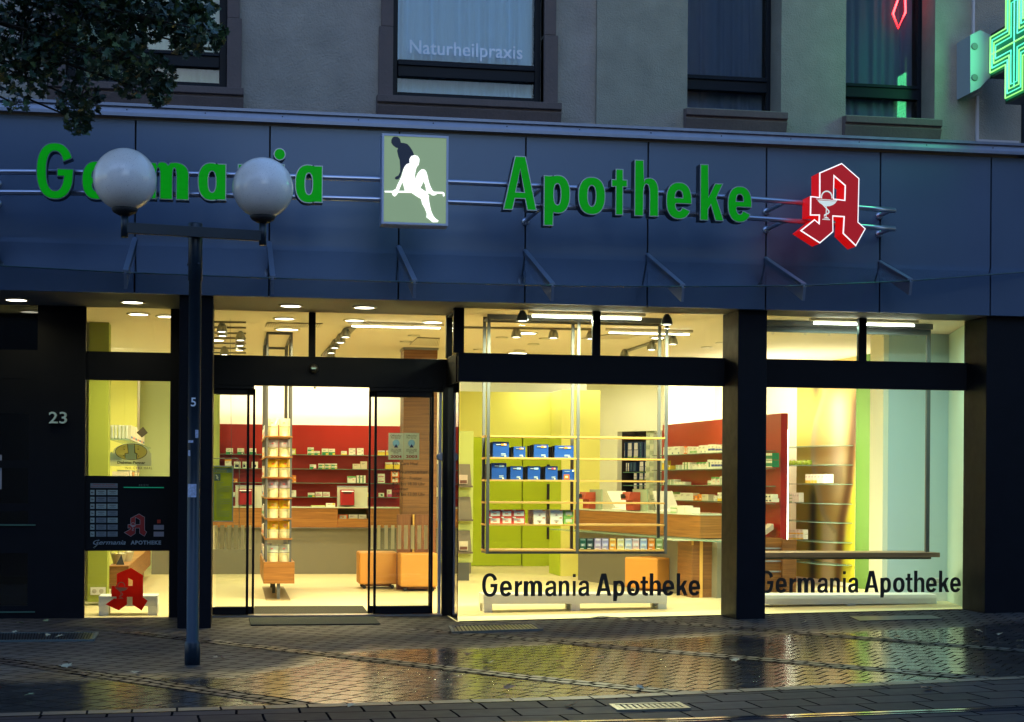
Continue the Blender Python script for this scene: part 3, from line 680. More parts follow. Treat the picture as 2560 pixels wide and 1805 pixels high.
# lime door recess and soft yellow bulkhead
ya = PY(1124, 1100, 8.2).x; yb = PY(1404, 1100, 7.4).x; yc = PY(1500, 1100, 7.4).x
z_hd = PY(1260, 1093, 8.2).z; z_top = PY(1260, 980, 8.2).z
part('bulkhead', M().box(PY(1140, 1100, 8.2).x, yb-.002, 8.2, 8.45, z_hd, z_top), yellowgreen)
part('yellow_column', M().box(yb, yc, 7.4, 8.2, .002, z_top), yellowgreen)
part('lime_reveal', M().box(yb-.012, yb-.002, 7.42, 8.199, .002, z_hd), lime)
lx = PY(1150, 1300, 10.12).x
ls = PY(1305, 1300, 10.12).x
part('lime_wall', M().box(lx-.3, ls-.008, 10.12, 10.3, .01, 2.6), lime)
part('lime_wall', M().box(ls+.008, yb+.6, 10.10, 10.3, .01, 2.6).box(ls+.008, yb+.3, 10.08, 10.10, .002, .12), lime)
# notches in the lime door (dark glazed slots)
for y0, y1 in ((1161, 1166), (1210, 1249), (1260, 1273), (1318, 1348)):
    a, b, c, d = YP(10.09).rect(1367, y0, 1377, y1); part('glazed_slot', M().box(a, b, 10.085, 10.098, c, d), black_m)
# wooden column
wc0 = PY(1009, 1000, 4.7).x; wc1 = PY(1093, 1000, 4.7).x
part('wood_column', M().box(wc0, wc1, 4.7, 5.1, .002, ZC-.03), wood_d)
part('column_cap', M().box(wc0-.01, wc1+.01, 4.68, 5.11, ZC-.03, ZC-.003), steel)
# pier by the right window, its side face, green strip, mural wall
px0 = PY(2219, 1400, 1.46).x; px1 = PY(2368, 1400, 1.46).x
part('pier', M().box(px0, px1, 1.46, 1.84, .002, ZC-.002), iceblue)
part('pier_side', M().box(px0-.06, px0-.001, 1.465, 1.84, .002, ZC-.002), cream)
part('skirting', M().box(px0-.075, px1, 1.445, 1.458, .002, .16).box(px0-.075, px0-.061, 1.458, 1.84, .002, .16), white_m)
m = M(); xa, xb = PY(2368, 1400, 1.46).x, PY(2419, 1400, .02).x
m.prism([(xa, 1.46, .002), (xb+.02, .05, .002), (xb+.4, .05, .002), (xa+.4, 1.46, .002)], (0, 0, ZC-.006)); part('side_wall', m, teal)
m = M(); m.box(7.1, 7.95, 2.3, 4.2, .002, ZC-.002); 
g0 = PZ(2138, 1471); g1x = PPL(2178, 1480, (g0.x, 0, 0), (1, 0, 0))
MW = Plane((PZ(1990, 1451).x, PZ(1990, 1451).y), (g0.x-PZ(1990, 1451).x, g0.y-PZ(1990, 1451).y))
ma, _ = MW.hit(1991, 1300); mb, _ = MW.hit(2138, 1300); mc, _ = MW.hit(2178, 1300)
part('green_wall', M().pbox(MW, mb+.002, mc+.05, 0, .08, .002, ZC-.002), fresh)
md_, _ = MW.hit(2222, 1300)
part('teal_wall', M().pbox(MW, mc+.052, md_+1.2, 0, .08, .002, ZC-.002), teal)
# mural: a blurred photographic close-up, printed across the wall
def mural_col(u, v):
    z = .06+(ZC-.07)*v; y = 1210-(z-1.33)*200
    def lerp(t, pts):
        for (a, b), (c, d) in zip(pts, pts[1:]):
            if t <= c: return b+(d-b)*max(0, (t-a))/(c-a)
        return pts[-1][1]
    def ss(a, b, x): t = max(0, min(1, (x-a)/(b-a))); return t*t*(3-2*t)
    mix = lambda c, d, t: tuple(c[i]*(1-t)+d[i]*t for i in range(3))
    g = lambda x, m_, w_: math.exp(-((x-m_)/w_)**2)
    ed = lerp(y, [(780, .62), (860, .50), (972, .43), (1038, .29), (1104, .24), (1164, .25), (1210, .31), (1254, .37), (1290, .43), (1311, .52), (1336, .64), (1353, .80), (1370, 1.1)])
    br = lerp(y, [(780, 1.3), (900, 1.12), (980, 1.02), (1080, .97), (1206, .91), (1300, .79), (1353, .77), (1400, .75), (1480, .73)])
    c = mix((.46, .40, .04), (.62, .50, .12), ss(1230, 960, y))
    c = mix(c, (.70, .66, .10), ss(960, 860, y)*.9)
    c = mix(c, (.035, .04, .012), g(u, .30, .075)*ss(1185, 1250, y))
    c = mix(c, (.12, .10, .05), g(u, .34, .075)*ss(1010, 930, y)*ss(800, 870, y))
    c = mix(c, (.66, .55, .33), ss(.40, .50, u)*(1-ss(br-.10, br-.02, u))*ss(1250, 1330, y))
    inn = ss(ed-.015, ed+.03, u)
    lim = mix((.52, .36, .12), (.66, .46, .16), g(u, .55, .16)*ss(1230, 1060, y))
    lim = mix(lim, (.80, .62, .42), g(u, .72, .14)*ss(940, 1010, y)*ss(1300, 1150, y))
    lim = mix(lim, (.42, .38, .24), g(u, ed+.05, .05)*.8)
    c = mix(c, lim, inn)
    c = mix(c, (.13, .055, .015), g(u, br, .085)*ss(930, 1010, y))
    c = mix(c, (.48, .44, .03), ss(br+.04, br+.12, u))
    c = mix(c, (.86, .85, .70), ss(870, 800, y)*g(u, .15, .25)*.9)
    return tuple(x**1.15 for x in c)
m = M(); cols = []; nu, nv = 60, 90
for j in range(nv+1):
    for i in range(nu+1):
        m.v.append(tuple(MW.at(ma+(mb-ma)*i/nu, -.004, .06+(ZC-.07)*j/nv))); cols.append(mural_col(i/nu, j/nv))
for j in range(nv):
    for i in range(nu): a = j*(nu+1)+i; m.f.append((a, a+1, a+nu+2, a+nu+1)); m.m.append(0); m.sm.append(True)
mm = bpy.data.materials.new('mural print'); mm.use_nodes = True
at = mm.node_tree.nodes.new('ShaderNodeAttribute'); at.attribute_name = 'paint'
mm.node_tree.links.new(at.outputs['Color'], mm.node_tree.nodes['Principled BSDF'].inputs['Base Color']); mm.node_tree.nodes['Principled BSDF'].inputs['Roughness'].default_value = .6
part('mural', m, mm, colors=cols)
part('mural_wall', M().pbox(MW, ma, mb, 0, .08, .002, ZC-.002), cream)


# unseen houses added to block sky, leaving a gap facing the shop
hm_ = mat('dark sky blocker front', (.06, .06, .065), .9)
for (xa, xb), lab in (((-48, -3.2), 'tall dark house added to block sky, behind the photographer on the left'), ((12.5, 60), 'tall dark house added to block sky, behind the photographer on the right')):
    obj('sky_block_house', M().box(xa, xb, -40, -27, 0, 19), hm_, None, lab, 'house', 'houses added to block sky')

obj('sky_block_house', M().box(-3.1, 12.4, -42, -33, 0, 7.6), hm_, None, 'low dark house added to block sky reflections, between the two tall ones', 'house', 'houses added to block sky')  # added to keep the horizon sky out of the glass reflections

# ============================================================ lamps
def area(parent, loc, rot, sx, sy, power, col, shape='RECTANGLE', spread=180):
    l = bpy.data.lights.new('lamp_light', 'AREA'); l.shape = shape; l.size = sx; l.size_y = sy; l.energy = power*GLOW*LAMP; l.color = col; l.spread = rad(spread)
    o = bpy.data.objects.new('lamp_light', l); C.objects.link(o); o.location = loc; o.rotation_euler = rot
    o.parent = parent; o.matrix_parent_inverse = Matrix.Translation(-world_loc(parent)); return o
lens_m = emis('lit lamp glass', (1, .93, .70), 9)
tube_m = emis('lit fluorescent tube', (.95, 1, .80), 14)
rim_m = mat('lamp rim', (.55, .50, .38), .4, .3)
DL = 0
def downlight(x, y, lab, r=.095, power=14, col=WARM, lit=True, grp='round downlights in the shop ceiling'):
    t = thing('downlight', lab, 'downlight', (x, y, ZC), grp)
    m = M().lathe((x, y, ZC), [(r+.022, -.001), (r+.022, -.012), (r, -.012), (r, -.001)], 24, cap=False); obj('rim', m, rim_m, t)
    obj('lens', M().lathe((x, y, ZC), [(r*.97, -.010), (r, -.003)], 24), lens_m if lit else mat('dim lamp glass', (.7, .65, .5), .4), t)
    if power: area(t, (x, y, ZC-.02), (0, 0, 0), r*1.6, r*1.6, power, col, 'DISK', 150)
    return t
for px, py, lab in ((41, 748, 'lit downlight in the entrance soffit, leftmost of four'), (331, 754, 'lit downlight in the soffit above the left narrow window'), (727, 763, 'lit downlight in the soffit left of the door mullion'), (911, 767, 'lit downlight in the soffit right of the door mullion')):
    p = PZ(px, py, ZC); downlight(p.x, p.y, lab, power=5, grp='downlights in the entrance soffit')
for px, py, lab in ((346, 784, 'lit downlight inside the narrow window, left one of two'), (418, 789.6, 'lit downlight inside the narrow window, right one of two'), (711, 795, 'lit downlight just inside the entrance, left of the door mullion'), (886, 799.5, 'lit downlight just inside the entrance, right of the door mullion'), (1082, 804, 'lit downlight just inside the entrance beside the glass corner')):
    p = PZ(px, py, ZC); downlight(p.x, p.y, lab, power=44)
for px, py, lab in ((1255, 842.5, 'small unlit ceiling lamp nearest the display rack post'), (1363, 845, 'small unlit ceiling lamp in the middle of the bay transom'), (1334, 859, 'small unlit ceiling lamp below the middle pair'), (1197, 873, 'small unlit ceiling lamp low at the left post'), (1299, 875, 'small unlit ceiling lamp low in the bay transom'), (1767, 867, 'small unlit ceiling lamp at the right of the bay transom'), (1804, 856, 'small unlit ceiling lamp touching the dark pillar')):
    p = PZ(px, py, ZC); downlight(p.x, p.y, lab, .05, 0, lit=False, grp='small ceiling lamps')
for px, py, lab in ((1035, 838, 'tiny ceiling lamp left of the air grille'), (1014, 853, 'tiny ceiling lamp under the air grille')):
    p = PZ(px, py, ZC); downlight(p.x, p.y, lab, .05, 0, lit=False, grp='small ceiling lamps')
# ceiling light rows deeper in the shop (their glow lights walls and floor)
deep = []
for x, y, pw in ((-.2, 4.2, 60), (1.6, 7.3, 60), (3.6, 5.2, 70), (-.9, 7.3, 50), (4.8, 2.6, 55), (3.2, 2.4, 50), (.6, 2.6, 45), (5.9, 5.4, 45)):
    t = downlight(x, y, 'round downlight deep in the shop ceiling behind the door beam', .12, pw, grp='downlights deep in the ceiling'); deep.append(t)
# fluorescent tubes in slots above the windows
def tube_lamp(pa, pb, z, lab, power, col, w=.05):
    a = PZ(*pa, z); b = PZ(*pb, z); a.y = b.y = (a.y+b.y)/2
    t = thing('tube_light', lab, 'tube light', ((a.x+b.x)/2, a.y, z), 'fluorescent tubes along the ceiling')
    obj('tube', M().tube([(a.x, a.y, z), (b.x, b.y, z)], w/2, 12), tube_m, t)
    obj('housing', M().box(a.x-.04, b.x+.04, a.y-.05, a.y+.05, z+w/2+.004, ZC-.002), rim_m, t)
    if power: area(t, ((a.x+b.x)/2, a.y, z-w/2-.01), (0, 0, 0), b.x-a.x, .06, power, col)
ZT = ZC-.05
m0 = PZ(1330, 779, ZT)
def tube_at(x0, x1, y, lab, power, col, r_=.012):
    t = thing('tube_light', lab, 'tube light', ((x0+x1)/2, y, ZT), 'fluorescent tubes along the ceiling')
    obj('tube', M().tube([(x0, y, ZT), (x1, y, ZT)], r_, 12), tube_m, t)
    obj('housing', M().box(x0-.04, x1+.04, y-r_*2, y+r_*2, ZT+.022, ZC-.002), rim_m, t)
    if power: area(t, ((x0+x1)/2, y, ZT-.03), (0, 0, 0), x1-x0, .025, power, col)
NEUT = (.98, 1, .62); GRN = (.62, 1, .80)
tube_at(PY(1331, 780, .12).x, PY(1603, 785, .12).x, .12, 'lit fluorescent tube at the top of the bay window', 270, NEUT)
tube_at(PY(2035, 797, .12).x, PY(2285, 803, .12).x, .12, 'lit fluorescent tube at the top of the right window', 62, GRN)
tube_at(PY(880, 811, 1.58).x, PY(1100, 815, 1.58).x, 1.58, 'thin lit tube inside the entrance right of the mullion', 20, WARM, .007)
tube_at(PY(1523, 827, 1.65).x, PY(1723, 832, 1.65).x, 1.65, 'thin lit tube behind the display rack in the bay', 22, WARM, .007)
# cove lighting behind the red panels and over the mural
def cove(name, lab, loc, rot, sx, sy, power, col, box):
    t = thing(name, lab, 'cove light', loc, 'cove lights')
    obj('tube', M().box(*box), tube_m, t); area(t, loc, rot, sx, sy, power, col)
YEL = (1, .95, .64)
cove('cove_light', 'bright strip light along the top edge of the red rear wall', ((ra+rb_)/2, 10.45, 2.12), (rad(-160), 0, 0), rb_-ra, .15, 120, YEL, (ra, rb_, 10.36, 10.42, 2.05, 2.09))
cove('cove_light', 'bright strip light behind the top of the red side wall', (6.85, 6.2, 2.1), (rad(180), rad(25), 0), .15, 4.4, 125, YEL, (6.74, 6.78, 4.0, 8.2, 2.03, 2.07))
cove('cove_light', 'strip light washing the rear corner behind the red side wall', (7.15, 9.7, 2.1), (rad(115), 0, 0), 1.4, .2, 90, YEL, (6.5, 7.8, 9.8, 9.84, 2.0, 2.04))
cove('cove_light', 'upright strip light at the end of the red side wall', (7.2, 4.3, 1.2), (0, rad(-90), 0), 2.1, .1, 70, YEL, (6.80, 6.83, 4.1, 4.16, .2, 2.0))
area(B, (4.9, 7.6, 2.85), (0, 0, 0), 1.6, 1.6, 70, YEL)  # this and the next two: fill lights added without a fixture
area(B, (2.6, 9.4, 2.7), (rad(180), 0, 0), 2.6, .8, 90, YEL)
area(B, (-1.7, 5.4, 2.85), (rad(20), 0, 0), .8, 1.2, 150, YEL)

# ============================================================ the sign on the fascia
def yr(x): return -1.43+.028*(x-1.5)**2
ZLOW = PY(1118, 505, -1.42).z; ZUP = PY(1118, 455, -1.42).z
rail_m = mat('satin steel rail', (.42, .45, .55), .28, .85)
S = thing('pharmacy_sign', 'green letters Germania Apotheke mounted on two curved steel rails across the fascia', 'sign', (2.0, -.52, ZLOW))
for z in (ZLOW, ZUP):
    xe_ = PZ(2243, 570, ZLOW).x
    obj('rail', M().tube([(x, yr(x), z) for x in [-4.3+i*(xe_+4.3)/40 for i in range(41)]], .024, 14), rail_m, S)
for x in (-2.02, .332, 2.667, 4.98, 6.105):
    for z in (ZLOW, ZUP):
        obj('bracket', M().tube([(x, -.505, z), (x, yr(x)+.01, z)], .019, 12).lathe((x, -.52, z), [(.018, -.03), (.033, -.02), (.038, 0), (.033, .008)], 16, 'y'), rail_m, S)
rim_l = mat('pale metal letter edge', (.26, .32, .36), .35, .6)
side_l = mat('dark letter side', (.025, .035, .05), .4, .4)
def sign_letter(ch, x0, y0, x1, y1):
    xm = PY((x0+x1)/2, (y0+y1)/2, -1.4).x; yf = yr(xm)-.17
    P = YP(yf); a0, a1, z0, z1 = P.rect(x0, y0, x1, y1)
    lp = glyph(ch, .19)
    m = M(); put_shape(m, lp, P, a0, a1, z0, z1, .066, .062)
    L = obj('letter', m, side_l, S)
    m = M(); put_shape(m, lp, P, a0, a1, z0, z1, .002, .0015); obj('letter_edge', m, rim_l, L)
    m = M(); put_shape(m, lp, P, a0, a1, z0, z1, -.001, .0025, ins=.0085); obj('letter_face', m, green_sign, L)
for a in (('G', 90, 356, 185, 498), ('e', 204, 402, 277, 499), ('r', 291, 404, 344, 498), ('m', 358, 404, 473, 499), ('a', 494, 406, 566, 502), ('n', 594, 408, 663, 502), ('.', 684, 370, 714.5, 401), ('i', 685, 410, 712, 504), ('a', 737, 411, 807, 508),
          ('A', 1257.7, 390, 1343, 525.5), ('p', 1359, 437, 1426, 565), ('o', 1445, 442, 1514, 537), ('t', 1528, 422, 1569, 538), ('h', 1586, 400, 1647, 541), ('e', 1665, 455, 1730, 548), ('k', 1750, 411, 1811, 552), ('e', 1819, 465, 1880, 556)):
    sign_letter(*a)
# picture light box with the two figures
yb_ = -1.60; LBP = YP(yb_)
ref = lambda v: (940+v[0]/6.225, 320+v[1]/6.225)
a0, a1, z0, z1 = LBP.rect(954.5, 336.5, 1121, 562)
LB = thing('light_box', 'framed light box with a white seated figure and its dark shadow figure', 'light box', ((a0+a1)/2, yb_, z0))
t_ = .018
obj('frame', M().box(a0, a1, yb_, yb_+.20, z0, z0+t_).box(a0, a1, yb_, yb_+.20, z1-t_, z1).box(a0, a0+t_, yb_, yb_+.20, z0+t_, z1-t_).box(a1-t_, a1, yb_, yb_+.20, z0+t_, z1-t_), mat('light blue grey frame', (.30, .36, .50), .4, .3), LB)
obj('panel', M().box(a0+t_, a1-t_, yb_+.012, yb_+.19, z0+t_, z1-t_), emis('lit olive acrylic', (.21, .315, .185), .85, (.10, .14, .08)), LB)
def pxpoly(m, pts, P, d, th, f):
    q = []
    for v in pts:
        px, py = f(v); a, z = P.hit(px, py); q.append((a, z))
    if area2(q) < 0: q.reverse()
    me = outline_mesh([q], th/2); R = Matrix(((P.u.x, 0, -P.n.x, 0), (P.u.y, 0, -P.n.y, 0), (0, 1, 0, 0), (0, 0, 0, 1)))
    m.add(me, Matrix.Translation(P.at(0, d, 0)) @ R); return m
dark = [(285,130),(335,133),(370,160),(385,200),(388,225),(440,230),(490,245),(530,290),(570,350),(592,410),(590,440),(525,560),(430,620),(400,700),(380,760),(350,795),(310,798),(293,775),(310,755),(350,735),(378,680),(378,600),(370,490),(350,440),(330,350),(345,308),(310,300),(265,265),(240,225),(240,180),(258,148)]
obj('shadow_figure', pxpoly(M(), dark, LBP, .010, .003, ref), mat('dark blue film', (.015, .025, .05), .5), LB)
white = [(525,545),(480,560),(445,600),(425,650),(400,740),(370,810),(330,890),(310,945),(275,965),(250,985),(250,1020),(265,1050),(290,1065),(315,1050),(345,1005),(365,950),(395,880),(412,840),(430,900),(450,975),(500,1003),(550,1005),(600,1040),(670,1085),(700,1100),(720,1180),(760,1250),(790,1330),(785,1390),(830,1420),(880,1465),(960,1465),(975,1440),(930,1410),(895,1370),(860,1290),(835,1180),(820,1080),(828,1060),(800,1020),(770,985),(690,930),(720,880),(735,830),(760,870),(775,930),(780,980),(840,1020),(870,1045),(905,1050),(945,1035),(925,1000),(880,970),(850,910),(825,840),(800,730),(780,670),(750,642),(715,640),(680,665),(645,710),(620,770),(610,795),(605,740),(615,680),(630,620),(640,600),(660,580),(675,530),(678,480),(650,435),(600,420),(550,435),(522,480),(522,530)]
fig_m = emis('lit white acrylic', (1, 1, .88), 1.15)
obj('seated_figure', pxpoly(M(), white, LBP, .004, .003, ref), fig_m, LB)
obj('bar', pxpoly(M(), [(132,975),(500,975),(1045,992),(1068,1010),(1070,1055),(1055,1066),(1042,1052),(1042,1022),(500,1006),(140,1000)], LBP, .0075, .003, ref), fig_m, LB)

# the red A with chalice and snake
ya_ = -1.27; AP = YP(ya_); fA = lambda v: (2000+v[0]/6.229, 380+v[1]/6.229)
A_out = [(650,170),(925,410),(910,1090),(1025,1195),(870,1470),(665,1270),(680,1015),(517,1005),(520,1245),(310,1425),(0,1225),(225,1045),(290,1100),(293,990),(155,990),(160,685),(300,700),(300,320)]
A_in = [(535,385),(697,525),(690,745),(528,725)]
def A_loops(P, f):
    return [[P.hit(*f(v)) for v in L] for L in (A_out, A_in)]
def A_mesh(loops, P, d, ex, ins):
    L = [inset(lp, ins, k > 0) for k, lp in enumerate(loops)]
    m = M(); R = Matrix(((P.u.x, 0, -P.n.x, 0), (P.u.y, 0, -P.n.y, 0), (0, 1, 0, 0), (0, 0, 0, 1)))
    m.add(outline_mesh(L, ex), Matrix.Translation(P.at(0, d, 0)) @ R); return m
def chalice(P, f, d, th=.003):
    m = M()
    pxpoly(m, [(245,728),(400,740),(578,755),(572,768),(400,752),(252,738)], P, d, th, f)
    pxpoly(m, [(265,752),(562,772),(545,800),(510,825),(460,845),(405,848),(350,828),(300,795)], P, d, th, f)
    pxpoly(m, [(343,1045),(462,1050),(462,1062),(343,1056)], P, d, th, f); pxpoly(m, [(360,1035),(380,1020),(410,1014),(432,1022),(448,1040)], P, d, th, f)
    pxpoly(m, [(400,850),(412,850),(408,1012),(396,1012)], P, d, th, f)
    arcp = [(310+0, 728)]
    ro = [(412+92*math.cos(a), 705-103*math.sin(a)) for a in [math.pi*1.06-(math.pi*1.12)*i/14 for i in range(15)]]
    ri = [(412+74*math.cos(a), 708-84*math.sin(a)) for a in [-.06*math.pi+(math.pi*1.12)*i/14 for i in range(15)]]
    pxpoly(m, ro+ri, P, d, th, f)
    pxpoly(m, [(345,828),(375,835),(420,885),(450,915),(455,945),(435,972),(395,980),(380,1008),(365,1008),(370,975),(400,960),(430,945),(432,922),(400,890)], P, d-.0035, th, f)
    return m
RA = thing('lit_a_sign', 'red gothic letter A box with white outline, chalice and snake', 'pharmacy sign', (5.4, ya_+.1, 3.6))
Lp = A_loops(AP, fA)
red_side = emis('lit red acrylic side', (.75, .004, .004), .62, (.35, .01, .01)); red_face = emis('lit red acrylic face', (.50, .0, .002), .50, (.30, .005, .008))
obj('body', A_mesh(Lp, AP, .105, .10, 0), red_side, RA)
obj('outline', A_mesh(Lp, AP, .002, .003, 0), emis('lit white outline', (1, .93, .88), .9), RA)
obj('face', A_mesh(Lp, AP, -.002, .003, .011), red_face, RA)
obj('chalice', chalice(AP, fA, -.0075), mat('white chalice film', (.8, .85, .75), .4, em=(.9, 1, .85), es=.45), RA)

# ============================================================ glass canopy
def canz(y): return 3.45+.345*(y+.52)
cn = Vector((0, -.345, 1)).normalized()
def canp(px, py):
    r = ray(px, py); p0 = Vector((0, -.52, 3.45)); return O+r*((p0-O).dot(cn)/r.dot(cn))
fe = [canp(*q) for q in ((0, 655), (318, 675), (682, 692), (1042, 702), (1383, 711), (1703, 715), (2007, 713), (2277, 706), (2500, 692))]
# smooth bow fitted through the front edge
def bow(x):
    pts = [(-4.5, -1.55), (-2.0, -1.66), (-.9, -1.80), (.35, -1.86), (1.7, -1.86), (2.9, -1.84), (3.85, -1.74), (4.97, -1.58), (6.13, -1.24), (7.25, -.80), (7.9, -.55)]
    for (a, b), (c, d) in zip(pts, pts[1:]):
        if a <= x <= c: return b+(d-b)*(x-a)/(c-a)
    return -.55
BO = [(round(p.x, 2), round(p.y, 2)) for p in fe]
print('canopy front', BO)
CA = thing('glass_canopy', 'curved glass canopy on grey fins projecting below the green letters', 'canopy', (2, -.6, 3.1))
edge_m = mat('canopy glass edge', (.02, .06, .07), .2)
cs = [-4.36]+[x for x in seams[2:10]]+[7.75]
for a, b in zip(cs, cs[1:]):
    m = M(); n = 6; i0 = 0; top = []; bot = []
    for k in range(n+1):
        x = a+.004+(b-a-.008)*k/n; yf = bow(x)
        for (y, dz, L) in ((-.53, 0, top), (yf, 0, top), (-.53, -.010, bot), (yf, -.010, bot)): L.append((x, y, canz(y)+dz))
    for k in range(n):
        m.poly([top[2*k], top[2*k+1], top[2*k+3], top[2*k+2]]); m.poly([bot[2*k], bot[2*k+2], bot[2*k+3], bot[2*k+1]]); m.poly([top[2*k+1], bot[2*k+1], bot[2*k+3], top[2*k+3]])
    g_ = obj('canopy_glass', m, canopy_glass, CA)
    obj('glass_edge', M().tube([(a+.01+(b-a-.02)*k/6, bow(a+.01+(b-a-.02)*k/6)-.004, canz(bow(a+.01+(b-a-.02)*k/6))-.005) for k in range(7)], .006, 8), edge_m, g_)
for x in seams[1:10]:
    yf = bow(x)-.02; m = M()
    m.prism([(x-.012, -.515, canz(-.52)+.03), (x-.012, yf, canz(yf)-.012), (x-.012, yf+.03, canz(yf)-.13), (x-.012, -.515, canz(-.52)-.10)], (.024, 0, 0))
    m.mi = 0; m.box(x-.028, x+.028, yf+.02, yf+.06, canz(yf)-.002, canz(yf)+.012)
    m.prism([(x-.022, -.53, canz(-.53)+.014), (x+.022, -.53, canz(-.53)+.014), (x+.022, yf+.02, canz(yf)+.016), (x-.022, yf+.02, canz(yf)+.016)], (0, 0, .008))
    obj('fin', m, mat('grey canopy fin', (.16, .20, .27), .45, .4), CA)

# ============================================================ street lamp with two globes
def pt_depth(px, py, d): return O+ray(px, py)*d
GL_, GR_ = pt_depth(312.2, 449, 11.60), pt_depth(657.4, 470, 11.95)
pb_ = PZ(481, 1661); L_ = thing('street_lamp', 'dark blue street lamp with two white globes on a crossarm', 'street lamp', pb_)
zt_ = PY(481, 557, pb_.y).z
m = M().lathe(pb_, [(.056, -.05), (.056, .155), (.047, .175), (.045, .176), (.045, zt_-.42), (.050, zt_-.418), (.050, zt_-.01), (.044, zt_)], 28)
for z in (zt_-.10, zt_-.30):
    for a in (0, 120, 240): m.lathe((pb_.x+.05*math.cos(rad(a-60)), pb_.y+.05*math.sin(rad(a-60)), z), [(.009, -.008), (.009, .008)], 8)
obj('pole', m, pole_m, L_)
ad = (GR_-GL_); ad.z = 0; al = ad.length; ad.normalize()
az = (PY(482, 583, pb_.y).z)
AMP = Plane((GL_.x, GL_.y), (ad.x, ad.y))
# pole must sit on the arm's line
obj('crossarm', M().pbox(AMP, .0, al, -.02, .02, az-.04, az+.035), pole_m, L_, bevel=.003)
globe_m = mat('weathered white globe', (.90, .88, .88), .16, var=.06, vs=3, coat=.3)
gn = globe_m.node_tree; pr_ = gn.nodes['Principled BSDF']
_t = gn.nodes.new('ShaderNodeBsdfTranslucent'); _t.inputs[0].default_value = (.95, .94, .96, 1); _m = gn.nodes.new('ShaderNodeMixShader'); _m.inputs[0].default_value = .12
gn.links.new(pr_.outputs[0], _m.inputs[1]); gn.links.new(_t.outputs[0], _m.inputs[2]); gn.links.new(_m.outputs[0], gn.nodes['Material Output'].inputs[0])
_sp = gn.nodes.new('ShaderNodeTexNoise'); _sp.inputs['Scale'].default_value = 95; _sr = gn.nodes.new('ShaderNodeValToRGB'); _sr.color_ramp.elements[0].position = .28; _sr.color_ramp.elements[0].color = (.12, .11, .11, 1); _sr.color_ramp.elements[1].position = .36; _sr.color_ramp.elements[1].color = (.96, .92, .88, 1)
gn.links.new(_sp.outputs[0], _sr.inputs[0]); gn.links.new(_sr.outputs[0], pr_.inputs['Base Color'])
for g, nm in ((GL_, 'l'), (GR_, 'r')):
    R_ = .22
    obj('upright', M().lathe((g.x, g.y, 0), [(.026, az-.07), (.026, g.z-R_-.01)], 16), pole_m, L_)
    G_ = obj('globe', M().lathe((g.x, g.y, g.z), [(R_*math.sin(rad(a)), -R_*math.cos(rad(a))) for a in range(14, 181, 5)], 48), globe_m, L_)
    obj('collar', M().lathe((g.x, g.y, g.z-R_), [(.035, -.035), (.08, -.012), (.092, .008), (.088, .02)], 24), mat('black rubber collar', (.012, .013, .016), .6), G_)
PF = YP(pb_.y-.0475)
m = M(); px_text(m, '5', PF, 477, 994, 490, 1016, d=0, offset=.012); obj('number', m, mat('white sticker number', (.75, .8, .85), .5), L_)
def patch(px0, y0, px1, y1, r, mt, nm):
    z0, z1 = PY(481, y1, pb_.y).z, PY(481, y0, pb_.y).z; m = M(); w2 = 15.6
    a0_ = math.asin(max(-1, min(1, (px0-481)/w2*.9))); a1_ = math.asin(max(-1, min(1, (px1-481)/w2*.9)))
    P_ = []
    for k in range(7):
        a = a0_+(a1_-a0_)*k/6-TH*.2; P_.append((pb_.x+r*math.sin(a), pb_.y-r*math.cos(a)))
    for (a, b), (c, d) in zip(P_, P_[1:]): m.poly([(a, b, z0), (c, d, z0), (c, d, z1), (a, b, z1)])
    obj(nm, m, mt, L_)
st_m = mat('torn white sticker', (.42, .47, .62), .7, var=.5, vs=60)
patch(466, 1210, 489, 1243, .0462, st_m, 'sticker'); patch(466, 1101, 480, 1107, .0462, st_m, 'sticker'); patch(485, 1075, 493, 1095, .0462, st_m, 'sticker'); patch(466, 1126, 472, 1140, .0462, st_m, 'sticker')

# ============================================================ green cross sign
XC = 7.15
def hx_(px, py): p = PPL(px, py, (XC, 0, 0), (1, 0, 0)); return p.y, p.z
y1_, zt1 = hx_(2478, 89); _, zb1 = hx_(2478, 190); y2_, _ = hx_(2516, 120); hh = zt1-zb1; ar = abs(y1_-y2_)
ar = .56*hh if ar > .9*hh or ar < .3*hh else ar
zc_ = (zt1+zb1)/2; y3_ = y1_-ar; y4_ = y3_-hh; y5_ = y4_-ar
CR = thing('green_cross_sign', 'glowing green neon cross projecting from the wall at the right edge', 'pharmacy cross', (XC, (y1_+y5_)/2, zc_-hh))
cross = [(y1_, zb1), (y3_, zb1), (y3_, zb1-ar), (y4_, zb1-ar), (y4_, zb1), (y5_, zb1), (y5_, zt1), (y4_, zt1), (y4_, zt1+ar), (y3_, zt1+ar), (y3_, zt1), (y1_, zt1)]
cross = [(-a, b) for a, b in cross]       # u = -y : to the right as seen from the left
obj('body', M().prism([(XC+.003, -a, b) for a, b in inset(cross, -.02)], (.16, 0, 0)), mat('black sign casing', (.008, .02, .015), .4), CR)
obj('panel', M().prism([(XC-.004, -a, b) for a, b in inset(cross, .004)], (.004, 0, 0)), mat('green back panel', (.004, .05, .03), .4, em=(0, .35, .14), es=.35), CR)
ne1 = emis('yellow green neon', (.30, 1, .12), 1.25); ne2 = emis('cyan neon', (.06, 1, .62), 1.05)
for k in range(5):
    q = inset(cross, .025+hh*.092*k); q = q+[q[0]]
    if k == 4: q = [(-(y1_-.03), zc_), (-(y5_+.03), zc_)]
    obj('neon_tube', M().tube([(XC-.02, -a, b) for a, b in q], .0075, 8, cap=False), (ne1, ne2)[k % 2], CR)
obj('neon_tube', M().tube([(XC-.02, (y3_+y4_)/2, zt1+ar-.09), (XC-.02, (y3_+y4_)/2, zb1-ar+.09)], .0075, 8), ne2, CR)
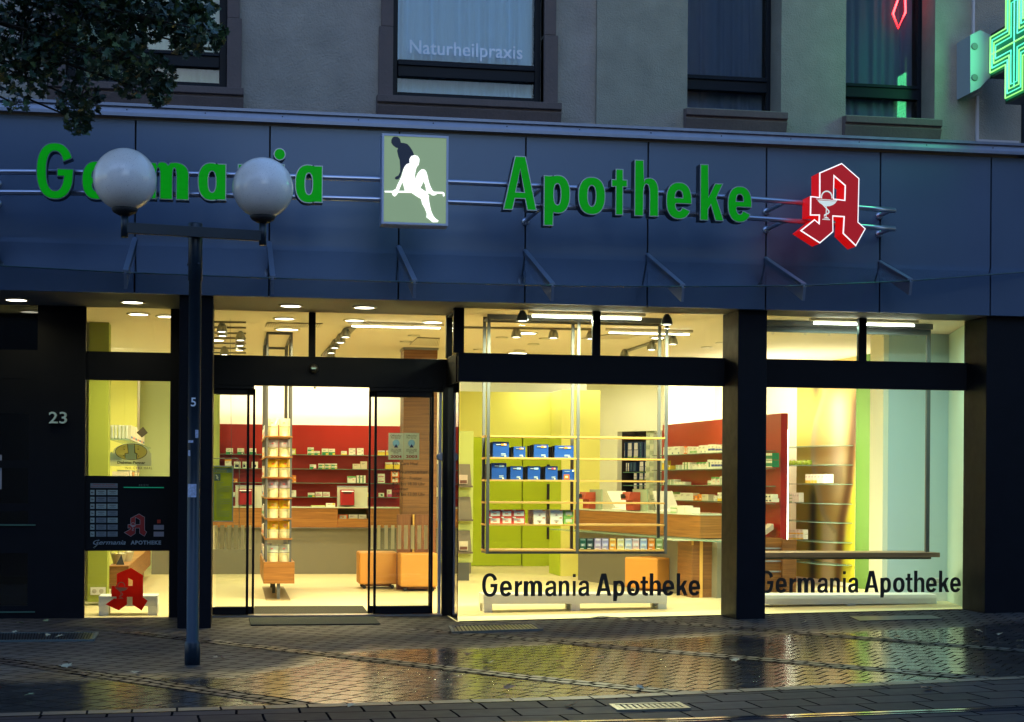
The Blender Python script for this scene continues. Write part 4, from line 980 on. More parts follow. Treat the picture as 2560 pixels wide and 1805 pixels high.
l = bpy.data.lights.new('lamp_light', 'AREA'); l.shape = 'RECTANGLE'; l.size = .6; l.size_y = .6; l.energy = 13*GLOW; l.color = (.12, 1, .35)
o = bpy.data.objects.new('lamp_light', l); C.objects.link(o); o.location = (XC-.06, (y1_+y5_)/2, zc_); o.rotation_euler = (0, rad(90), 0); o.parent = CR; o.matrix_parent_inverse = Matrix.Translation(-world_loc(CR))
HP = YP(-.70); hq = [HP.hit(2400+x/4.05, y/4.05) for x, y in ((105, 355), (205, 305), (312, 355), (312, 770), (200, 890), (105, 940))]
m = M().prism([(a, -.70, z) for a, z in hq], (0, .30, 0)); hs_ = obj('housing', m, mat('pale grey housing', (.30, .36, .40), .5, em=None), CR)
for y in (470, 785):
    a, z = HP.hit(2400+147/4.05, y/4.05); obj('cap', M().lathe((a, -.70, z), [(.028, -.012), (.034, -.006), (.034, 0)], 20, 'y'), mat('grey rubber cap', (.12, .14, .15), .6), hs_)
def tubesq(m, pts, w):
    for a, b in zip(pts, pts[1:]):
        m.box(min(a[0], b[0])-w, max(a[0], b[0])+w, -.44, -.402, min(a[1], b[1])-w, max(a[1], b[1])+w)
KP = YP(-.42); k1 = KP.hit(2434, 0); k2 = KP.hit(2443, 355); k3 = KP.hit(2549, 361)
m = M().box(k1[0]-.011, k1[0]+.011, -.43, -.402, KP.hit(2434, 90)[1], 7.1)
obj('cable_duct', m, mat('white cable duct', (.45, .44, .46), .6), None, 'upper white cable duct running up the wall above the green cross housing', 'cable duct')
m = M().box(k2[0]-.013, k2[0]+.013, -.43, -.402, k2[1], KP.hit(2443, 240)[1]).box(k2[0]+.014, k3[0]-.01, -.43, -.402, k2[1], k2[1]+.026)
obj('cable_duct', m, mat('white cable duct', (.45, .44, .46), .6), None, 'lower L shaped white cable duct beneath the green cross housing', 'cable duct')
# mirrored red neon in the upper right window: a reflection, modelled as glowing tubes
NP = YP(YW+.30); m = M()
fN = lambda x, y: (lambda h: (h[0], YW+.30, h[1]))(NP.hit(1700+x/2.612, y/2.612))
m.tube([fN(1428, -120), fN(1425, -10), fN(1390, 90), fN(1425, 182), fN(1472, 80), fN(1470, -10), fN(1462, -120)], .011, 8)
NS = obj('neon_reflection', m, emis('mirrored red neon', (1, .01, .015), 7), None, 'mirrored red neon reflection modelled as glowing tubes at the top of the right upstairs window', 'neon reflection')

# ============================================================ street things
def grate(px, lab, n, mt, fm, sink=0, bars_long=False):
    q = [GP(*p) for p in px]     # near-left, near-right, far-right, far-left
    t = thing('drain_grate', lab, 'drain grate', sum(q, Vector())/4)
    up = Vector((0, 0, .005)); B4 = lambda u, v: (q[0]*(1-u)+q[1]*u)*(1-v)+(q[3]*(1-u)+q[2]*u)*v
    wdt = (q[1]-q[0]).length; dpt = (q[3]-q[0]).length; eu = .03/wdt; ev = .03/dpt
    def slab(m, u0, u1, v0, v1, h): m.hexa([B4(u0, v0), B4(u1, v0), B4(u1, v1), B4(u0, v1)]+[B4(u0, v0)+h, B4(u1, v0)+h, B4(u1, v1)+h, B4(u0, v1)+h])
    m = M(); h = Vector((0, 0, .016)); slab(m, 0, 1, 0, ev, h); slab(m, 0, 1, 1-ev, 1, h); slab(m, 0, eu, ev, 1-ev, h); slab(m, 1-eu, 1, ev, 1-ev, h); obj('frame', m, fm, t)
    m = M(); slab(m, eu, 1-eu, ev, 1-ev, Vector((0, 0, .0065))); obj('pit', m, dark_gap, t)
    for k in range(n):
        m = M(); u = eu+(1-2*eu)*(k+.5)/n; slab(m, u-.3*(1-2*eu)/n, u+.3*(1-2*eu)/n, ev, 1-ev, Vector((0, 0, .013))); obj('bar', m, mt, t)
iron = mat('dark wet iron', (.03, .045, .055), .3, .5); brass = mat('worn pale iron', (.30, .29, .20), .35, .6)
grate(((-60, 1606), (236, 1603), (247, 1584), (-60, 1586)), 'long dark drain grate left of the lamp, covered with leaves', 40, iron, mat('grey metal frame', (.10, .14, .14), .5, .4))
grate(((1130, 1584), (1358, 1576), (1335, 1562), (1121, 1568)), 'dark drain grate in front of the bay window corner', 22, iron, mat('stone edging', (.09, .10, .09), .7))
grate(((1543, 1781), (1727, 1776), (1698, 1761), (1522, 1766)), 'small worn drain grate in the dark gutter paving', 11, brass, brass)
q = [GP(*p) for p in ((2150, 1554), (2358, 1548), (2328, 1540), (2122, 1543))]
obj('floor_hatch', M().hexa([v for v in q]+[v+Vector((0, 0, .008)) for v in q]), mat('dark wet steel hatch', (.02, .025, .035), .35, .3), None, 'flat dark hatch plate in the paving below the right window', 'hatch')
def mat_quad(name, qs, lab, mt, h=.012):
    q = [Vector(PZ(*p, 0)) for p in qs]; obj(name, M().hexa([v+Vector((0, 0, .003)) for v in q]+[v+Vector((0, 0, h)) for v in q]), mt, None, lab, 'door mat')
rib = mat('dark ribbed mat', (.022, .022, .016), .95, bump=.6, bs=40, stretch=(1, 6, 1))
mat_quad('door_mat', ((627, 1565), (951, 1562), (934, 1544), (622, 1547)), 'dark green mat outside the sliding door', mat('dark green mat', (.012, .022, .018), .95, bump=.5, bs=120))
mat_quad('door_mat', ((632, 1538), (921, 1535), (907, 1517), (636, 1518)), 'grey ribbed mat inside the sliding door', rib)
# tram rail
ra_, rb2 = GP(1640, 1806), GP(2560, 1774); dv = (rb2-ra_); dv.z = 0; dv.normalize(); p0 = ra_-dv*7; p1 = rb2+dv*10; nn = Vector((-dv.y, dv.x, 0))
rs = mat('wet polished rail steel', (.35, .36, .38), .12, .95)
def strip(o0, o1, z0, z1): 
    m = M(); n = 24
    for k in range(n):
        a = p0+(p1-p0)*k/n; b = p0+(p1-p0)*(k+1)/n
        A_ = lambda p, o, z: (p+nn*o)[:2]+(gz(p.x)+z,)
        m.hexa([A_(a, o0, z0), A_(b, o0, z0), A_(b, o1, z0), A_(a, o1, z0), A_(a, o0, z1), A_(b, o0, z1), A_(b, o1, z1), A_(a, o1, z1)])
    return m
TR = thing('tram_rail', 'shiny grooved tram rail crossing the lower right corner of the street', 'rail', (ra_+rb2)/2)
obj('rail_head', strip(.0, .05, -.02, .012), rs, TR); obj('groove_lip', strip(-.055, -.035, -.02, .010), rs, TR); obj('groove', strip(-.034, -.001, -.02, .006), dark_gap, TR)

# fallen leaves
def leaf_poly(c, s, rz, tilt):
    lobes = [(0, -.5), (.10, -.2), (.42, -.28), (.30, -.02), (.52, .18), (.22, .22), (.20, .42), (0, .62), (-.20, .42), (-.22, .22), (-.52, .18), (-.30, -.02), (-.42, -.28), (-.10, -.2)]
    R = Matrix.Rotation(rz, 3, 'Z') @ Matrix.Rotation(tilt[0], 3, 'X') @ Matrix.Rotation(tilt[1], 3, 'Y')
    return [c+R @ Vector((x*s, y*s, .25*s*abs(x))) for x, y in lobes]
lf_m = [mat('pale fallen leaf', (.34, .33, .22), .7), mat('brown fallen leaf', (.18, .10, .05), .7), mat('greenish fallen leaf', (.22, .27, .13), .7)]
lv = [(115, 1557, 2), (40, 1585, 0), (120, 1592, 0), (50, 1562, 2), (340, 1688, 0), (165, 1672, 0), (1216, 1663, 1), (1104, 1637, 1), (1224, 1663, 0), (1172, 1641, 1), (1402, 1661, 1), (1502, 1650, 1), (2250, 1686, 0), (2222, 1602, 1), (2242, 1597, 1), (2318, 1727, 1), (1427, 1771, 1), (1596, 1725, 0), (1838, 1657, 0), (2445, 1582, 0), (2550, 1608, 0), (2440, 1610, 1), (690, 1676, 0), (545, 1650, 0), (210, 1690, 1), (75, 1744, 2), (150, 1596, 0), (168, 1661, 1), (1927, 1617, 1), (1270, 1727, 1), (880, 1770, 0), (395, 1770, 1), (2010, 1560, 0), (2500, 1590, 0), (1145, 1700, 1), (620, 1765, 2)]
for px, py, k in lv:
    c = GP(px, py)+Vector((0, 0, .018)); s = random.uniform(.05, .095)
    obj('fallen_leaf', M().prism(leaf_poly(c, s, random.uniform(0, 6.2), (random.uniform(-.25, .25), random.uniform(-.3, .3))), (0, 0, .0015)), lf_m[k], None, 'small curled fallen leaf lying on the paving', 'leaf', 'fallen leaves on the paving')

# ============================================================ tree reaching in from the left
TB = Vector((-4.6, -3.6, 0))
T = thing('tree', 'dark leafy maple branches hanging over the top left corner', 'tree', TB)
bark = mat('dark bark', (.035, .028, .022), .9, bump=.8, bs=30)
m = M(); m.tube([TB+Vector((0, 0, -.05)), TB+Vector((.03, .02, 1.5)), TB+Vector((0, .05, 3.2)), TB+Vector((.1, 0, 4.6)), TB+Vector((0, 0, 7))], .17, 14, r2=.08); obj('trunk', m, bark, T)
blobs = [(60, 60, 130, 110, 600), (210, 40, 120, 70, 420), (330, 50, 100, 70, 520), (430, 40, 80, 45, 360), (500, 30, 50, 34, 130), (535, 95, 34, 36, 90), (505, 75, 40, 30, 90), (60, 180, 100, 70, 300), (190, 150, 110, 60, 200), (300, 150, 90, 50, 260), (390, 190, 50, 60, 160), (400, 240, 30, 26, 70), (200, 250, 60, 50, 180), (195, 300, 40, 38, 120), (40, 260, 50, 20, 24), (350, -60, 260, 60, 500), (80, -60, 200, 60, 500), (330, 215, 45, 35, 80), (-80, 120, 80, 180, 400), (470, 110, 45, 35, 130), (120, 110, 60, 60, 160)]
crown = M(); limbs = M()
hub = TB+Vector((.1, 0, 4.9)); twigs = []
for bx_, by_, rx_, ry_, n in blobs:
    c = PY(bx_, by_, -3.4+random.uniform(-.7, .7))
    mid = hub*.5+c*.5+Vector((0, random.uniform(-.2, .2), .18)); limbs.tube([hub+Vector((0, 0, random.uniform(-.6, .8))), mid, c], .028, 7, r2=.006)
    for k in range(n):
        a = random.uniform(0, 6.283); r_ = random.random()**.55
        dx = rx_*r_*math.cos(a); dy = ry_*r_*math.sin(a)
        p = PY(bx_+dx, by_+dy, c.y+random.gauss(0, .28))
        if k % 9 == 0: limbs.tube([c.lerp(p, .05), c.lerp(p, .5)+Vector((0, 0, .03)), p], .006, 5, r2=.002)
        crown.mi = random.choice((0, 0, 0, 1, 1, 2))
        crown.poly(leaf_poly(p, random.uniform(.035, .080), random.uniform(0, 6.28), (random.gauss(.5, .6), random.gauss(0, .6))))
obj('limb', limbs, bark, T)
obj('crown', crown, [mat('dark maple leaf', (.012, .035, .014), .45), mat('green maple leaf', (.03, .075, .03), .45), mat('young maple leaf', (.07, .11, .025), .5)], T)

# ---- small things on the door beam
p = PY(783.6, 921, .70); t = thing('motion_sensor', 'round black motion sensor on the beam above the sliding door', 'sensor', p)
obj('dome', M().lathe((p.x, .729, p.z), [(.012, -.055), (.03, -.045), (.045, -.02), (.05, 0)], 20, 'y'), black_m, t)
obj('lens', M().box(p.x-.02, p.x+.02, .668, .672, p.z-.008, p.z+.006), mat('grey sensor lens', (.35, .5, .48), .2, em=(.3, .6, .5), es=.25), t)
p = PY(787, 969.5, .72); m = M(); m.prism([(p.x+(.017 if k % 2 == 0 else .008)*math.sin(k*math.pi/5), .71, p.z+(.017 if k % 2 == 0 else .008)*math.cos(k*math.pi/5)) for k in range(10)], (0, .008, 0)); m.tube([(p.x, .714, p.z+.014), (p.x, .714, zdt+.004)], .002, 5)
obj('hanging_star', m, black_m, None, 'tiny dark star hanging from the door beam', 'ornament')

# ============================================================ inside the shop
ORD = ['first', 'second', 'third', 'fourth', 'fifth', 'sixth', 'seventh', 'eighth', 'ninth', 'tenth', 'eleventh', 'twelfth', 'thirteenth', 'fourteenth', 'fifteenth', 'sixteenth']
WHITE = (.80, .80, .68); GRN_ = (.02, .30, .10); YEL_ = (.85, .62, .06); ORG = (.85, .28, .02); MAG = (.50, .03, .12); NAVY = (.015, .04, .13); BLU = (.015, .12, .42)
def col(c): return mat('print %d %d %d' % tuple(int(v*100) for v in c), c, .5)
def carton(P, x0, y0, x1, y1, depth, base, bands, label, cat='carton', group=None, name='carton', textbars=True, d0=0.0, top=None):
    """a printed box: body plus printed fields; bands = (u0,v0,u1,v1,colour) in face fractions, v up"""
    a0, a1, z0, z1 = P.rect(x0, y0, x1, y1); a1 -= .003
    m = M(); m.mi = 0; m.pbox(P, a0, a1, d0, d0+depth, z0, z1); ms = [col(base)]
    fl = list(bands)
    if textbars: fl += [(.14, .70, .62, .76, (.25, .22, .20)), (.14, .60, .45, .645, (.35, .30, .28))]
    for k, (u0, v0, u1, v1, c) in enumerate(fl):
        m.mi = len(ms); ms.append(col(c)); e = .0012+.0004*k
        m.pbox(P, a0+(a1-a0)*u0, a0+(a1-a0)*u1, d0-e, d0-.0002, z0+(z1-z0)*v0, z0+(z1-z0)*v1)
    return obj(name, m, ms, None, label, cat, group)
ST = {'gb': ('white, green and black', WHITE, [(0, 0, .55, .42, GRN_), (.5, 0, .95, .38, (.03, .03, .03)), (.62, .05, .82, .3, WHITE)]),
      'gy': ('white, green and yellow', WHITE, [(0, 0, 1, .45, GRN_), (.62, 0, 1, .28, YEL_)]),
      'yg': ('yellow green', (.6, .62, .05), [(.1, .2, .8, .8, WHITE)]),
      'y': ('yellow', YEL_, [(0, .72, 1, 1, WHITE)]), 'w': ('plain white', WHITE, []), 'wy': ('white and yellow', WHITE, [(.0, 0, 1, .3, YEL_)]),
      'wt': ('white printed', WHITE, [(.7, .08, .9, .3, (.2, .25, .3))]), 'o': ('orange', ORG, [(.08, .3, .3, .8, (.1, .05, .1)), (.6, .2, .9, .4, WHITE)]),
      'm': ('white and magenta', WHITE, [(0, .25, .85, .45, MAG)]), 'gs': ('green striped white', WHITE, [(.22, 0, .38, 1, (.12, .3, .14)), (.62, 0, .78, 1, (.12, .3, .14))]),
      'gt': ('green topped white', WHITE, [(0, .78, 1, 1, (.12, .40, .12)), (.6, .4, .8, .5, (.7, .1, .1))]), 'or': ('orange red and white', (.80, .18, .03), [(.15, .15, .85, .85, WHITE), (.4, .4, .6, .6, ORG)]),
      'ow': ('white box with an orange top', WHITE, [(0, .82, 1, 1, (.85, .40, .06))]), 'bk': ('white and black labelled', WHITE, [(.15, .2, .7, .6, (.04, .05, .09))]),
      'pk': ('white and pink', WHITE, [(0, 0, 1, .38, (.75, .12, .35))]), 'gp': ('white, green and pink', WHITE, [(0, 0, .6, .45, GRN_), (.55, 0, 1, .2, (.8, .15, .3))]),
      'wg': ('white box with a green square', WHITE, [(.35, .2, .75, .7, (.05, .2, .1))]), 'be': ('plain beige', (.72, .66, .46), [(.2, .05, .21, 1, (.4, .35, .25)), (.45, .05, .46, 1, (.4, .35, .25)), (.7, .05, .71, 1, (.4, .35, .25))]),
      'wb': ('white and blue striped', WHITE, [(0, .25, 1, .5, (.03, .06, .3))]), 'pa': ('pale green and white', WHITE, [(0, .1, 1, .4, (.25, .5, .2))]), 'dg': ('dark green topped', (.35, .5, .15), [(0, .6, 1, 1, (.02, .12, .05))])}
def row(P, name, items, depth, grp, f):
    items = sorted(items, key=lambda t: (t[0], -t[1])); n = 0; last = -99; stackpos = {}
    xs = []
    for it in items:
        if not xs or it[0]-xs[-1] > 6: xs.append(it[0])
    for it in items:
        x0, y0, x1, y1, st = it; k = max(i for i, v in enumerate(xs) if it[0] >= v-.01)
        same = [j for j in items if abs(j[0]-x0) <= 6]
        pos = '' if len(same) == 1 else (', upper' if y0 == min(j[1] for j in same) else ', lower')
        d, base, bands = ST[st]
        (q0, r0), (q1, r1) = f(x0, y0), f(x1, y1)
        carton(P, q0, r0, q1, r1, depth, base, bands, '%s carton, %s from left%s, %s' % (d, ORD[k], pos, name), group=grp)
f1 = lambda x, y: (520+x/6.747, 1060+y/6.747)
g2 = lambda x, y: ((780+x/5.74-520)*6.747, (1060+y/5.74-1060)*6.747)
def L2(l): return [(*g2(a, b), *g2(c, d), s) for a, b, c, d, s in l]
RW = YP(9.96)
rows = [
 ('top red rear wall shelf', [(305,408,425,514,'gb'),(497,410,613,514,'gb'),(702,410,818,514,'gb'),(1402,415,1485,518,'yg'),(1683,395,1788,457,'gy'),(1683,459,1788,520,'gy'),(1792,455,1892,520,'gy'),(1925,415,2030,520,'gy'),(2036,418,2145,520,'gy')]+L2([(422,388,503,445,'wy'),(533,347,626,395,'wt'),(533,397,626,445,'wt'),(649,347,743,395,'wt'),(649,397,743,445,'wt'),(950,380,1048,450,'y'),(1068,380,1160,450,'y')])),
 ('second red rear wall shelf', [(50,635,160,753,'wg'),(285,598,403,753,'ow'),(440,635,552,753,'bk'),(583,637,655,753,'bk'),(738,637,845,753,'bk'),(1720,683,1828,755,'gp'),(1865,668,1968,711,'gy'),(1865,713,1968,755,'gy'),(1978,668,2075,711,'gy'),(1978,713,2075,755,'gy'),(2082,668,2180,711,'gy'),(2082,713,2180,755,'gy')]+L2([(587,572,695,645,'be'),(699,537,793,645,'be'),(1055,550,1167,645,'y'),(1180,550,1280,645,'y')])),
 ('third red rear wall shelf', [(420,922,500,988,'o'),(1400,868,1490,928,'o'),(1400,930,1490,990,'o')]+L2([(510,748,632,845,'gt'),(645,738,772,845,'gs'),(950,715,1047,780,'m'),(950,782,1047,845,'m'),(1135,682,1250,762,'or'),(1135,764,1250,845,'or')])),
 ('fourth red rear wall shelf', [(400,1152,460,1225,'wt'),(1380,1118,1490,1228,'w'),(1690,1160,1803,1227,'gy'),(1817,1147,1930,1227,'m'),(1943,1147,2057,1227,'m')]+L2([(795,985,812,1045,'y'),(960,990,1037,1045,'wg'),(1082,943,1145,1045,'pk')]))]
for nm, items in rows: row(RW, nm, items, .11, 'cartons on the red rear wall', f1)
for y, nm in ((1136.6, 'top'), (1172, 'second'), (1207, 'third'), (1242.3, 'fourth')):
    z = RW.hit(800, y)[1]; a = RW.hit(440, y)[0]; b = RW.hit(998, y)[0]
    obj('glass_shelf', M().box(a, b, 9.94, 10.198, z-.010, z-.0005), shelf_glass, None, '%s thin glass shelf on the red rear wall' % nm, 'shelf', 'glass shelves on the red rear wall')

# long counter along the rear
CT = 8.0
ca = PY(379, 1300, CT).x; cb_ = PY(1180, 1300, CT).x; zc1 = PY(860, 1270.5, CT).z; zc0 = PY(860, 1319, CT).z
K = thing('sales_counter', 'long counter with oak band and grey front behind the sliding door', 'counter', ((ca+cb_)/2, CT, 0))
obj('front', M().box(ca, cb_, CT+.06, CT+.7, .002, zc0-.012), felt, K)
dra, drb = PY(845, 1300, CT).x, PY(921, 1300, CT).x
obj('wood_band', M().box(ca, dra-.004, CT, CT+.62, zc0, zc1).box(drb+.004, cb_, CT, CT+.62, zc0, zc1), wood_m, K)
zd = PY(880, 1297, CT).z
obj('open_tray', M().box(dra, drb, CT-.012, CT+.012, zc0+.004, zd), wood_m, K)
obj('tray_floor', M().box(dra, drb, CT+.02, CT+.3, zd-.03, zd-.02).box(dra, drb, CT+.31, CT+.33, zd-.02, zc1-.01), felt, K)
obj('worktop', M().box(ca, cb_, CT-.015, CT+.66, zc1+.002, zc1+.016), mat('pale green glass top', (.55, .62, .48), .15), K)
obj('trim', M().box(ca, cb_, CT-.004, CT+.06, zc0-.011, zc0-.002), steel, K)
KP_ = YP(CT+.10)
for (x0, x1, st), wd in zip(((845.5, 870, 'or'), (872, 895, 'wy'), (897, 917, 'wt')), ('orange and white', 'white and yellow', 'white')):
    d, b_, bn = ST[st]; carton(KP_, x0, 1286.5, x1, 1300, .05, b_, bn, '%s leaflet pack in the open counter tray' % wd, 'leaflets', 'leaflet packs in the counter tray', 'leaflet_pack')
KP2 = YP(CT+.2)
carton(KP2, *f1(1995, 1337), *f1(2148, 1396), .12, WHITE, [(.7, .5, .95, 1, YEL_)], 'white carton on the long counter left of the grey screen', group='packs on the long counter')
carton(KP2, *f1(1740, 1374), *f1(1982, 1398), .1, (.45, .55, .12), [(.05, .3, .95, .6, WHITE)], 'flat yellow green pack lying on the long counter', group='packs on the long counter', textbars=False)
# the two service screens with red machines
def screen(x0, x1, y0, y1, rx0, rx1, ry0, ry1, lab):
    P = YP(CT+.12); a0, a1, z0, z1 = P.rect(x0, y0, x1, y1); z0 = zc1+.017
    t = thing('service_screen', lab, 'screen', ((a0+a1)/2, CT+.12, z0), 'service screens on the long counter')
    obj('glass_panel', M().box(a0, a1, CT+.12, CT+.135, z0, z1), mat('frosted grey glass', (.50, .53, .42), .25), t)
    obj('top_rail', M().box(a0-.003, a1+.003, CT+.115, CT+.14, z1+.001, z1+.012), alu, t)
    P = YP(CT+.04); b0, b1, w0, w1 = P.rect(rx0, ry0, rx1, ry1)
    r = obj('payment_unit', M().box(b0, b1, CT+.04, CT+.115, w0, w1), mat('dark red case', (.30, .008, .012), .4), t, bevel=.004)
    obj('slot', M().box(b0+(b1-b0)*.2, b1-(b1-b0)*.2, CT+.034, CT+.0395, w1-.055, w1-.037), black_m, r)
    obj('light_strip', M().box(b0+(b1-b0)*.08, b1-(b1-b0)*.06, CT+.034, CT+.0395, w1-.030, w1-.016), mat('pale strip', (.8, .75, .65), .3, em=(1, .95, .8), es=.5), r)
screen(588.5, 655, 1215, 1267, 596, 630, 1222, 1262, 'grey glass screen with red unit left of the product tower')
screen(843, 919, 1217, 1269, 851, 886, 1224, 1263, 'grey glass screen with red unit right of the product tower')

# product tower (long gondola seen end on)
t0, t1, ty0, ty1 = PY(664, 1200, 3.0).x, PY(729.5, 1200, 3.0).x, 3.0, 5.1
b0, b1, bz0, bz1 = YP(3.0).rect(658.5, 1404.7, 736, 1458.6)
TW = thing('product_tower', 'tall narrow steel product rack with oak shelves and a wooden base box', 'display rack', ((t0+t1)/2, 4.0, 0))
for y in (ty0, ty0+.55, ty1-.6, ty1-.02):
    for x in (t0, t1-.022): obj('post', M().box(x, x+.022, y, y+.03, bz1, ZC-.03), rack_m, TW)
for y in (ty0, ty1-.02): obj('crossbar', M().box(t0, t1, y-.001, y+.029, ZC-.029, ZC-.002), rack_m, TW)
for x in (t0, t1-.022): obj('crossbar', M().box(x, x+.022, ty0+.03, ty1-.02, ZC-.028, ZC-.003), rack_m, TW)
obj('base_box', M().box(b0, b1, 2.97, ty1+.02, bz0, bz1), wood_m, TW, bevel=.003)
tiers = [1091, 1142, 1193.5, 1245, 1296.5, 1347]
for y in tiers:
    z = PY(697, y, 3.0).z; obj('oak_shelf', M().box(t0-.008, t1+.008, 2.985, ty1, z-.009, z+.006), wood_m, TW)
for x, y in ((PZ(696, 1500).x, 3.02), ((t0+t1)/2-.02, 4.0), ((t0+t1)/2-.02, 5.0)): obj('leg', M().box(x-.017, x+.017, y-.017, y+.017, .012, bz0), rack_m, TW)
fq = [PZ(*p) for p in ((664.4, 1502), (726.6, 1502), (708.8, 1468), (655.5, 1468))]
obj('floor_sheet', M().hexa([v+Vector((0, 0, .002)) for v in fq]+[v+Vector((0, 0, .010)) for v in fq]), mat('brown floor sheet', (.28, .22, .12), .6), TW)  # thin brown sheet on the floor under the rack
pouch_cols = [((.62, .62, .38), 'pale green'), ((.42, .36, .36), 'grey violet'), ((.80, .48, .01), 'yellow'), ((.42, .36, .42), 'violet grey'), ((.80, .48, .01), 'yellow'), ((.80, .46, .01), 'golden'), ((.55, .60, .45), 'clear pale')]
tz = [(1046, 1089), (1097, 1140), (1148, 1191), (1199, 1243), (1251, 1294.5), (1302, 1345), (1361, 1404)]
tn = ['top', 'second', 'third', 'fourth', 'fifth', 'sixth', 'lowest']
plast = mat('creamy pouch window', (.72, .66, .36), .35, coat=.5, var=.1, vs=40)
for k, (y0, y1) in enumerate(tz):
    for j, (x0, x1) in enumerate(((667.8, 696.5), (698, 726.5))):
        P = YP(3.03); a0, a1, z0, z1 = P.rect(x0, y0, x1, y1)
        if k < 6: z0 = PY(697, tiers[k], 3.0).z+.0065
        else: z0 = bz1+.001
        m = M(); nx, nz = 6, 8
        for s in (0, 1):
            for jz in range(nz+1):
                v = jz/nz; th = .050*(1-v)**.7*(1)+.003
                for ix in range(nx+1):
                    u = ix/nx; bul = th*(1-(2*u-1)**4)*(.9+.2*random.random()); w = .5+(u-.5)*(.94+.06*v)
                    m.v.append((a0+(a1-a0)*w, 3.085+(-bul if s == 0 else bul*.6), z0+(z1-z0)*v))
        st_ = (nx+1)*(nz+1)
        for jz in range(nz):
            for ix in range(nx):
                a = jz*(nx+1)+ix; m.f.append((a, a+1, a+nx+2, a+nx+1)); m.m.append(0 if jz >= 4 else 1); m.sm.append(True)
                b = a+st_; m.f.append((b, b+nx+1, b+nx+2, b+1)); m.m.append(0); m.sm.append(True)
        m.mi = 2; m.box(a0+(a1-a0)*(.06+.0*j), a0+(a1-a0)*.94, 3.030, 3.033, z0+(z1-z0)*.50, z0+(z1-z0)*.535)
        m.mi = 3; cx = a0+(a1-a0)*(.42+.12*((k*7+j*3) % 3)/2); m.box(cx-.012, cx+.012, 3.045, 3.055, z0+(z1-z0)*.73, z0+(z1-z0)*.765)
        cc, cn_ = pouch_cols[k]
        obj('tea_pouch', m, [mat('pouch '+cn_, cc, .3, coat=.6, var=.12, vs=30), plast, mat('pouch dark band', (.12, .08, .06), .5), mat('pouch red tag', (.8, .03, .01), .5)], None, '%s pouch on the %s tier of the product tower, %s of two' % (cn_, tn[k], ('left', 'right')[j]), 'pouch', 'pouches on the product tower')
# goods visible on the tower's left side
for k, (y0, y1) in enumerate(tz):
    zb_ = (PY(697, tiers[k], 3.0).z+.007) if k < 6 else bz1+.001
    for q_, yy in enumerate((3.7, 4.35)):
        h_ = random.uniform(.10, .15); cc = random.choice((WHITE, (.7, .72, .6), (.6, .62, .66), (.72, .6, .55)))
        m = M().box(t0-.004, t0+.10, yy, yy+.4, zb_, zb_+h_); m.mi = 1; m.box(t0-.006, t0-.0045, yy+.02, yy+.38, zb_+h_*.2, zb_+h_*.45)
        obj('side_carton', m, [col(cc), col(random.choice((BLU, ORG, MAG, GRN_)))], None, '%s carton row on the %s tier, along the left side of the product tower' % (('nearer', 'farther')[q_], tn[k]), 'carton', 'cartons along the tower side')

# stools: leather cubes on castors
def stool(c, s, h, rot, lab, zb=.06):
    t = thing('cube_stool', lab, 'stool', (c[0], c[1], 0), 'orange cube stools')
    R = Matrix.Rotation(rot, 3, 'Z'); m = M(); cv = Vector((c[0], c[1], 0))
    P = lambda x, y, z: cv+R @ Vector((x, y, z)); e = s/2
    m.hexa([P(-e*.99, -e*.99, zb), P(e*.99, -e*.99, zb), P(e*.99, e*.99, zb), P(-e*.99, e*.99, zb), P(-e, -e, h), P(e, -e, h), P(e, e, h), P(-e, e, h)])
    obj('seat', m, orange_m, t, bevel=.018)
    m = M(); g = e*.6; m.hexa([P(-g, -g, .03), P(g, -g, .03), P(g, g, .03), P(-g, g, .03), P(-g, -g, zb+.003), P(g, -g, zb+.003), P(g, g, zb+.003), P(-g, g, zb+.003)]); obj('underframe', m, wood_d, t)
    for sx in (-1, 1):
        for sy in (-1, 1):
            p = P(sx*e*.72, sy*e*.72, 0); obj('castor', M().lathe((p.x, p.y-.011, .026), [(.024, 0), (.024, .022)], 14, 'y'), black_m, t)
def stool_px(x0, x1, yt, yb_, yy, lab, rot=0, s=None):
    a0 = PY(x0, 1420, yy).x; a1 = PY(x1, 1420, yy).x; s = s or (a1-a0); h = PY((x0+x1)/2, yt, yy).z
    stool(((a0+a1)/2, yy+s/2), s, h, rot, lab)
stool_px(898, 996, 1381, 1464, 4.75, 'orange cube stool left of the wooden column')
stool_px(1001, 1096, 1384, 1470, 4.25, 'orange cube stool in front of the wooden column')
SR = PZ(1645, 1487)
stool((SR.x+.05, SR.y+.42), .50, PY(1645, 1397, SR.y).z, rad(38), 'orange cube stool behind the bay window beside the oak cabinet')
# reddish planks behind the stools
p0_ = PY(992, 1330, 4.62).x
W_ = thing('plank_stand', 'red brown wooden stand with light edges behind the orange stools', 'stand', (p0_+.2, 4.66, 0))
zpk = PY(1030, 1286, 4.62).z
for k, (xa, xb) in enumerate(((992, 1026), (1031, 1036), (1037, 1088))):
    a, b = PY(xa, 1330, 4.62).x, PY(xb, 1330, 4.62).x
    obj('board', M().box(a+.002, b-.002, 4.60, 4.66, .45 if k != 1 else .44, zpk), (wood_dv, wood_l, wood_dv)[k], W_)
obj('foot', M().box(p0_, p0_+.45, 4.60, 4.66, .002, .44), wood_dv, W_)

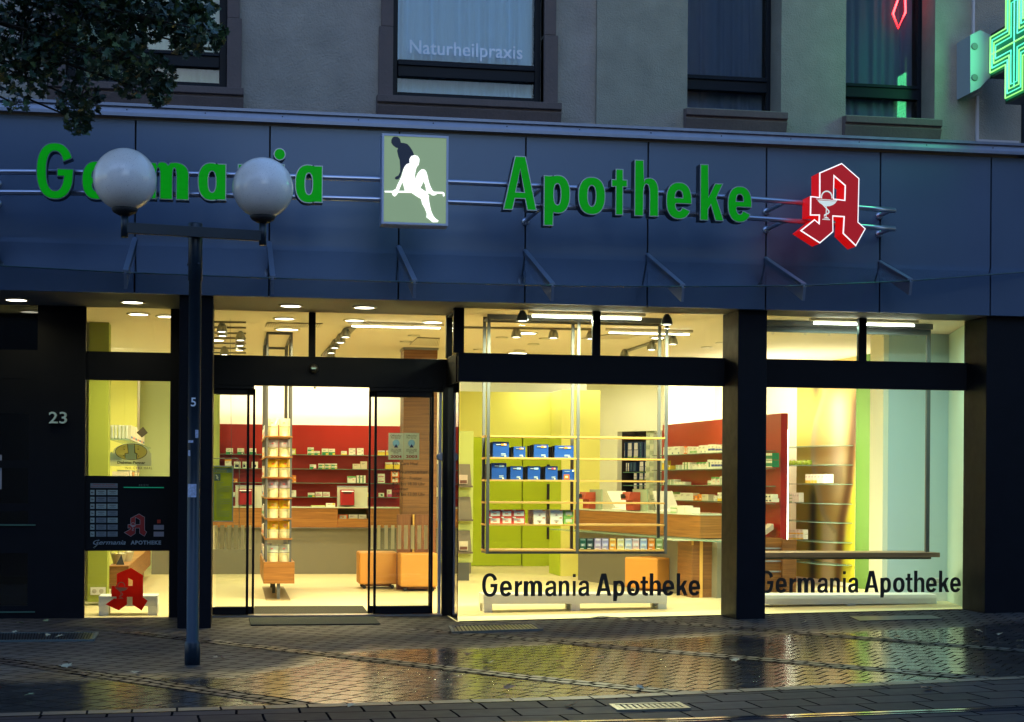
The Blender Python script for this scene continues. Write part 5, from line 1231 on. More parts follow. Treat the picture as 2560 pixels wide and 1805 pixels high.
# poster hanging in the left side light
PP = YP(1.55); a0, a1, z0, z1 = PP.rect(470, 1164, 583, 1304)
PO = thing('poster', 'green and blue bonus points poster hanging inside the left side light', 'poster', ((a0+a1)/2, 1.55, z0))
blu_f = mat('light blue poster frame', (.22, .32, .38), .5); pog = film('olive poster print', (.42, .50, .07)); pob = film('blue poster print', (.25, .40, .45))
obj('sheet', M().box(a0+.01, a1-.01, 1.552, 1.556, z0+.01, z1-.01), pog, PO)
obj('frame', M().box(a0, a1, 1.545, 1.56, z1-.01, z1).box(a0, a1, 1.545, 1.56, z0, z0+.01).box(a1-.01, a1, 1.545, 1.56, z0+.01, z1-.01).box(a0, a0+.01, 1.545, 1.56, z0+.01, z1-.01), blu_f, PO)
_b = PP.rect(470, 1170, 580, 1181); obj('header', M().box(_b[0]+.012, _b[1], 1.548, 1.5515, _b[2], _b[3]), pob, PO)
m = M(); px_text(m, '- Punkte', PP, 531, 1172, 567, 1180, d=-.0035, offset=.02); obj('title', m, mat('olive letters', (.22, .26, .05), .6), PO)
_b = PP.rect(536, 1184, 551, 1202); obj('picture', M().box(_b[0], _b[1], 1.548, 1.5515, _b[2], _b[3]), mat('dark teal photo', (.06, .12, .13), .6), PO)
m = M()
fp_ = lambda v: (520+v[0]/6.747, 1060+v[1]/6.747)
pxpoly(m, [(125,850),(150,860),(165,885),(175,900),(170,925),(185,950),(178,950),(160,925),(135,915),(150,895),(140,875)], PP, -.005, .001, fp_); obj('figure', m, mat('pale print', (.5, .6, .5), .6), PO)
_b = PP.rect(527, 1182, 535, 1303); obj('side_column', M().box(_b[0], _b[1], 1.548, 1.5515, _b[2], _b[3]), pob, PO)
for k in range(17):
    y = 1206+k*5.2; ln = (18, 12, 34, 36, 32, 10)[k % 6]; _b = PP.rect(541, y, 541+ln, y+1.1); obj('print_line', M().box(_b[0], _b[1], 1.5485, 1.5515, _b[2], _b[3]), mat('blue grey print', (.22, .32, .25), .6), PO)
# wire hook frame that carries it
m = M(); hp = [PY(x, y, 1.60) for x, y in ((470, 1146), (594, 1146), (598, 1152), (598, 1318))]; m.tube(hp, .004, 6)
m.tube([PY(583, 1164, 1.58), PY(594, 1150, 1.6)], .002, 5); m.tube([PY(581, 1303, 1.56), PY(588, 1312, 1.6)], .002, 5)
obj('wire_frame', m, rack_m, PO)
obj('hanging_cable', M().tube([PY(579, 1160, 1.62), PY(575, 785, 1.62)], .002, 5), rack_m, PO)

# stickers on the right door leaf
SP = YP(.768)
for (x0, x1, yr_, lab) in ((971, 1009, '2004', 'pale blue sponsor sticker with a red 2004 on the sliding door glass'), (1009.5, 1048, '2003', 'pale blue sponsor sticker with a red 2003 on the sliding door glass')):
    a0, a1, z0, z1 = SP.rect(x0, 1082.5, x1, 1149)
    t = thing('sticker', lab, 'sticker', ((a0+a1)/2, .764, z0), 'year stickers on the door glass')
    obj('sheet', M().poly([(a0, .764, z0), (a1, .764, z0), (a1, .764, z1), (a0, .764, z1)]), film('pale blue sticker', (.72, .96, .92), .8, .15), t)
    mx_ = (x0+x1)/2
    cA, cZ = SP.hit(mx_, 1108); obj('disc', M().lathe((cA, .762, cZ), [(.035, -.0015), (.035, 0)], 28, 'y'), mat('sky blue print', (.28, .52, .55), .6), t)
    m = M(); pxpoly(m, [(mx_-5.5, 1119), (mx_, 1110), (mx_+5.5, 1119)], SP, -.0085, .001, lambda v: v); obj('triangle', m, mat('navy print', (.02, .03, .08), .6), t)
    m = M()
    for s_, y0, y1, w_ in (('Offizieller', 1087, 1091.5, 14), ('Förderer', 1092.5, 1096.5, 12), ('DEUTSCHER', 1122, 1125.3, 13), ('DIABETIKER', 1126, 1129.3, 13), ('BUND', 1130.4, 1133.6, 6)):
        px_text(m, s_, SP, mx_-w_, y0, mx_+w_, y1, d=-.0075, offset=.01)
    obj('text', m, mat('grey green print', (.08, .16, .15), .6), t)
    m = M(); px_text(m, yr_, SP, mx_-14, 1138, mx_+14, 1145, d=-.0075, offset=.028); obj('year', m, mat('dark red print', (.30, .02, .03), .6), t)

# hanging display frame in the bay
FY0, FY1 = .48, .76
fx = [PY(x, 1100, FY0).x for x in (1217, 1224.5, 1442, 1449, 1662.5, 1669.5)]
zbot = PY(1440, 1384.5, FY0).z; 
DF = thing('display_frame', 'grey steel display frame with oak shelves hanging behind the bay glass', 'display frame', ((fx[0]+fx[5])/2, .6, zbot))
for a, b in ((fx[0], fx[1]), (fx[2], fx[3]), (fx[4], fx[5])):
    for y in (FY0, FY1): obj('post', M().box(a, b, y, y+.028, zbot, ZC-.03), rack_m, DF)
for y in (FY0, FY1):
    obj('crossbar', M().box(fx[0], fx[5], y-.001, y+.029, ZC-.055, ZC-.004), rack_m, DF); obj('crossbar', M().box(fx[1], fx[4], y+.001, y+.027, zbot, zbot+.02), rack_m, DF)
for a, b in ((fx[0], fx[1]), (fx[4], fx[5])):
    for z in (zbot+.001, ZC-.054): obj('crossbar', M().box(a+.001, b-.001, FY0+.029, FY1-.002, z, z+.022), rack_m, DF)
shy = [1091, 1145.5, 1201, 1256.5, 1312, 1376]; shz = []
for y in shy:
    z = PY(1330, y, FY0).z; shz.append(z)
    for a, b in ((fx[1]+.001, fx[2]-.001), (fx[3]+.001, fx[4]-.001)): obj('oak_shelf', M().box(a-.0, b, FY0-.004, FY1+.03, z-.009, z+.007), wood_l, DF)
    for a, b in ((fx[0]-.004, fx[0]-.001),): obj('shelf_end', M().box(a, b, FY0, FY1+.03, z-.012, z+.008), wood_l, DF)
f3 = lambda x, y: (1180+x/4.415, 1060+y/4.415); DP_ = YP(FY0+.02)
blue = [(232,195,408,360,0,ORG), (460,250,588,360,0,ORG), (685,225,843,360,0,ORG), (915,238,1122,362,0,ORG), (218,430,380,603,1,(.35,.6,.85)), (425,465,560,607,1,(.35,.6,.85)), (617,465,753,607,1,(.35,.6,.85)), (812,465,945,608,1,MAG), (1000,502,1130,608,1,(.6,.15,.02))]
for k, (x0, y0, x1, y1, r, c) in enumerate(blue):
    a0, a1, z0, z1 = DP_.rect(*f3(x0, y0), *f3(x1, y1)); z0 = shz[r+1]+.0075
    rw_ = ('upper', 'lower')[r]; n_ = ORD[k if r == 0 else k-4]
    m = M(); ms = [mat('blue carton print', (.006, .065, .33), .5)]
    m.box(a0, a1, FY0+.02, FY0+.06, z0, z1)
    def fld(u0, v0, u1, v1, cc, e=.0015): m.mi = len(ms); ms.append(col(cc)); m.box(a0+(a1-a0)*u0, a0+(a1-a0)*u1, FY0+.02-e, FY0+.0198, z0+(z1-z0)*v0, z0+(z1-z0)*v1)
    if k != 8:
        fld(.18, .74, .86, .90, (.05, .07, .14)); fld(.50, .75, .85, .89, c, .0022); fld(.20, .80, .47, .84, (.5, .55, .6), .0025); fld(.68, .77, .80, .87, WHITE if c != MAG else (.9, .6, .2), .003)
        fld(.50, .12, .80, .16, (.5, .6, .7)); fld(.50, .20, .80, .24, (.5, .6, .7)); fld(.72, .03, .82, .10, (.8, .75, .5))
    else: fld(.10, .05, .58, .52, (.6, .13, .02)); fld(.22, .2, .45, .38, (.7, .6, .4), .0022); fld(.15, .8, .6, .84, (.5, .6, .7)); fld(.82, .8, .97, .97, WHITE)
    m.mi = 0
    for q_ in range(4):                                   # the further boxes behind, dark edges showing left
        pass
    bx_ = obj('blue_carton', m, ms, None, 'blue carton, %s from left in the %s blue row of the bay display' % (n_, rw_), 'carton', 'blue cartons in the bay display')
    for q_ in range(3):
        o_ = -.012-.012*q_; mm_ = M().box(a0+o_-.0, a1+o_-.004, FY0+.064+.05*q_, FY0+.108+.05*q_, z0, z1-.004*(q_+1))
        obj('blue_carton', mm_, mat('dark carton edge', (.015, .018, .02), .5), None, 'dark edged carton, %s behind the %s blue pack, %s row' % (('directly', 'second', 'third')[q_], n_, rw_), 'carton', 'cartons stacked behind the blue packs')
k = 0
for j, (x0, x1) in enumerate(((190, 320), (323, 445), (448, 588))):
    for i, (y0, y1) in enumerate(((946, 1023), (1026, 1106))):
        a = f3(x0, y0); b = f3(x1, y1)
        carton(DP_, a[0], a[1], b[0], b[1]-(.3 if i else 0), .10, (.72, .08, .05), [(.12, .12, .92, .80, WHITE), (.35, .35, .65, .5, (.7, .2, .1)), (.0, .86, .25, 1, WHITE)], 'red and white carton, %s column, %s row, at the left of the bay display' % (ORD[j], ('upper', 'lower')[i]), group='red and white cartons in the bay display')
for j, (x0, x1) in enumerate(((680, 816), (865, 1003))):
    for i, (y0, y1) in enumerate(((946, 1025), (1028, 1106))):
        a = f3(x0, y0); b = f3(x1, y1)
        carton(DP_, a[0], a[1], b[0], b[1]-(.3 if i else 0), .06, (.82, .80, .70), [(.42, .15, .58, .35, (.3, .2, .2)), (.75, .85, .95, .97, (.8, .25, .05)), (.3, .5, .7, .58, (.6, .58, .5))], 'cream carton, %s stack, %s one, in the middle of the bay display' % (('left', 'right')[j], ('upper', 'lower')[i]), group='cream cartons in the bay display', textbars=False)
        a = f3(x0-44, y0+2); b = f3(x0-2, y1)
        carton(YP(FY0+.10), a[0], a[1], b[0], b[1]-(.3 if i else 0), .10, (.45, .38, .30), [(.3, 0, .32, 1, (.2, .15, .1)), (.6, 0, .62, 1, (.2, .15, .1))], 'brown edged carton pile left of the %s cream stack, %s one' % (('left', 'right')[j], ('upper', 'lower')[i]), group='carton piles beside the cream stacks', textbars=False)
for i, (y0, y1) in enumerate(((950, 1027), (1030, 1106))):
    a = f3(1012, y0); b = f3(1122, y1)
    carton(DP_, a[0], a[1], b[0], b[1]-(.3 if i else 0), .10, (.18, .42, .08), [(.2, .25, .85, .75, (.6, .65, .5)), (.4, .15, .65, .35, (.7, .6, .1)), (.75, .8, .95, .95, (.8, .2, .05))], '%s green carton beside the frame post in the bay display' % ('upper', 'lower')[i], group='green cartons in the bay display', textbars=False)
bk = [((.01, .10, .06), 'dark green'), ((.02, .05, .05), 'black green'), ((.42, .36, .55), 'violet and white'), ((.36, .34, .55), 'purple swirled'), ((.80, .38, .05), 'orange'), ((.75, .68, .30), 'sandy yellow'), ((.45, .55, .70), 'pale blue striped'), ((.75, .52, .50), 'pink'), ((.35, .45, .66), 'blue'), ((.70, .24, .02), 'deep orange'), ((.25, .36, .12), 'green')]
bxp = [(1190, 1262), (1267, 1343), (1353, 1430), (1435, 1510), (1518, 1593), (1602, 1682), (1690, 1768), (1772, 1848), (1857, 1935), (1944, 2020), (2029, 2108)]
for (c, n_), (x0, x1) in zip(bk, bxp):
    a = f3(x0, 1263); b = f3(x1, 1388)
    carton(DP_, *a, *b, .13, c, [(.1, .82, .9, .95, tuple(min(.85, v*1.5+.2) for v in c)), (.15, .3, .85, .55, tuple(min(.85, v*1.2+.25) for v in c)), (.3, .36, .6, .48, (.75, .72, .65)), (.1, .08, .6, .14, (.7, .7, .6))], '%s booklet box on the bottom right shelf of the bay display' % n_, 'box', 'booklet boxes in the bay display', 'booklet_box', False)

# low white benches under the displays
bench_m = mat('white bench', (.82, .84, .86), .45)
def bench(xa, xb, yy, zt, legs, lab, dp=.34, hb=.10):
    t = thing('bench', lab, 'bench', ((xa+xb)/2, yy+dp/2, 0), 'low white benches in the windows')
    obj('seat', M().box(xa, xb, yy, yy+dp, zt-hb, zt), bench_m, t, bevel=.004)
    for lx_ in legs:
        for y in (yy+.005, yy+dp-.085): obj('leg', M().box(lx_, lx_+.09, y, y+.08, .003, zt-hb-.001), bench_m, t)
def bx(px, yy): return PY(px, 1500, yy).x
zb_b = PY(1400, 1485, .98).z
bench(bx(1208.6, .98), bx(1668.5, .98), .98, zb_b, (bx(1208.6, .98)+.004, bx(1429, .98), bx(1668.5, .98)-.095), 'long white bench behind the bay window lettering')
bench(bx(246.5, .97), bx(394, .97), .97, PY(320, 1490, .97).z, (bx(246.5, .97)+.002, bx(394, .97)-.092), 'short white bench behind the red letter A sticker')
zb_r = PY(2100, 1487, .95).z
bench(bx(1880, .95), bx(2342, .95), .95, zb_r, (bx(1890, .95), bx(2119, .95), bx(2342, .95)-.095), 'long white bench in the right window')
for px, lab in ((1637, 'small steel spot hidden under the bay bench'), (1927, 'small steel spot under the right bench')):
    p = PY(px, 1507, 1.05); obj('floor_spot', M().lathe((p.x, 1.05, p.z), [(.02, -.05), (.026, -.04), (.026, .02), (.012, .04)], 14, 'y'), steel, None, lab, 'spot lamp')

# right window: hanging frame with oak board
RF = thing('window_shelf', 'oak board on a thin grey frame hanging in the right window', 'shelf', (6.2, .45, .62))
ra0, ra1 = PY(1880, 1384, .35).x, PY(2350.5, 1384, .35).x; zrt = PY(2100, 1381.5, .35).z
obj('board', M().box(ra0, ra1, .35, .80, zrt-.048, zrt), wood('walnut board', (.20, .12, .07), (.30, .19, .11)), RF, bevel=.003)
rpx0, rpx1 = PY(2316, 1100, .45).x, PY(2325.5, 1100, .45).x
obj('post', M().box(rpx0, rpx1, .45, .48, zrt+.001, ZC-.06), rack_m, RF)
obj('crossbar', M().box(ra0, rpx1, .449, .481, ZC-.115, ZC-.059), rack_m, RF); obj('crossbar', M().box(ra0, rpx1, .40, .52, ZC-.058, ZC-.004), rack_m, RF)
obj('underframe', M().box(ra0, PY(2323, 1390, .5).x, .45, .75, zrt-.072, zrt-.0485), rack_m, RF)
for px in (1931, 2012, 2071, 2207, 2225, 2288): p = PY(px, 819, .46); obj('hook', M().tube([(p.x+.01*math.sin(k*math.pi/5), .445, ZC-.13+.01*math.cos(k*math.pi/5)) for k in range(10)], .002, 5), steel, RF)
# glass shelves in front of the mural with their goods
MS = [(1118, 1110), (1164.5, 1159), (1209, 1209.5), (1256.5, 1259), (1301, 1308), (1348, 1358), (1401, 1415)]
GP0 = Plane((MW.at(mb, -.34, 0).x, MW.at(mb, -.34, 0).y), (0, 1))
fm = lambda x, y: (1900+x/4.763, 1080+y/4.763)
sa, sb = MW.at(ma-.55, -.34, 0), MW.at(mb-.05, -.34, 0)
snames = ['top', 'second', 'third', 'fourth', 'fifth', 'sixth', 'lowest']
gshz = []
MF = Plane((sa.x, sa.y), (sb.x-sa.x, sb.y-sa.y)); Lf = (sb-sa).length
m_front = MW.u
for k, (yl, yr2) in enumerate(MS):
    z = MF.hit(2030, (yl+yr2)/2)[1]; gshz.append(z)
    pts = [MF.at(0, 0, z-.01), MF.at(Lf-.35, 0, z-.01), MF.at(Lf, .12, z-.01), MF.at(Lf, .33, z-.01), MF.at(0, .33, z-.01)]
    obj('glass_shelf', M().prism(pts, (0, 0, .009)), shelf_glass, None, '%s of seven glass shelves in front of the mural in the right window' % snames[k], 'shelf', 'glass shelves in front of the mural')
MG = Plane((MF.at(0, .05, 0).x, MF.at(0, .05, 0).y), (MF.u.x, MF.u.y))
apm = mat('green apple skin', (.30, .42, .02), .35, coat=.4, var=.1, vs=20)
for k, x in enumerate((360, 405, 455, 492, 535, 588)):
    a, _ = MG.hit(*fm(x, 355)); c = MG.at(a, 0, gshz[1]); r = .036
    m = M().lathe((c.x, c.y, c.z), [(r*.30, .004), (r*.72, .001), (r*.95, r*.5), (r, r*1.0), (r*.86, r*1.5), (r*.5, r*1.78), (r*.16, r*1.68)], 18); ap = obj('apple_body', m, apm)
    t = thing('apple', 'green apple, %s from the left on the second mural shelf' % ORD[k], 'apple', c, 'green apples on the mural shelf'); ap.parent = t; ap.matrix_parent_inverse = Matrix.Translation(-c)
    obj('stalk', M().tube([c+Vector((0, 0, r*1.6)), c+Vector((.004, 0, r*2.1))], .002, 5), wood_d, t)
def mg(x0, y0, x1, y1, st, lab, si, dep=.07):
    (q0, r0), (q1, r1) = fm(x0, y0), fm(x1, y1); d, b_, bn = ST[st]; c = carton(MG, q0, r0, q1, r1, dep, b_, bn, lab, group='cartons on the mural shelves'); return c
for k, x in enumerate((540, 574, 610, 645)): mg(x, 502, x+32, 608, 'ow' if k < 0 else 'wy', 'white and yellow carton, %s of four on the third mural shelf' % ORD[k], 2)
for k, x in enumerate((684, 729, 776)): mg(x, 502, x+42, 608, 'w', 'grey white carton, %s of three on the third mural shelf' % ORD[k], 2)
for k in range(3): mg(318, 725+k*38, 384, 761+k*38, 'pa', 'white and green carton, %s from the top in the stack on the fourth mural shelf' % ORD[k], 3)
for k, x in enumerate((388, 415, 441)): mg(x, 722, x+24, 836, 'w', 'slim pale carton, %s of three on the fourth mural shelf' % ORD[k], 3)
for r in range(2):
    for k, x in enumerate((315, 362, 384, 436, 480)): mg(x, 1160+r*60, x+(44, 20, 48, 40, 36)[k], 1216+r*60, 'wy', '%s yellow and white jar box, %s from the left, on the sixth mural shelf' % (('upper', 'lower')[r], ORD[k]), 5)
# socket panels
for (P, x0, y0, x1, y1, lab) in ((YP(2.292), 226, 1468, 264, 1487, 'white double socket low on the olive partition in the narrow window'), (YP(1.452), 2326, 1444, 2350, 1461, 'white double socket behind the right window lettering')):
    a0, a1, z0, z1 = P.rect(x0, y0, x1, y1); t = thing('wall_socket', lab, 'socket', ((a0+a1)/2, P.p0.y, z0))
    obj('plate', M().pbox(P, a0, a1, 0, .006, z0, z1), white_m, t)
    for q_ in (.27, .73): obj('outlet', M().lathe((a0+(a1-a0)*q_, P.p0.y, (z0+z1)/2), [(.017, -.003), (.024, -.002), (.024, 0)], 18, 'y'), mat('socket grey', (.45, .45, .42), .5), t)

# red side wall shelves and cartons
RS = Plane((RP.at(0, -.17, 0).x, RP.at(0, -.17, 0).y), (RP.u.x, RP.u.y))
RLn = math.hypot(.28, 4.55)
fr4 = lambda x, y: (1500+x/6.228, 1040+y/6.228)
rs_rows = [('top red side wall shelf', 1137.2, 1130.9, [(985,485,1000,605,'w'),(1052,480,1150,605,'wt'),(1155,473,1243,600,'wt'),(1303,473,1330,592,'or'),(1332,473,1358,592,'or'),(1360,475,1390,590,'w'),(1402,483,1448,585,'pa'),(1452,480,1508,582,'pa'),(1535,458,1588,578,'wt'),(1590,455,1648,577,'wt'),(1685,443,1728,570,'wb'),(1732,441,1790,568,'wb'),(1798,452,1840,566,'wb'),(1843,454,1885,564,'wb'),(1888,473,1918,560,'wb')]),
 ('second red side wall shelf', 1175.3, 1171.7, [(960,695,1003,838,'y'),(1060,770,1090,834,'y'),(1180,762,1228,834,'gs'),(1232,760,1280,832,'gs'),(1285,722,1393,830,'gs'),(1435,750,1500,828,'w'),(1503,720,1552,826,'gt'),(1555,718,1603,825,'gt'),(1606,717,1655,824,'gt'),(1672,680,1730,822,'wg'),(1733,684,1780,820,'wb'),(1783,685,1830,819,'wb'),(1833,686,1875,818,'wb'),(1878,688,1922,816,'wb')]),
 ('third red side wall shelf', 1212.6, 1212.2, [(975,1035,1000,1070,'w'),(1055,990,1100,1070,'gs'),(1103,986,1152,1070,'gs'),(1157,1024,1207,1070,'w'),(1210,1024,1258,1070,'w'),(1262,1024,1315,1070,'w'),(1676,1005,1728,1070,'pa'),(1733,950,1795,1068,'gt'),(1800,952,1862,1068,'gt'),(1868,938,1920,1068,'gs')]),
 ('fourth red side wall shelf', 1250.5, 1253, [(955,1185,1000,1305,'dg'),(1055,1185,1100,1307,'dg'),(1103,1182,1145,1308,'dg'),(1150,1220,1243,1310,'w'),(1247,1195,1330,1312,'w'),(1333,1197,1443,1313,'w'),(1452,1240,1510,1316,'o'),(1515,1220,1580,1317,'o'),(1583,1220,1685,1318,'be'),(1768,1240,1818,1322,'wt'),(1830,1190,1872,1324,'wy'),(1875,1190,1920,1325,'wy')])]
for nm, yl, yr2, items in rs_rows:
    row(RS, nm, items, .10, 'cartons on the red side wall', fr4)
    z = RS.hit(1730, (yl+yr2)/2)[1]
    obj('glass_shelf', M().pbox(RS, .1, RLn-.15, -.02, .168, z-.010, z-.0006), shelf_glass, None, '%s, thin green glass' % nm, 'shelf', 'glass shelves on the red side wall')
fr6 = lambda x, y: (1900+x/4.763, 1080+y/4.763)
its = [(66,248,86,330,'dg'),(88,248,106,330,'dg'),(108,248,126,330,'dg'),(128,248,145,330,'dg'),(66,336,86,418,'dg'),(88,336,106,418,'dg'),(108,336,126,418,'dg'),(128,336,145,418,'dg')]
for k, (x0, y0, x1, y1, st) in enumerate(its):
    (q0, r0), (q1, r1) = fr6(x0, y0), fr6(x1, y1); d, b_, bn = 'x', (.02, .22, .10), [(0, .6, 1, .95, WHITE), (0, 0, 1, .12, WHITE)]
    carton(RS, q0, r0, q1, r1, .09, b_, bn, '%s green and white tube box, %s from left, near end of red side wall' % (('upper', 'lower')[k//4], ORD[k % 4]), group='green tube boxes', textbars=False)
for k, (x0, y0, x1, y1) in enumerate(((66, 740, 98, 788), (100, 740, 132, 788), (66, 790, 104, 835), (106, 790, 145, 835))):
    (q0, r0), (q1, r1) = fr6(x0, y0), fr6(x1, y1); d, b_, bn = ST['bk']; carton(RS, q0, r0, q1, r1, .09, b_, bn, '%s %s white and black box at the near end of the red side wall' % (('upper', 'upper', 'lower', 'lower')[k], ('left', 'right')[k % 2]), group='white and black boxes', textbars=False)

# alcove with hanging diaper style packs
fa = lambda x, y: (1500+x/6.228, 1040+y/6.228); ALP = Plane((DP.at(0, .16, 0).x, DP.at(0, .16, 0).y), (DP.u.x, DP.u.y))
packs = [[(315,410,405,643),(430,405,510,643),(525,402,605,643),(612,402,665,643),(682,400,780,643)], [(322,722,350,862),(354,722,380,862),(403,722,430,862),(434,722,460,862),(470,720,505,862),(515,720,560,862),(615,700,690,862),(700,702,752,862)], [(525,882,585,990),(612,882,682,990),(692,882,750,990)], [(525,1040,583,1135),(610,1040,672,1135),(688,1040,748,1135)], [(292,1380,330,1440),(350,1380,388,1450),(403,1380,440,1462),(455,1380,492,1475)]]
for r, lst in enumerate(packs):
    for k, (x0, y0, x1, y1) in enumerate(lst):
        dk = (r == 0 and k > 2) or (r == 1 and k in (4, 5)); (q0, r0), (q1, r1) = fa(x0, y0), fa(x1, y1)
        carton(ALP, q0, r0, q1, r1, .14, NAVY, ([(.35, .1*j+.05, .5, .1*j+.08, (.1, .4, .4)) for j in range(9)] if dk else [(.10, .50, .78, .93, (.72, .68, .74)), (.05, .08, .85, .46, (.55, .52, .62)), (.05, .0, .8, .07, (.55, .62, .25))]), '%s pack, %s from left in %s row of dark alcove' % (('navy' if dk else 'navy and white foil'), ORD[k], ORD[r]), 'pack', 'foil packs in the alcove', 'foil_pack', False)
for r, y in enumerate((1144, 1180, 1213, 1245, 1278)):
    z = ALP.hit(1585, y)[1]; obj('alcove_shelf', M().pbox(ALP, a0*0+DP.hit(1543, 1180)[0], DP.hit(1652, 1180)[0], -.03, .24, z-.012, z-.0006), shelf_glass, None, '%s glass shelf in the dark alcove' % ORD[r], 'shelf', 'glass shelves in the alcove')
# pale storage drawers beside the packs
DRW = thing('drawer_cabinet', 'tall pale cabinet of small drawers at the right of the dark alcove', 'cabinet', (5.9, 8.4, 0))
c0, c1 = ALP.hit(*fa(785, 800))[0], ALP.hit(*fa(912, 800))[0]
zt_, zl_ = ALP.hit(*fa(850, 195))[1], ALP.hit(*fa(850, 1480))[1]
obj('body', M().pbox(ALP, c0, c1, -.10, .2, .01, zt_), mat('pale green cabinet', (.60, .66, .52), .6), DRW)
for r in range(15):
    z = zl_+(zt_-zl_)*(r+.2)/15
    for q_ in (0, 1): obj('drawer', M().pbox(ALP, c0+(c1-c0)*(.06+.47*q_), c0+(c1-c0)*(.47+.47*q_), -.112, -.101, z, z+(zt_-zl_)/15*.72), mat(('pale drawer', 'grey green drawer')[(r+q_) % 2], ((.66, .70, .56), (.40, .46, .36))[(r+q_) % 2], .5), DRW)

# front counter in the bay: oak band over grey base, running diagonally
cA1, cA2 = PZ(1446, 1277.6, .98), PZ(1762, 1284.8, .98)
bA = PZ(1446, 1450.8); bB = PZ(1603, 1473.6)
KC = Plane((bA.x, bA.y), (bB.x-bA.x, bB.y-bA.y))
ck0 = KC.hit(1446, 1300)[0]; ck1 = KC.hit(1762, 1310)[0]; zk1 = KC.hit(1600, 1281.5)[1]; zk0 = KC.hit(1600, 1334)[1]
FK = thing('front_counter', 'angled counter with oak band and grey base seen through the bay window', 'counter', (KC.at((ck0+ck1)/2, .3, 0).x, KC.at((ck0+ck1)/2, .3, 0).y, 0))
obj('base', M().pbox(KC, ck0, ck1+.3, 0, .55, .002, zk0-.02), felt, FK)
wk0 = KC.hit(1446, 1300)[0]
obj('wood_band', M().pbox(KC, wk0, ck1, -.06, .55, zk0, zk1), wood_m, FK)
obj('worktop', M().pbox(KC, wk0-.01, ck1+.01, -.07, .6, zk1+.001, zk1+.014), mat('pale green glass top', (.55, .62, .48), .15), FK)
zl2 = KC.hit(1600, 1336)[1]
obj('glass_ledge', M().pbox(KC, ck0-.35, ck1+.75, -.28, -.061, zk0-.016, zk0-.004), shelf_glass, FK)
# oak cabinet at the right end
OC = thing('oak_cabinet', 'oak cabinet with a light vertical edge strip beside the dark pillar', 'cabinet', (5.4, 2.9, 0))
o0 = PY(1732, 1420, 2.7).x; o1_ = PY(1830, 1420, 2.7).x; oz = PY(1770, 1349.5, 2.7).z
obj('body', M().box(o0, o1_, 2.72, 3.35, .002, oz-.012), wood_d, OC)
obj('edge_strip', M().box(PY(1750, 1420, 2.7).x, PY(1757, 1420, 2.7).x, 2.70, 2.719, .004, oz-.013), wood_l, OC)
obj('corner_strip', M().box(o0-.012, o0+.01, 2.705, 2.719, oz-.06, oz-.013), wood_l, OC)
obj('top', M().box(o0-.25, o1_+.02, 2.66, 3.4, oz-.011, oz), mat('pale green glass top', (.55, .62, .48), .15), OC)
# oak side unit behind the pillar (right window)
q0_, q1_ = PY(1955, 1400, 4.0).x, PY(1990, 1400, 4.0).x
SU = thing('oak_side_unit', 'oak unit with steel rails at the foot of the red wall in the right window', 'cabinet', (6.7, 4, 0))
uz = PY(1940, 1345, 4.0).z
obj('side', M().box(PY(1957, 1400, 3.6).x, PY(1991, 1400, 3.6).x, 3.6, 3.66, .002, PY(1975, 1349, 3.6).z), wood_d, SU)
obj('body', M().box(PY(1880, 1400, 3.72).x, PY(1956, 1400, 3.72).x, 3.72, 4.3, .002, PY(1930, 1345, 3.72).z), wood_m, SU)
for y in (1369, 1401, 1427): z = PY(1930, y, 3.7).z; obj('rail', M().box(PY(1880, 1400, 3.7).x, PY(1956, 1400, 3.7).x, 3.695, 3.718, z-.018, z), alu, SU)
for k in range(6):
    z = PY(1915, 1345, 3.8).z+.005+k*.012; a = PY(1905, 1330, 3.8).x
    obj('newspaper', M().hexa([(a, 3.8, z), (a+.14, 3.78, z+.10), (a+.14, 4.0, z+.10), (a, 4.0, z), (a, 3.8, z+.009), (a+.14, 3.78, z+.109), (a+.14, 4.0, z+.109), (a, 4.0, z+.009)]), mat('newsprint', (.66, .60, .50), .8), None, 'folded magazine in the slanted pile on the oak side unit', 'magazine', 'magazines on the oak side unit')

# till screens on the front counter
def till(x0, x1, y0, y1, rx0, rx1, ry0, ry1, ms_, lab):
    P = Plane((KC.at(0, .18, 0).x, KC.at(0, .18, 0).y), (KC.u.x, KC.u.y)); a0, a1 = P.hit(x0, y1)[0], P.hit(x1, y1)[0]; z1 = P.hit(x0, y0)[1]; z0 = zk1+.015
    c = P.at(a0, 0, z0); t = thing('till_station', lab, 'till', c, 'till stations on the front counter')
    obj('glass_screen', M().pbox(P, a0, a1, 0, .015, z0, z1), mat('milky green glass', (.36, .48, .34), .2), t)
    b0_, b1_ = P.hit(rx0, ry1)[0], P.hit(rx1, ry1)[0]; w0, w1 = P.hit(rx0, ry1)[1], P.hit(rx0, ry0)[1]
    w0 = max(w0, z0+.004)
    r = obj('payment_unit', M().pbox(P, b0_, b1_, -.10, -.002, w0, w0+(w1-w0)*.55).hexa([P.at(b0_-.03, -.16, w0+(w1-w0)*.56), P.at(b1_-.02, -.16, w0+(w1-w0)*.56), P.at(b1_, -.002, w0+(w1-w0)*.56), P.at(b0_, -.002, w0+(w1-w0)*.56), P.at(b0_-.03, -.13, w1), P.at(b1_-.02, -.13, w1), P.at(b1_, -.002, w1), P.at(b0_, -.002, w1)]), mat('terracotta case', (.42, .06, .02), .45), t)
    obj('display', M().pbox(P, b0_-.015, b0_+(b1_-b0_)*.5, -.168, -.162, w0+(w1-w0)*.66, w0+(w1-w0)*.88), black_m, r)
    e = P.hit(ms_, 1270)[0]
    obj('monitor', M().prism([P.at(a1+.01, .06, z1-.02), P.at(a1+.03, .06, z1-.02), P.at(e, .06, z0+.03), P.at(e-.05, .06, z0)], P.n*.28), mat('cream monitor', (.62, .62, .54), .5), t)
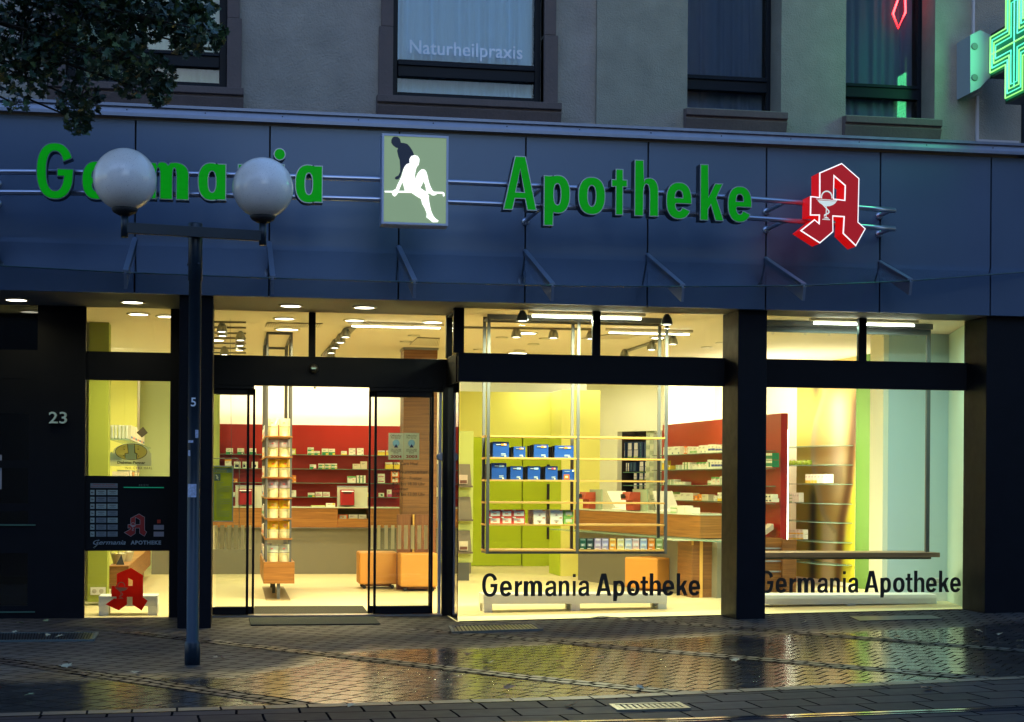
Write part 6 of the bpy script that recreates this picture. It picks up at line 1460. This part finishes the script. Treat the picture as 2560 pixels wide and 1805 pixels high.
till(1473.5, 1503.5, 1223, 1278.5, 1474, 1489, 1230, 1271, 1528, 'left till with milky glass screen and terracotta terminal')
till(1581, 1617.5, 1223, 1283, 1582, 1601, 1230, 1275, 1636, 'right till with milky glass screen and terracotta terminal')
KQ = Plane((KC.at(0, .1, 0).x, KC.at(0, .1, 0).y), (KC.u.x, KC.u.y))
for x0, y0, x1, y1, lab in ((1528, 1271, 1570, 1279.5, 'white keyboard lying between the two tills'), (1637, 1274, 1674, 1282, 'white keyboard right of the right till')):
    a0, a1, z0, z1 = KQ.rect(x0, y0, x1, y1); z0 = zk1+.015
    obj('keyboard', M().hexa([KQ.at(a0, 0, z0), KQ.at(a1, 0, z0), KQ.at(a1, .16, z0), KQ.at(a0, .16, z0), KQ.at(a0, 0, z0+.012), KQ.at(a1, 0, z0+.012), KQ.at(a1, .16, z0+.04), KQ.at(a0, .16, z0+.04)]), mat('off white plastic', (.62, .62, .55), .5), None, lab, 'keyboard', bevel=.003)
for x0, y0, x1, y1, st, lab in ((1676, 1264, 1693, 1272.5, 'pa', 'upper pale green jar carton on the front counter'), (1676, 1273, 1691, 1283, 'pa', 'lower pale green jar carton on the front counter'), (1694, 1264, 1711, 1283, 'w', 'tall white carton on the front counter'), (1712, 1269, 1728, 1283, 'w', 'white carton right of the tall one on the front counter')):
    d, b_, bn = ST[st]; carton(KQ, x0, y0, x1, y1, .12, b_, bn, lab, group='cartons on the front counter', textbars=False)

# brochure rack of lime translucent acrylic beside the door column
BRP = YP(6.4)
a0, a1, z0, z1 = BRP.rect(1098, 1077, 1184, 1407); BR = thing('brochure_rack', 'lime acrylic brochure rack with four grey pockets beside the glass corner', 'rack', ((a0+a1)/2, 6.4, 0))
obj('panel', M().box(a0, a1, 6.44, 6.455, z0, z1), mat('lime translucent acrylic', (.52, .60, .18), .4), BR, bevel=.004)
obj('foot', M().box(a0+.05, a1-.05, 6.42, 6.5, .002, z0), rack_m, BR)
for x0, y0, x1, y1 in ((1129, 1160, 1179, 1216), (1129, 1242, 1180, 1300), (1129, 1326, 1179, 1381), (1092, 1160, 1108, 1216), (1092, 1242, 1108, 1300), (1092, 1326, 1108, 1381)):
    b0_, b1_, w0, w1 = BRP.rect(x0, y0, x1, y1); pk = obj('pocket', M().hexa([(b0_, 6.38, w0), (b1_, 6.38, w0), (b1_, 6.43, w0), (b0_, 6.43, w0), (b0_, 6.42, w1), (b1_-.02, 6.42, w1), (b1_-.02, 6.435, w1), (b0_, 6.435, w1)]), mat('grey brown pocket', (.20, .17, .12), .5), BR)
    obj('lip', M().box(b0_-.004, b1_+.004, 6.30, 6.379, w0-.012, w0+.012), mat('pocket lip', (.14, .11, .08), .5), pk)
BP2 = YP(6.345)
for x0, y0, x1, y1, c, lab in ((1148, 1187, 1169, 1210, (.62, .50, .44), 'beige and red brown booklet in the top pocket of the brochure rack'), (1130, 1200, 1146, 1210, ORG, 'small orange leaflet in the top pocket of the brochure rack'), (1148, 1353, 1170, 1376, (.68, .62, .52), 'cream booklet with a dark picture in the bottom pocket of the rack'), (1129, 1228, 1145, 1243, (.66, .64, .45), 'pale leaflet on the rack below the top pocket')):
    b0_, b1_, w0, w1 = BP2.rect(x0, y0, x1, y1); m = M().box(b0_, b1_, 6.345, 6.355, w0, w1); m.mi = 1; m.box(b0_+.01, b1_-.01, 6.342, 6.3445, w0+.01, w0+(w1-w0)*.42)
    obj('booklet', m, [col(c), col((.16, .06, .04))], None, lab, 'booklet', 'booklets in the brochure rack')
# red letter A sticker on the narrow window, chalice faint
AS = YP(.756)
fs = lambda v: (210+v[0]/8.095, 1360+v[1]/8.095)
sx = lambda v: fs((435+v[0]*850/1025, 480+(v[1]-170)*868/1300))
St = [(950,480),(1195,635),(1195,1075),(1288,1150),(1165,1345),(980,1225),(980,1070),(870,1070),(870,1225),(700,1342),(435,1220),(612,1100),(655,1112),(655,1066),(556,1065),(560,850),(660,850),(665,602)]
Si = [(895,685),(985,735),(985,850),(895,850)]
lps = [[AS.hit(*fs(v)) for v in L] for L in (St, Si)]
AT = thing('a_sticker', 'dark red gothic letter A stuck low on the narrow window', 'sticker', (AS.hit(*fs((860, 1000)))[0], .75, .3))
obj('film', A_mesh(lps, AS, 0, 0, 0), film('dark red film', (.80, .02, .012), .7), AT)
obj('chalice', chalice(AS, lambda v: fs((610+(v[0]-245)*.86, 765+(v[1]-600)*.75)), -.0035, .001), mat('faded film', (.40, .16, .06), .6), AT)

# diabetes sticker on the narrow window
fd = lambda v: (210+v[0]/6.227, 940+v[1]/6.227); DS = YP(.756)
DT = thing('partner_sticker', 'pale Diabetes-Partner sticker with two facing heads in an oval', 'sticker', (DS.hit(*fd((730, 1300)))[0], .75, 1.4))
ov = lambda rx, ry, cx=735, cy=1180: [(cx+rx*math.cos(a*math.pi/20), cy-ry*math.sin(a*math.pi/20)) for a in range(40)]
top = [(cx_, cy_) for cx_, cy_ in [(735+285*math.cos(math.pi*k/20), 1195-150*math.sin(math.pi*k/20)) for k in range(21)]]
obj('sheet', pxpoly(M(), [(1050,1400),(1050,1200)]+top+[(405,1190),(405,1400)], DS, 0, 0, fd), film('pale grey blue sticker', (.86, .97, .97), .8, .4), DT)
obj('oval_edge', A_mesh([[DS.hit(*fd(v)) for v in ov(250, 128)], [DS.hit(*fd(v)) for v in ov(241, 121)]], DS, -.002, .0004, 0), ink, DT)
obj('oval', pxpoly(M(), ov(240, 120), DS, -.0035, 0, fd), film('ochre print', (.92, .80, .25), .8, .3), DT)
obj('gap', pxpoly(M(), [(672,1065),(785,1065),(795,1190),(790,1200),(835,1212),(820,1230),(822,1298),(650,1302),(640,1212),(690,1200),(688,1130)], DS, -.005, 0, fd), film('grey blue print', (.55, .80, .95), .8, .35), DT)
m = M()
for pts in ([(672,1062),(682,1062),(695,1205),(645,1215),(645,1275),(635,1275),(632,1205),(686,1196)], [(783,1062),(792,1062),(800,1190),(838,1212),(825,1235),(830,1298),(818,1298),(812,1230),(820,1215),(785,1202)], [(600,1110),(625,1098),(640,1103),(625,1106)], [(605,1130),(642,1140),(628,1150)], [(600,1225),(630,1240),(620,1252)], [(830,1098),(862,1105),(845,1108)], [(828,1130),(862,1135),(840,1150)], [(835,1248),(860,1232),(848,1256)]): pxpoly(m, pts, DS, -.0065, .001, fd)
obj('face_lines', m, ink, DT)
m = M(); px_text(m, 'Diabetes-Partner', DS, 210+520/6.227, 940+1325/6.227, 210+955/6.227, 940+1370/6.227, d=-.003, offset=.03); obj('text', m, ink, DT)
m = M(); px_text(m, 'INH. CARA HAAL', DS, 210+640/6.227, 940+1412/6.227, 210+1063/6.227, 940+1452/6.227, d=-.003, offset=.0, space=1.3); obj('owner_lettering', m, ink, DT)

# night service panel on the dark infill of the narrow window
fn = lambda v: (200+v[0]/7.358, 1180+v[1]/7.358); NP_ = YP(.738)
NT = thing('night_service_panel', 'dark pharmacy notice panel with weekday plates, letter slot and small red A', 'notice panel', (PY(318, 1300, .73).x, .738, zp0))
def nbox(x0, y0, x1, y1, nm, mt, d0=-.006, par=None):
    a, b, c, d = NP_.rect(*fn((x0, y0)), *fn((x1, y1))); return obj(nm, M().pbox(NP_, a, b, d0, -.0005, c, d), mt, par or NT)
obj('board', M().box(lx0+.005, lx1-.005, .7385, .7395, zp0, zp1), frame_m, NT)
pl_m = [mat('pale plate', (.24, .34, .36), .5), mat('grey blue plate', (.13, .18, .23), .5)]
hd_ = nbox(193, 208, 693, 295, 'header_plate', pl_m[1])
m = M(); px_text(m, 'Notdienst der Apotheken', NP_, *fn((240, 216)), *fn((645, 246)), d=-.0075, offset=.012); px_text(m, 'täglich 8.30 - bis 8.30 des nächsten Tages', NP_, *fn((205, 256)), *fn((680, 282)), d=-.0075, offset=.01); obj('text', m, mat('dull red print', (.28, .04, .04), .6), hd_)
for r, (dn, b0_, b1_) in enumerate((('Mo', 0, 0), ('Di', 1, 1), ('Mi', 0, 0), ('Do', 0, 1), ('Fr', 1, 0), ('Sa', 1, 1), ('So', 1, 1))):
    y = 330+r*127.5
    dp = nbox(190, y, 267, y+93, 'day_plate', pl_m[0]); m = M(); px_text(m, dn, NP_, *fn((205, y+30)), *fn((250, y+62)), d=-.0075, offset=.03); obj('text', m, ink, dp)
    for x0, x1, b in ((297, 483, b0_), (507, 693, b1_)):
        q = nbox(x0, y, x1, y+93, 'name_plate', pl_m[b]); m = M()
        for (u0, u1, v) in ((.18, .82, 20), (.32, .68, 42), (.2, .8, 64)):
            a, b2, c, d = NP_.rect(*fn((x0+(x1-x0)*u0, y+v)), *fn((x0+(x1-x0)*u1, y+v+(11 if v == 20 else 6)))); m.pbox(NP_, a, b2, -.0075, -.0062, c, d)
        obj('print_line', m, mat('faint print', (.05, .06, .07), .6), q)
sl_ = nbox(805, 275, 1543, 294, 'letter_slot', mat('green steel slot', (.02, .30, .17), .3, .5, em=(.02, .6, .35), es=.15), -.012)
m = M(); px_text(m, 'BRIEFE', NP_, *fn((1085, 225)), *fn((1262, 262)), d=-.003, space=1.3); obj('slot_lettering', m, mat('faint grey lettering', (.10, .14, .14), .5), NT)
for y0, y1 in ((973, 1060), (1098, 1187)): nbox(1355, y0, 1543, y1, 'label_plate', mat('lilac grey plate', (.22, .23, .30), .5))
nbox(1420, 878, 1483, 942, 'bell_button', mat('red bell button', (.35, .03, .01), .4), -.012)
As = [(1085,765),(1193,830),(1193,1070),(1232,1100),(1187,1187),(1093,1128),(1093,1035),(1022,1035),(1022,1130),(935,1190),(808,1113),(920,1050),(925,1035),(878,1035),(880,962),(928,962),(928,850)]
Ai = [(1022,838),(1100,880),(1100,962),(1022,962)]
lps = [[NP_.hit(*fn(v)) for v in L] for L in (As, Ai)]
obj('logo_edge', A_mesh(lps, NP_, -.002, .001, 0), mat('silver edge', (.30, .32, .36), .4), NT)
lg = obj('logo', A_mesh(lps, NP_, -.004, .001, .004), mat('dull red enamel', (.26, .012, .012), .4), NT)
obj('logo_chalice', chalice(NP_, lambda v: fn((915+(v[0]-245)*.36, 925+(v[1]-600)*.34)), -.0075, .001), mat('silver edge', (.30, .32, .36), .4), NT)
m = M(); px_text(m, 'Germania', NP_, *fn((240, 1250)), *fn((843, 1335)), d=-.004, offset=.012, shear=.35); m.tube([NP_.at(*(lambda h: (h[0], -.004, h[1]))(NP_.hit(*fn(v)))) for v in ((350, 1240), (315, 1300), (310, 1350), (262, 1405), (243, 1395), (290, 1360), (345, 1325))], .0025, 6); obj('script_lettering', m, mat('silver blue lettering', (.24, .32, .40), .4, .4), NT)
m = M(); px_text(m, 'APOTHEKE', NP_, *fn((932, 1260)), *fn((1492, 1335)), d=-.004, offset=.045, space=1.15); obj('block_lettering', m, mat('silver blue lettering', (.24, .32, .40), .4, .4), NT)

# left wall unit: low oak chest with baskets, shelf with tubes
e0, e1 = PY(273, 1440, 2.6).x, PY(321, 1440, 2.6).x; ez0, ez1 = PY(297, 1472, 2.6).z, PY(297, 1414, 2.6).z
WU = thing('low_oak_chest', 'low oak chest running back along the left wall', 'chest', ((e0+e1)/2, 4, ez0))
obj('body', M().box(e0, e1, 2.62, 7.6, ez0, ez1-.014), wood_m, WU); obj('end_panel', M().box(e0, e1, 2.60, 2.619, ez0, ez1-.014), wood_d, WU); obj('top', M().box(e0, e1+.004, 2.59, 7.6, ez1-.0135, ez1), wood_m, WU); obj('plinth', M().box(e0, e1-.08, 2.9, 7.5, .003, ez0-.001), wood_d, WU)
def basket(c, r0, r1, h, lab):
    t = thing('wicker_basket', lab, 'basket', c, 'wicker baskets on the oak chest'); wk = mat('pale wicker', (.55, .50, .34), .8, bump=.9, bs=140)
    obj('bowl', M().lathe(c, [(r0, 0), (r1, h), (r1+.006, h+.006), (r1-.006, h), (r0*.8, .01)], 24, cap=False), wk, t)
    obj('handle', M().tube([Vector(c)+Vector((r1*math.cos(a), 0, h+.09*math.sin(a))) for a in [math.pi*k/10 for k in range(11)]], .005, 7), wk, t)
    for k in range(5):
        a = k*1.3; p = Vector(c)+Vector((r1*.5*math.cos(a), r1*.5*math.sin(a), h*.6)); obj('jar', M().lathe(p, [(.018, 0), (.018, .05), (.012, .058)], 12), mat(('pale jar', 'yellow jar')[k % 2], ((.7, .68, .55), (.75, .6, .12))[k % 2], .3), t)
ce = (e0+e1)/2
basket((ce-.03, 3.0, ez1+.001), .055, .085, .105, 'nearer wicker basket with handle on the oak chest'); basket((ce+.02, 3.5, ez1+.001), .06, .085, .10, 'farther wicker basket on the oak chest')
obj('price_card', M().prism([(ce-.04, 2.72, ez1+.002), (ce+.05, 2.72, ez1+.002), (ce+.015, 2.76, ez1+.11)], (0, .004, 0)), black_m, None, 'dark pointed card holder in front of the wicker baskets', 'card holder')
zs_ = PY(297, 1097.5, 2.6).z
obj('glass_shelf', M().box(e0, e1+.002, 2.6, 7.4, zs_-.012, zs_), shelf_glass, None, 'long glass shelf carrying tubes and boxes on the left wall', 'shelf')
zs2_ = PY(297, 1150, 2.6).z
obj('glass_shelf', M().box(e0, e1+.002, 2.62, 7.4, zs2_-.012, zs2_), shelf_glass, None, 'long glass shelf with green bottles behind the Diabetes-Partner sticker', 'shelf')
zs3_ = PY(297, 1195, 2.6).z
obj('glass_shelf', M().box(e0, e1+.002, 2.62, 7.4, zs3_-.012, zs3_), shelf_glass, None, 'long glass shelf just above the notice panel in the narrow window', 'shelf')
for k in range(5):
    x = PY(210+(432+k*57)/6.227, 1080, 2.66).x
    obj('cosmetic_tube', M().lathe((x, 2.68, zs_+.001), [(.018, 0), (.018, .02), (.016, .03), (.015, .11), (.019, .15)], 14), mat('grey white tube', (.58, .62, .56), .4), None, 'upright pale cosmetic tube, %s from the left in the narrow window' % ORD[k], 'tube', 'cosmetic tubes on the glass shelf')
for k in range(7):
    yy = 2.95+k*.42; h_ = (.16, .165, .17, .15, .16, .17, .15)[k]
    m = M().box(e1-.13, e1-.004, yy, yy+.36, zs_+.001, zs_+h_); m.mi = 1; m.box(e1-.0035, e1-.002, yy+.02, yy+.3, zs_+.02, zs_+.04)
    obj('pale_carton', m, [col((.74, .70, .56)), col((.7, .15, .1) if k % 2 else BLU)], None, 'pale carton, %s from the front on the left wall shelf' % ORD[k], 'carton', 'pale cartons on the left wall shelf')
for k in range(3):
    x = PY(210+(430+k*62)/6.227, 1130, 2.7).x
    obj('green_bottle', M().lathe((x, 2.70, zs2_+.001), [(.02, 0), (.02, .055), (.008, .07), (.008, .085)], 14), mat('dark green bottle', (.02, .16, .04), .2), None, 'small green bottle, %s from the left, behind the sticker' % ORD[k], 'bottle', 'green bottles')
for k in range(5):
    yy = 2.66+k*.5; obj('stacked_box', M().box(e0+.02+.02*k, e1-.02, yy, yy+.3, zs3_+.001, zs3_+.07+.02*(k % 2)), col(((.7, .6, .45), (.75, .7, .55), (.62, .3, .1), (.7, .66, .5), (.7, .6, .4))[k]), None, '%s box from the front on the shelf above the notice panel' % ORD[k], 'box', 'boxes above the notice panel')
obj('picture_card', M().hexa([Vector(PY(210+v[0]/6.227, 940+v[1]/6.227, yy)) for yy in (2.62,) for v in ((815, 880), (900, 960), (995, 885), (920, 790))]+[Vector(PY(210+v[0]/6.227, 940+v[1]/6.227, 2.64)) for v in ((815, 880), (900, 960), (995, 885), (920, 790))]), mat('dark striped card', (.06, .05, .03), .5), None, 'dark striped card leaning among the boxes in the narrow window', 'card')

# ceiling spots: silver bell heads on tracks
def spot(px, py, yz, lab, grp, lit=True, r=.055, aim=0):
    z = ZC-.02; yy = yz; c = PY(px, py, yy)
    t = thing('spot_lamp', lab, 'spot lamp', (c.x, yy, c.z), grp); h = .12
    obj('head', M().lathe((c.x, yy, c.z-.05), [(r, 0), (r*1.0, .02), (r*.86, .06), (r*.5, .095), (r*.25, .105)], 20, cap=False), mat('silver grey lamp head', (.30, .31, .29), .35, .6), t)
    obj('bulb', M().lathe((c.x, yy, c.z-.05), [(r*.55, .0), (r*.9, .012), (r*.6, .02)], 16), lens_m if lit else white_m, t)
    obj('stem', M().box(c.x-.012, c.x+.012, yy-.012, yy+.012, c.z+.055, ZC-.026) if c.z+.055 < ZC-.03 else M().box(c.x-.012, c.x+.012, yy-.012, yy+.012, ZC-.035, ZC-.026), rack_m, t)
def ceil_y(px, py, z=ZC-.06): return PZ(px, py, z).y
for k, (px, py) in enumerate(((1306, 790), (1667, 799))):
    spot(px, py, ceil_y(px, py), 'silver spot at the top of the bay window, %s one' % ('left', 'right')[k], 'spots along the bay window')
    t_ = [o for o in C.objects if o.name.startswith('spot_lamp')][-1]; c_ = t_.location
    area(t_, (c_.x, max(c_.y, .06), c_.z-.07), (rad(28), 0, 0), .09, .09, 42, NEUT, 'DISK', 120)
for k, (px, py) in enumerate(((1291, 832), (1383.5, 834), (1478, 836), (1682, 850), (1629, 864), (1561, 884))): spot(px, py, ceil_y(px, py), 'lit spot, %s in the row behind the bay transom' % ('first from the left', 'second from the left', 'third, beside the mullion', 'nearest the dark pillar', 'on the slanting track', 'farthest on the slanting track')[k], 'spots behind the bay transom')
for k, (px, py) in enumerate(((555, 818), (556, 829), (601, 840), (600, 854), (599, 866), (561, 877))): spot(px, py, ceil_y(px, py), 'lit spot, %s of the left cluster above the entrance' % ORD[k], 'spots of the left entrance cluster')
for k, (px, py) in enumerate(((864, 832), (851, 846), (837, 860), (828.5, 873), (828, 884))): spot(px, py, ceil_y(px, py), 'lit spot, %s on the slanting track above the entrance' % ORD[k], 'spots of the slanting entrance track')
trk = mat('grey lamp track', (.22, .21, .17), .5, .3)
def track(pa, pb, lab, w=.03, z=ZC-.004):
    a = PZ(*pa, z); b = PZ(*pb, z); d = (b-a).normalized(); nn = Vector((-d.y, d.x, 0))*w
    obj('lamp_track', M().hexa([a-nn-Vector((0, 0, .018)), b-nn-Vector((0, 0, .018)), b+nn-Vector((0, 0, .018)), a+nn-Vector((0, 0, .018)), a-nn, b-nn, b+nn, a+nn]), trk, None, lab, 'lamp track', 'lamp tracks on the ceiling')
track((1160, 817), (1480, 822), 'lamp track running behind the bay transom'); track((1700, 831), (1560, 878), 'slanting lamp track behind the bay window, right of the mullion')
track((878, 817), (812, 888), 'slanting lamp track above the entrance', .05)
for k, y in enumerate((803, 816.5, 830.5, 843, 856, 868.5, 880)): track((529, y), (615, y+1), 'short lamp rail, %s from the window in the left entrance cluster' % ORD[k], .012)
def grille(q, lab, n=14):
    z = ZC-.003; p = [PZ(*v, z) for v in q]; t = thing('air_grille', lab, 'air grille', sum(p, Vector())/4)
    B_ = lambda u, v: (p[0]*(1-u)+p[1]*u)*(1-v)+(p[3]*(1-u)+p[2]*u)*v
    dn = Vector((0, 0, -.008))
    obj('backing', M().hexa([v+dn*.5 for v in p]+[v for v in p]), mat('grille dark', (.12, .10, .06), .8), t)
    for k in range(n):
        u0, u1 = (k+.15)/n, (k+.75)/n; obj('slat', M().hexa([B_(u0, .05)+dn, B_(u1, .05)+dn, B_(u1, .95)+dn, B_(u0, .95)+dn, B_(u0, .05)+dn*.55, B_(u1, .05)+dn*.55, B_(u1, .95)+dn*.55, B_(u0, .95)+dn*.55]), ceil_m, t)
grille(((668, 806), (807, 808), (800, 818), (663, 817)), 'slotted air grille in the ceiling above the product tower', 24)
grille(((1044, 843), (1100, 845), (1096, 864), (1024, 862)), 'slotted air grille above the wooden column', 16)
grille(((1530, 834), (1606, 836), (1566, 848), (1452, 846)), 'flat air grille in the bay ceiling', 16)
# curtain cord and hook on the ceiling near the door is part of the poster cable
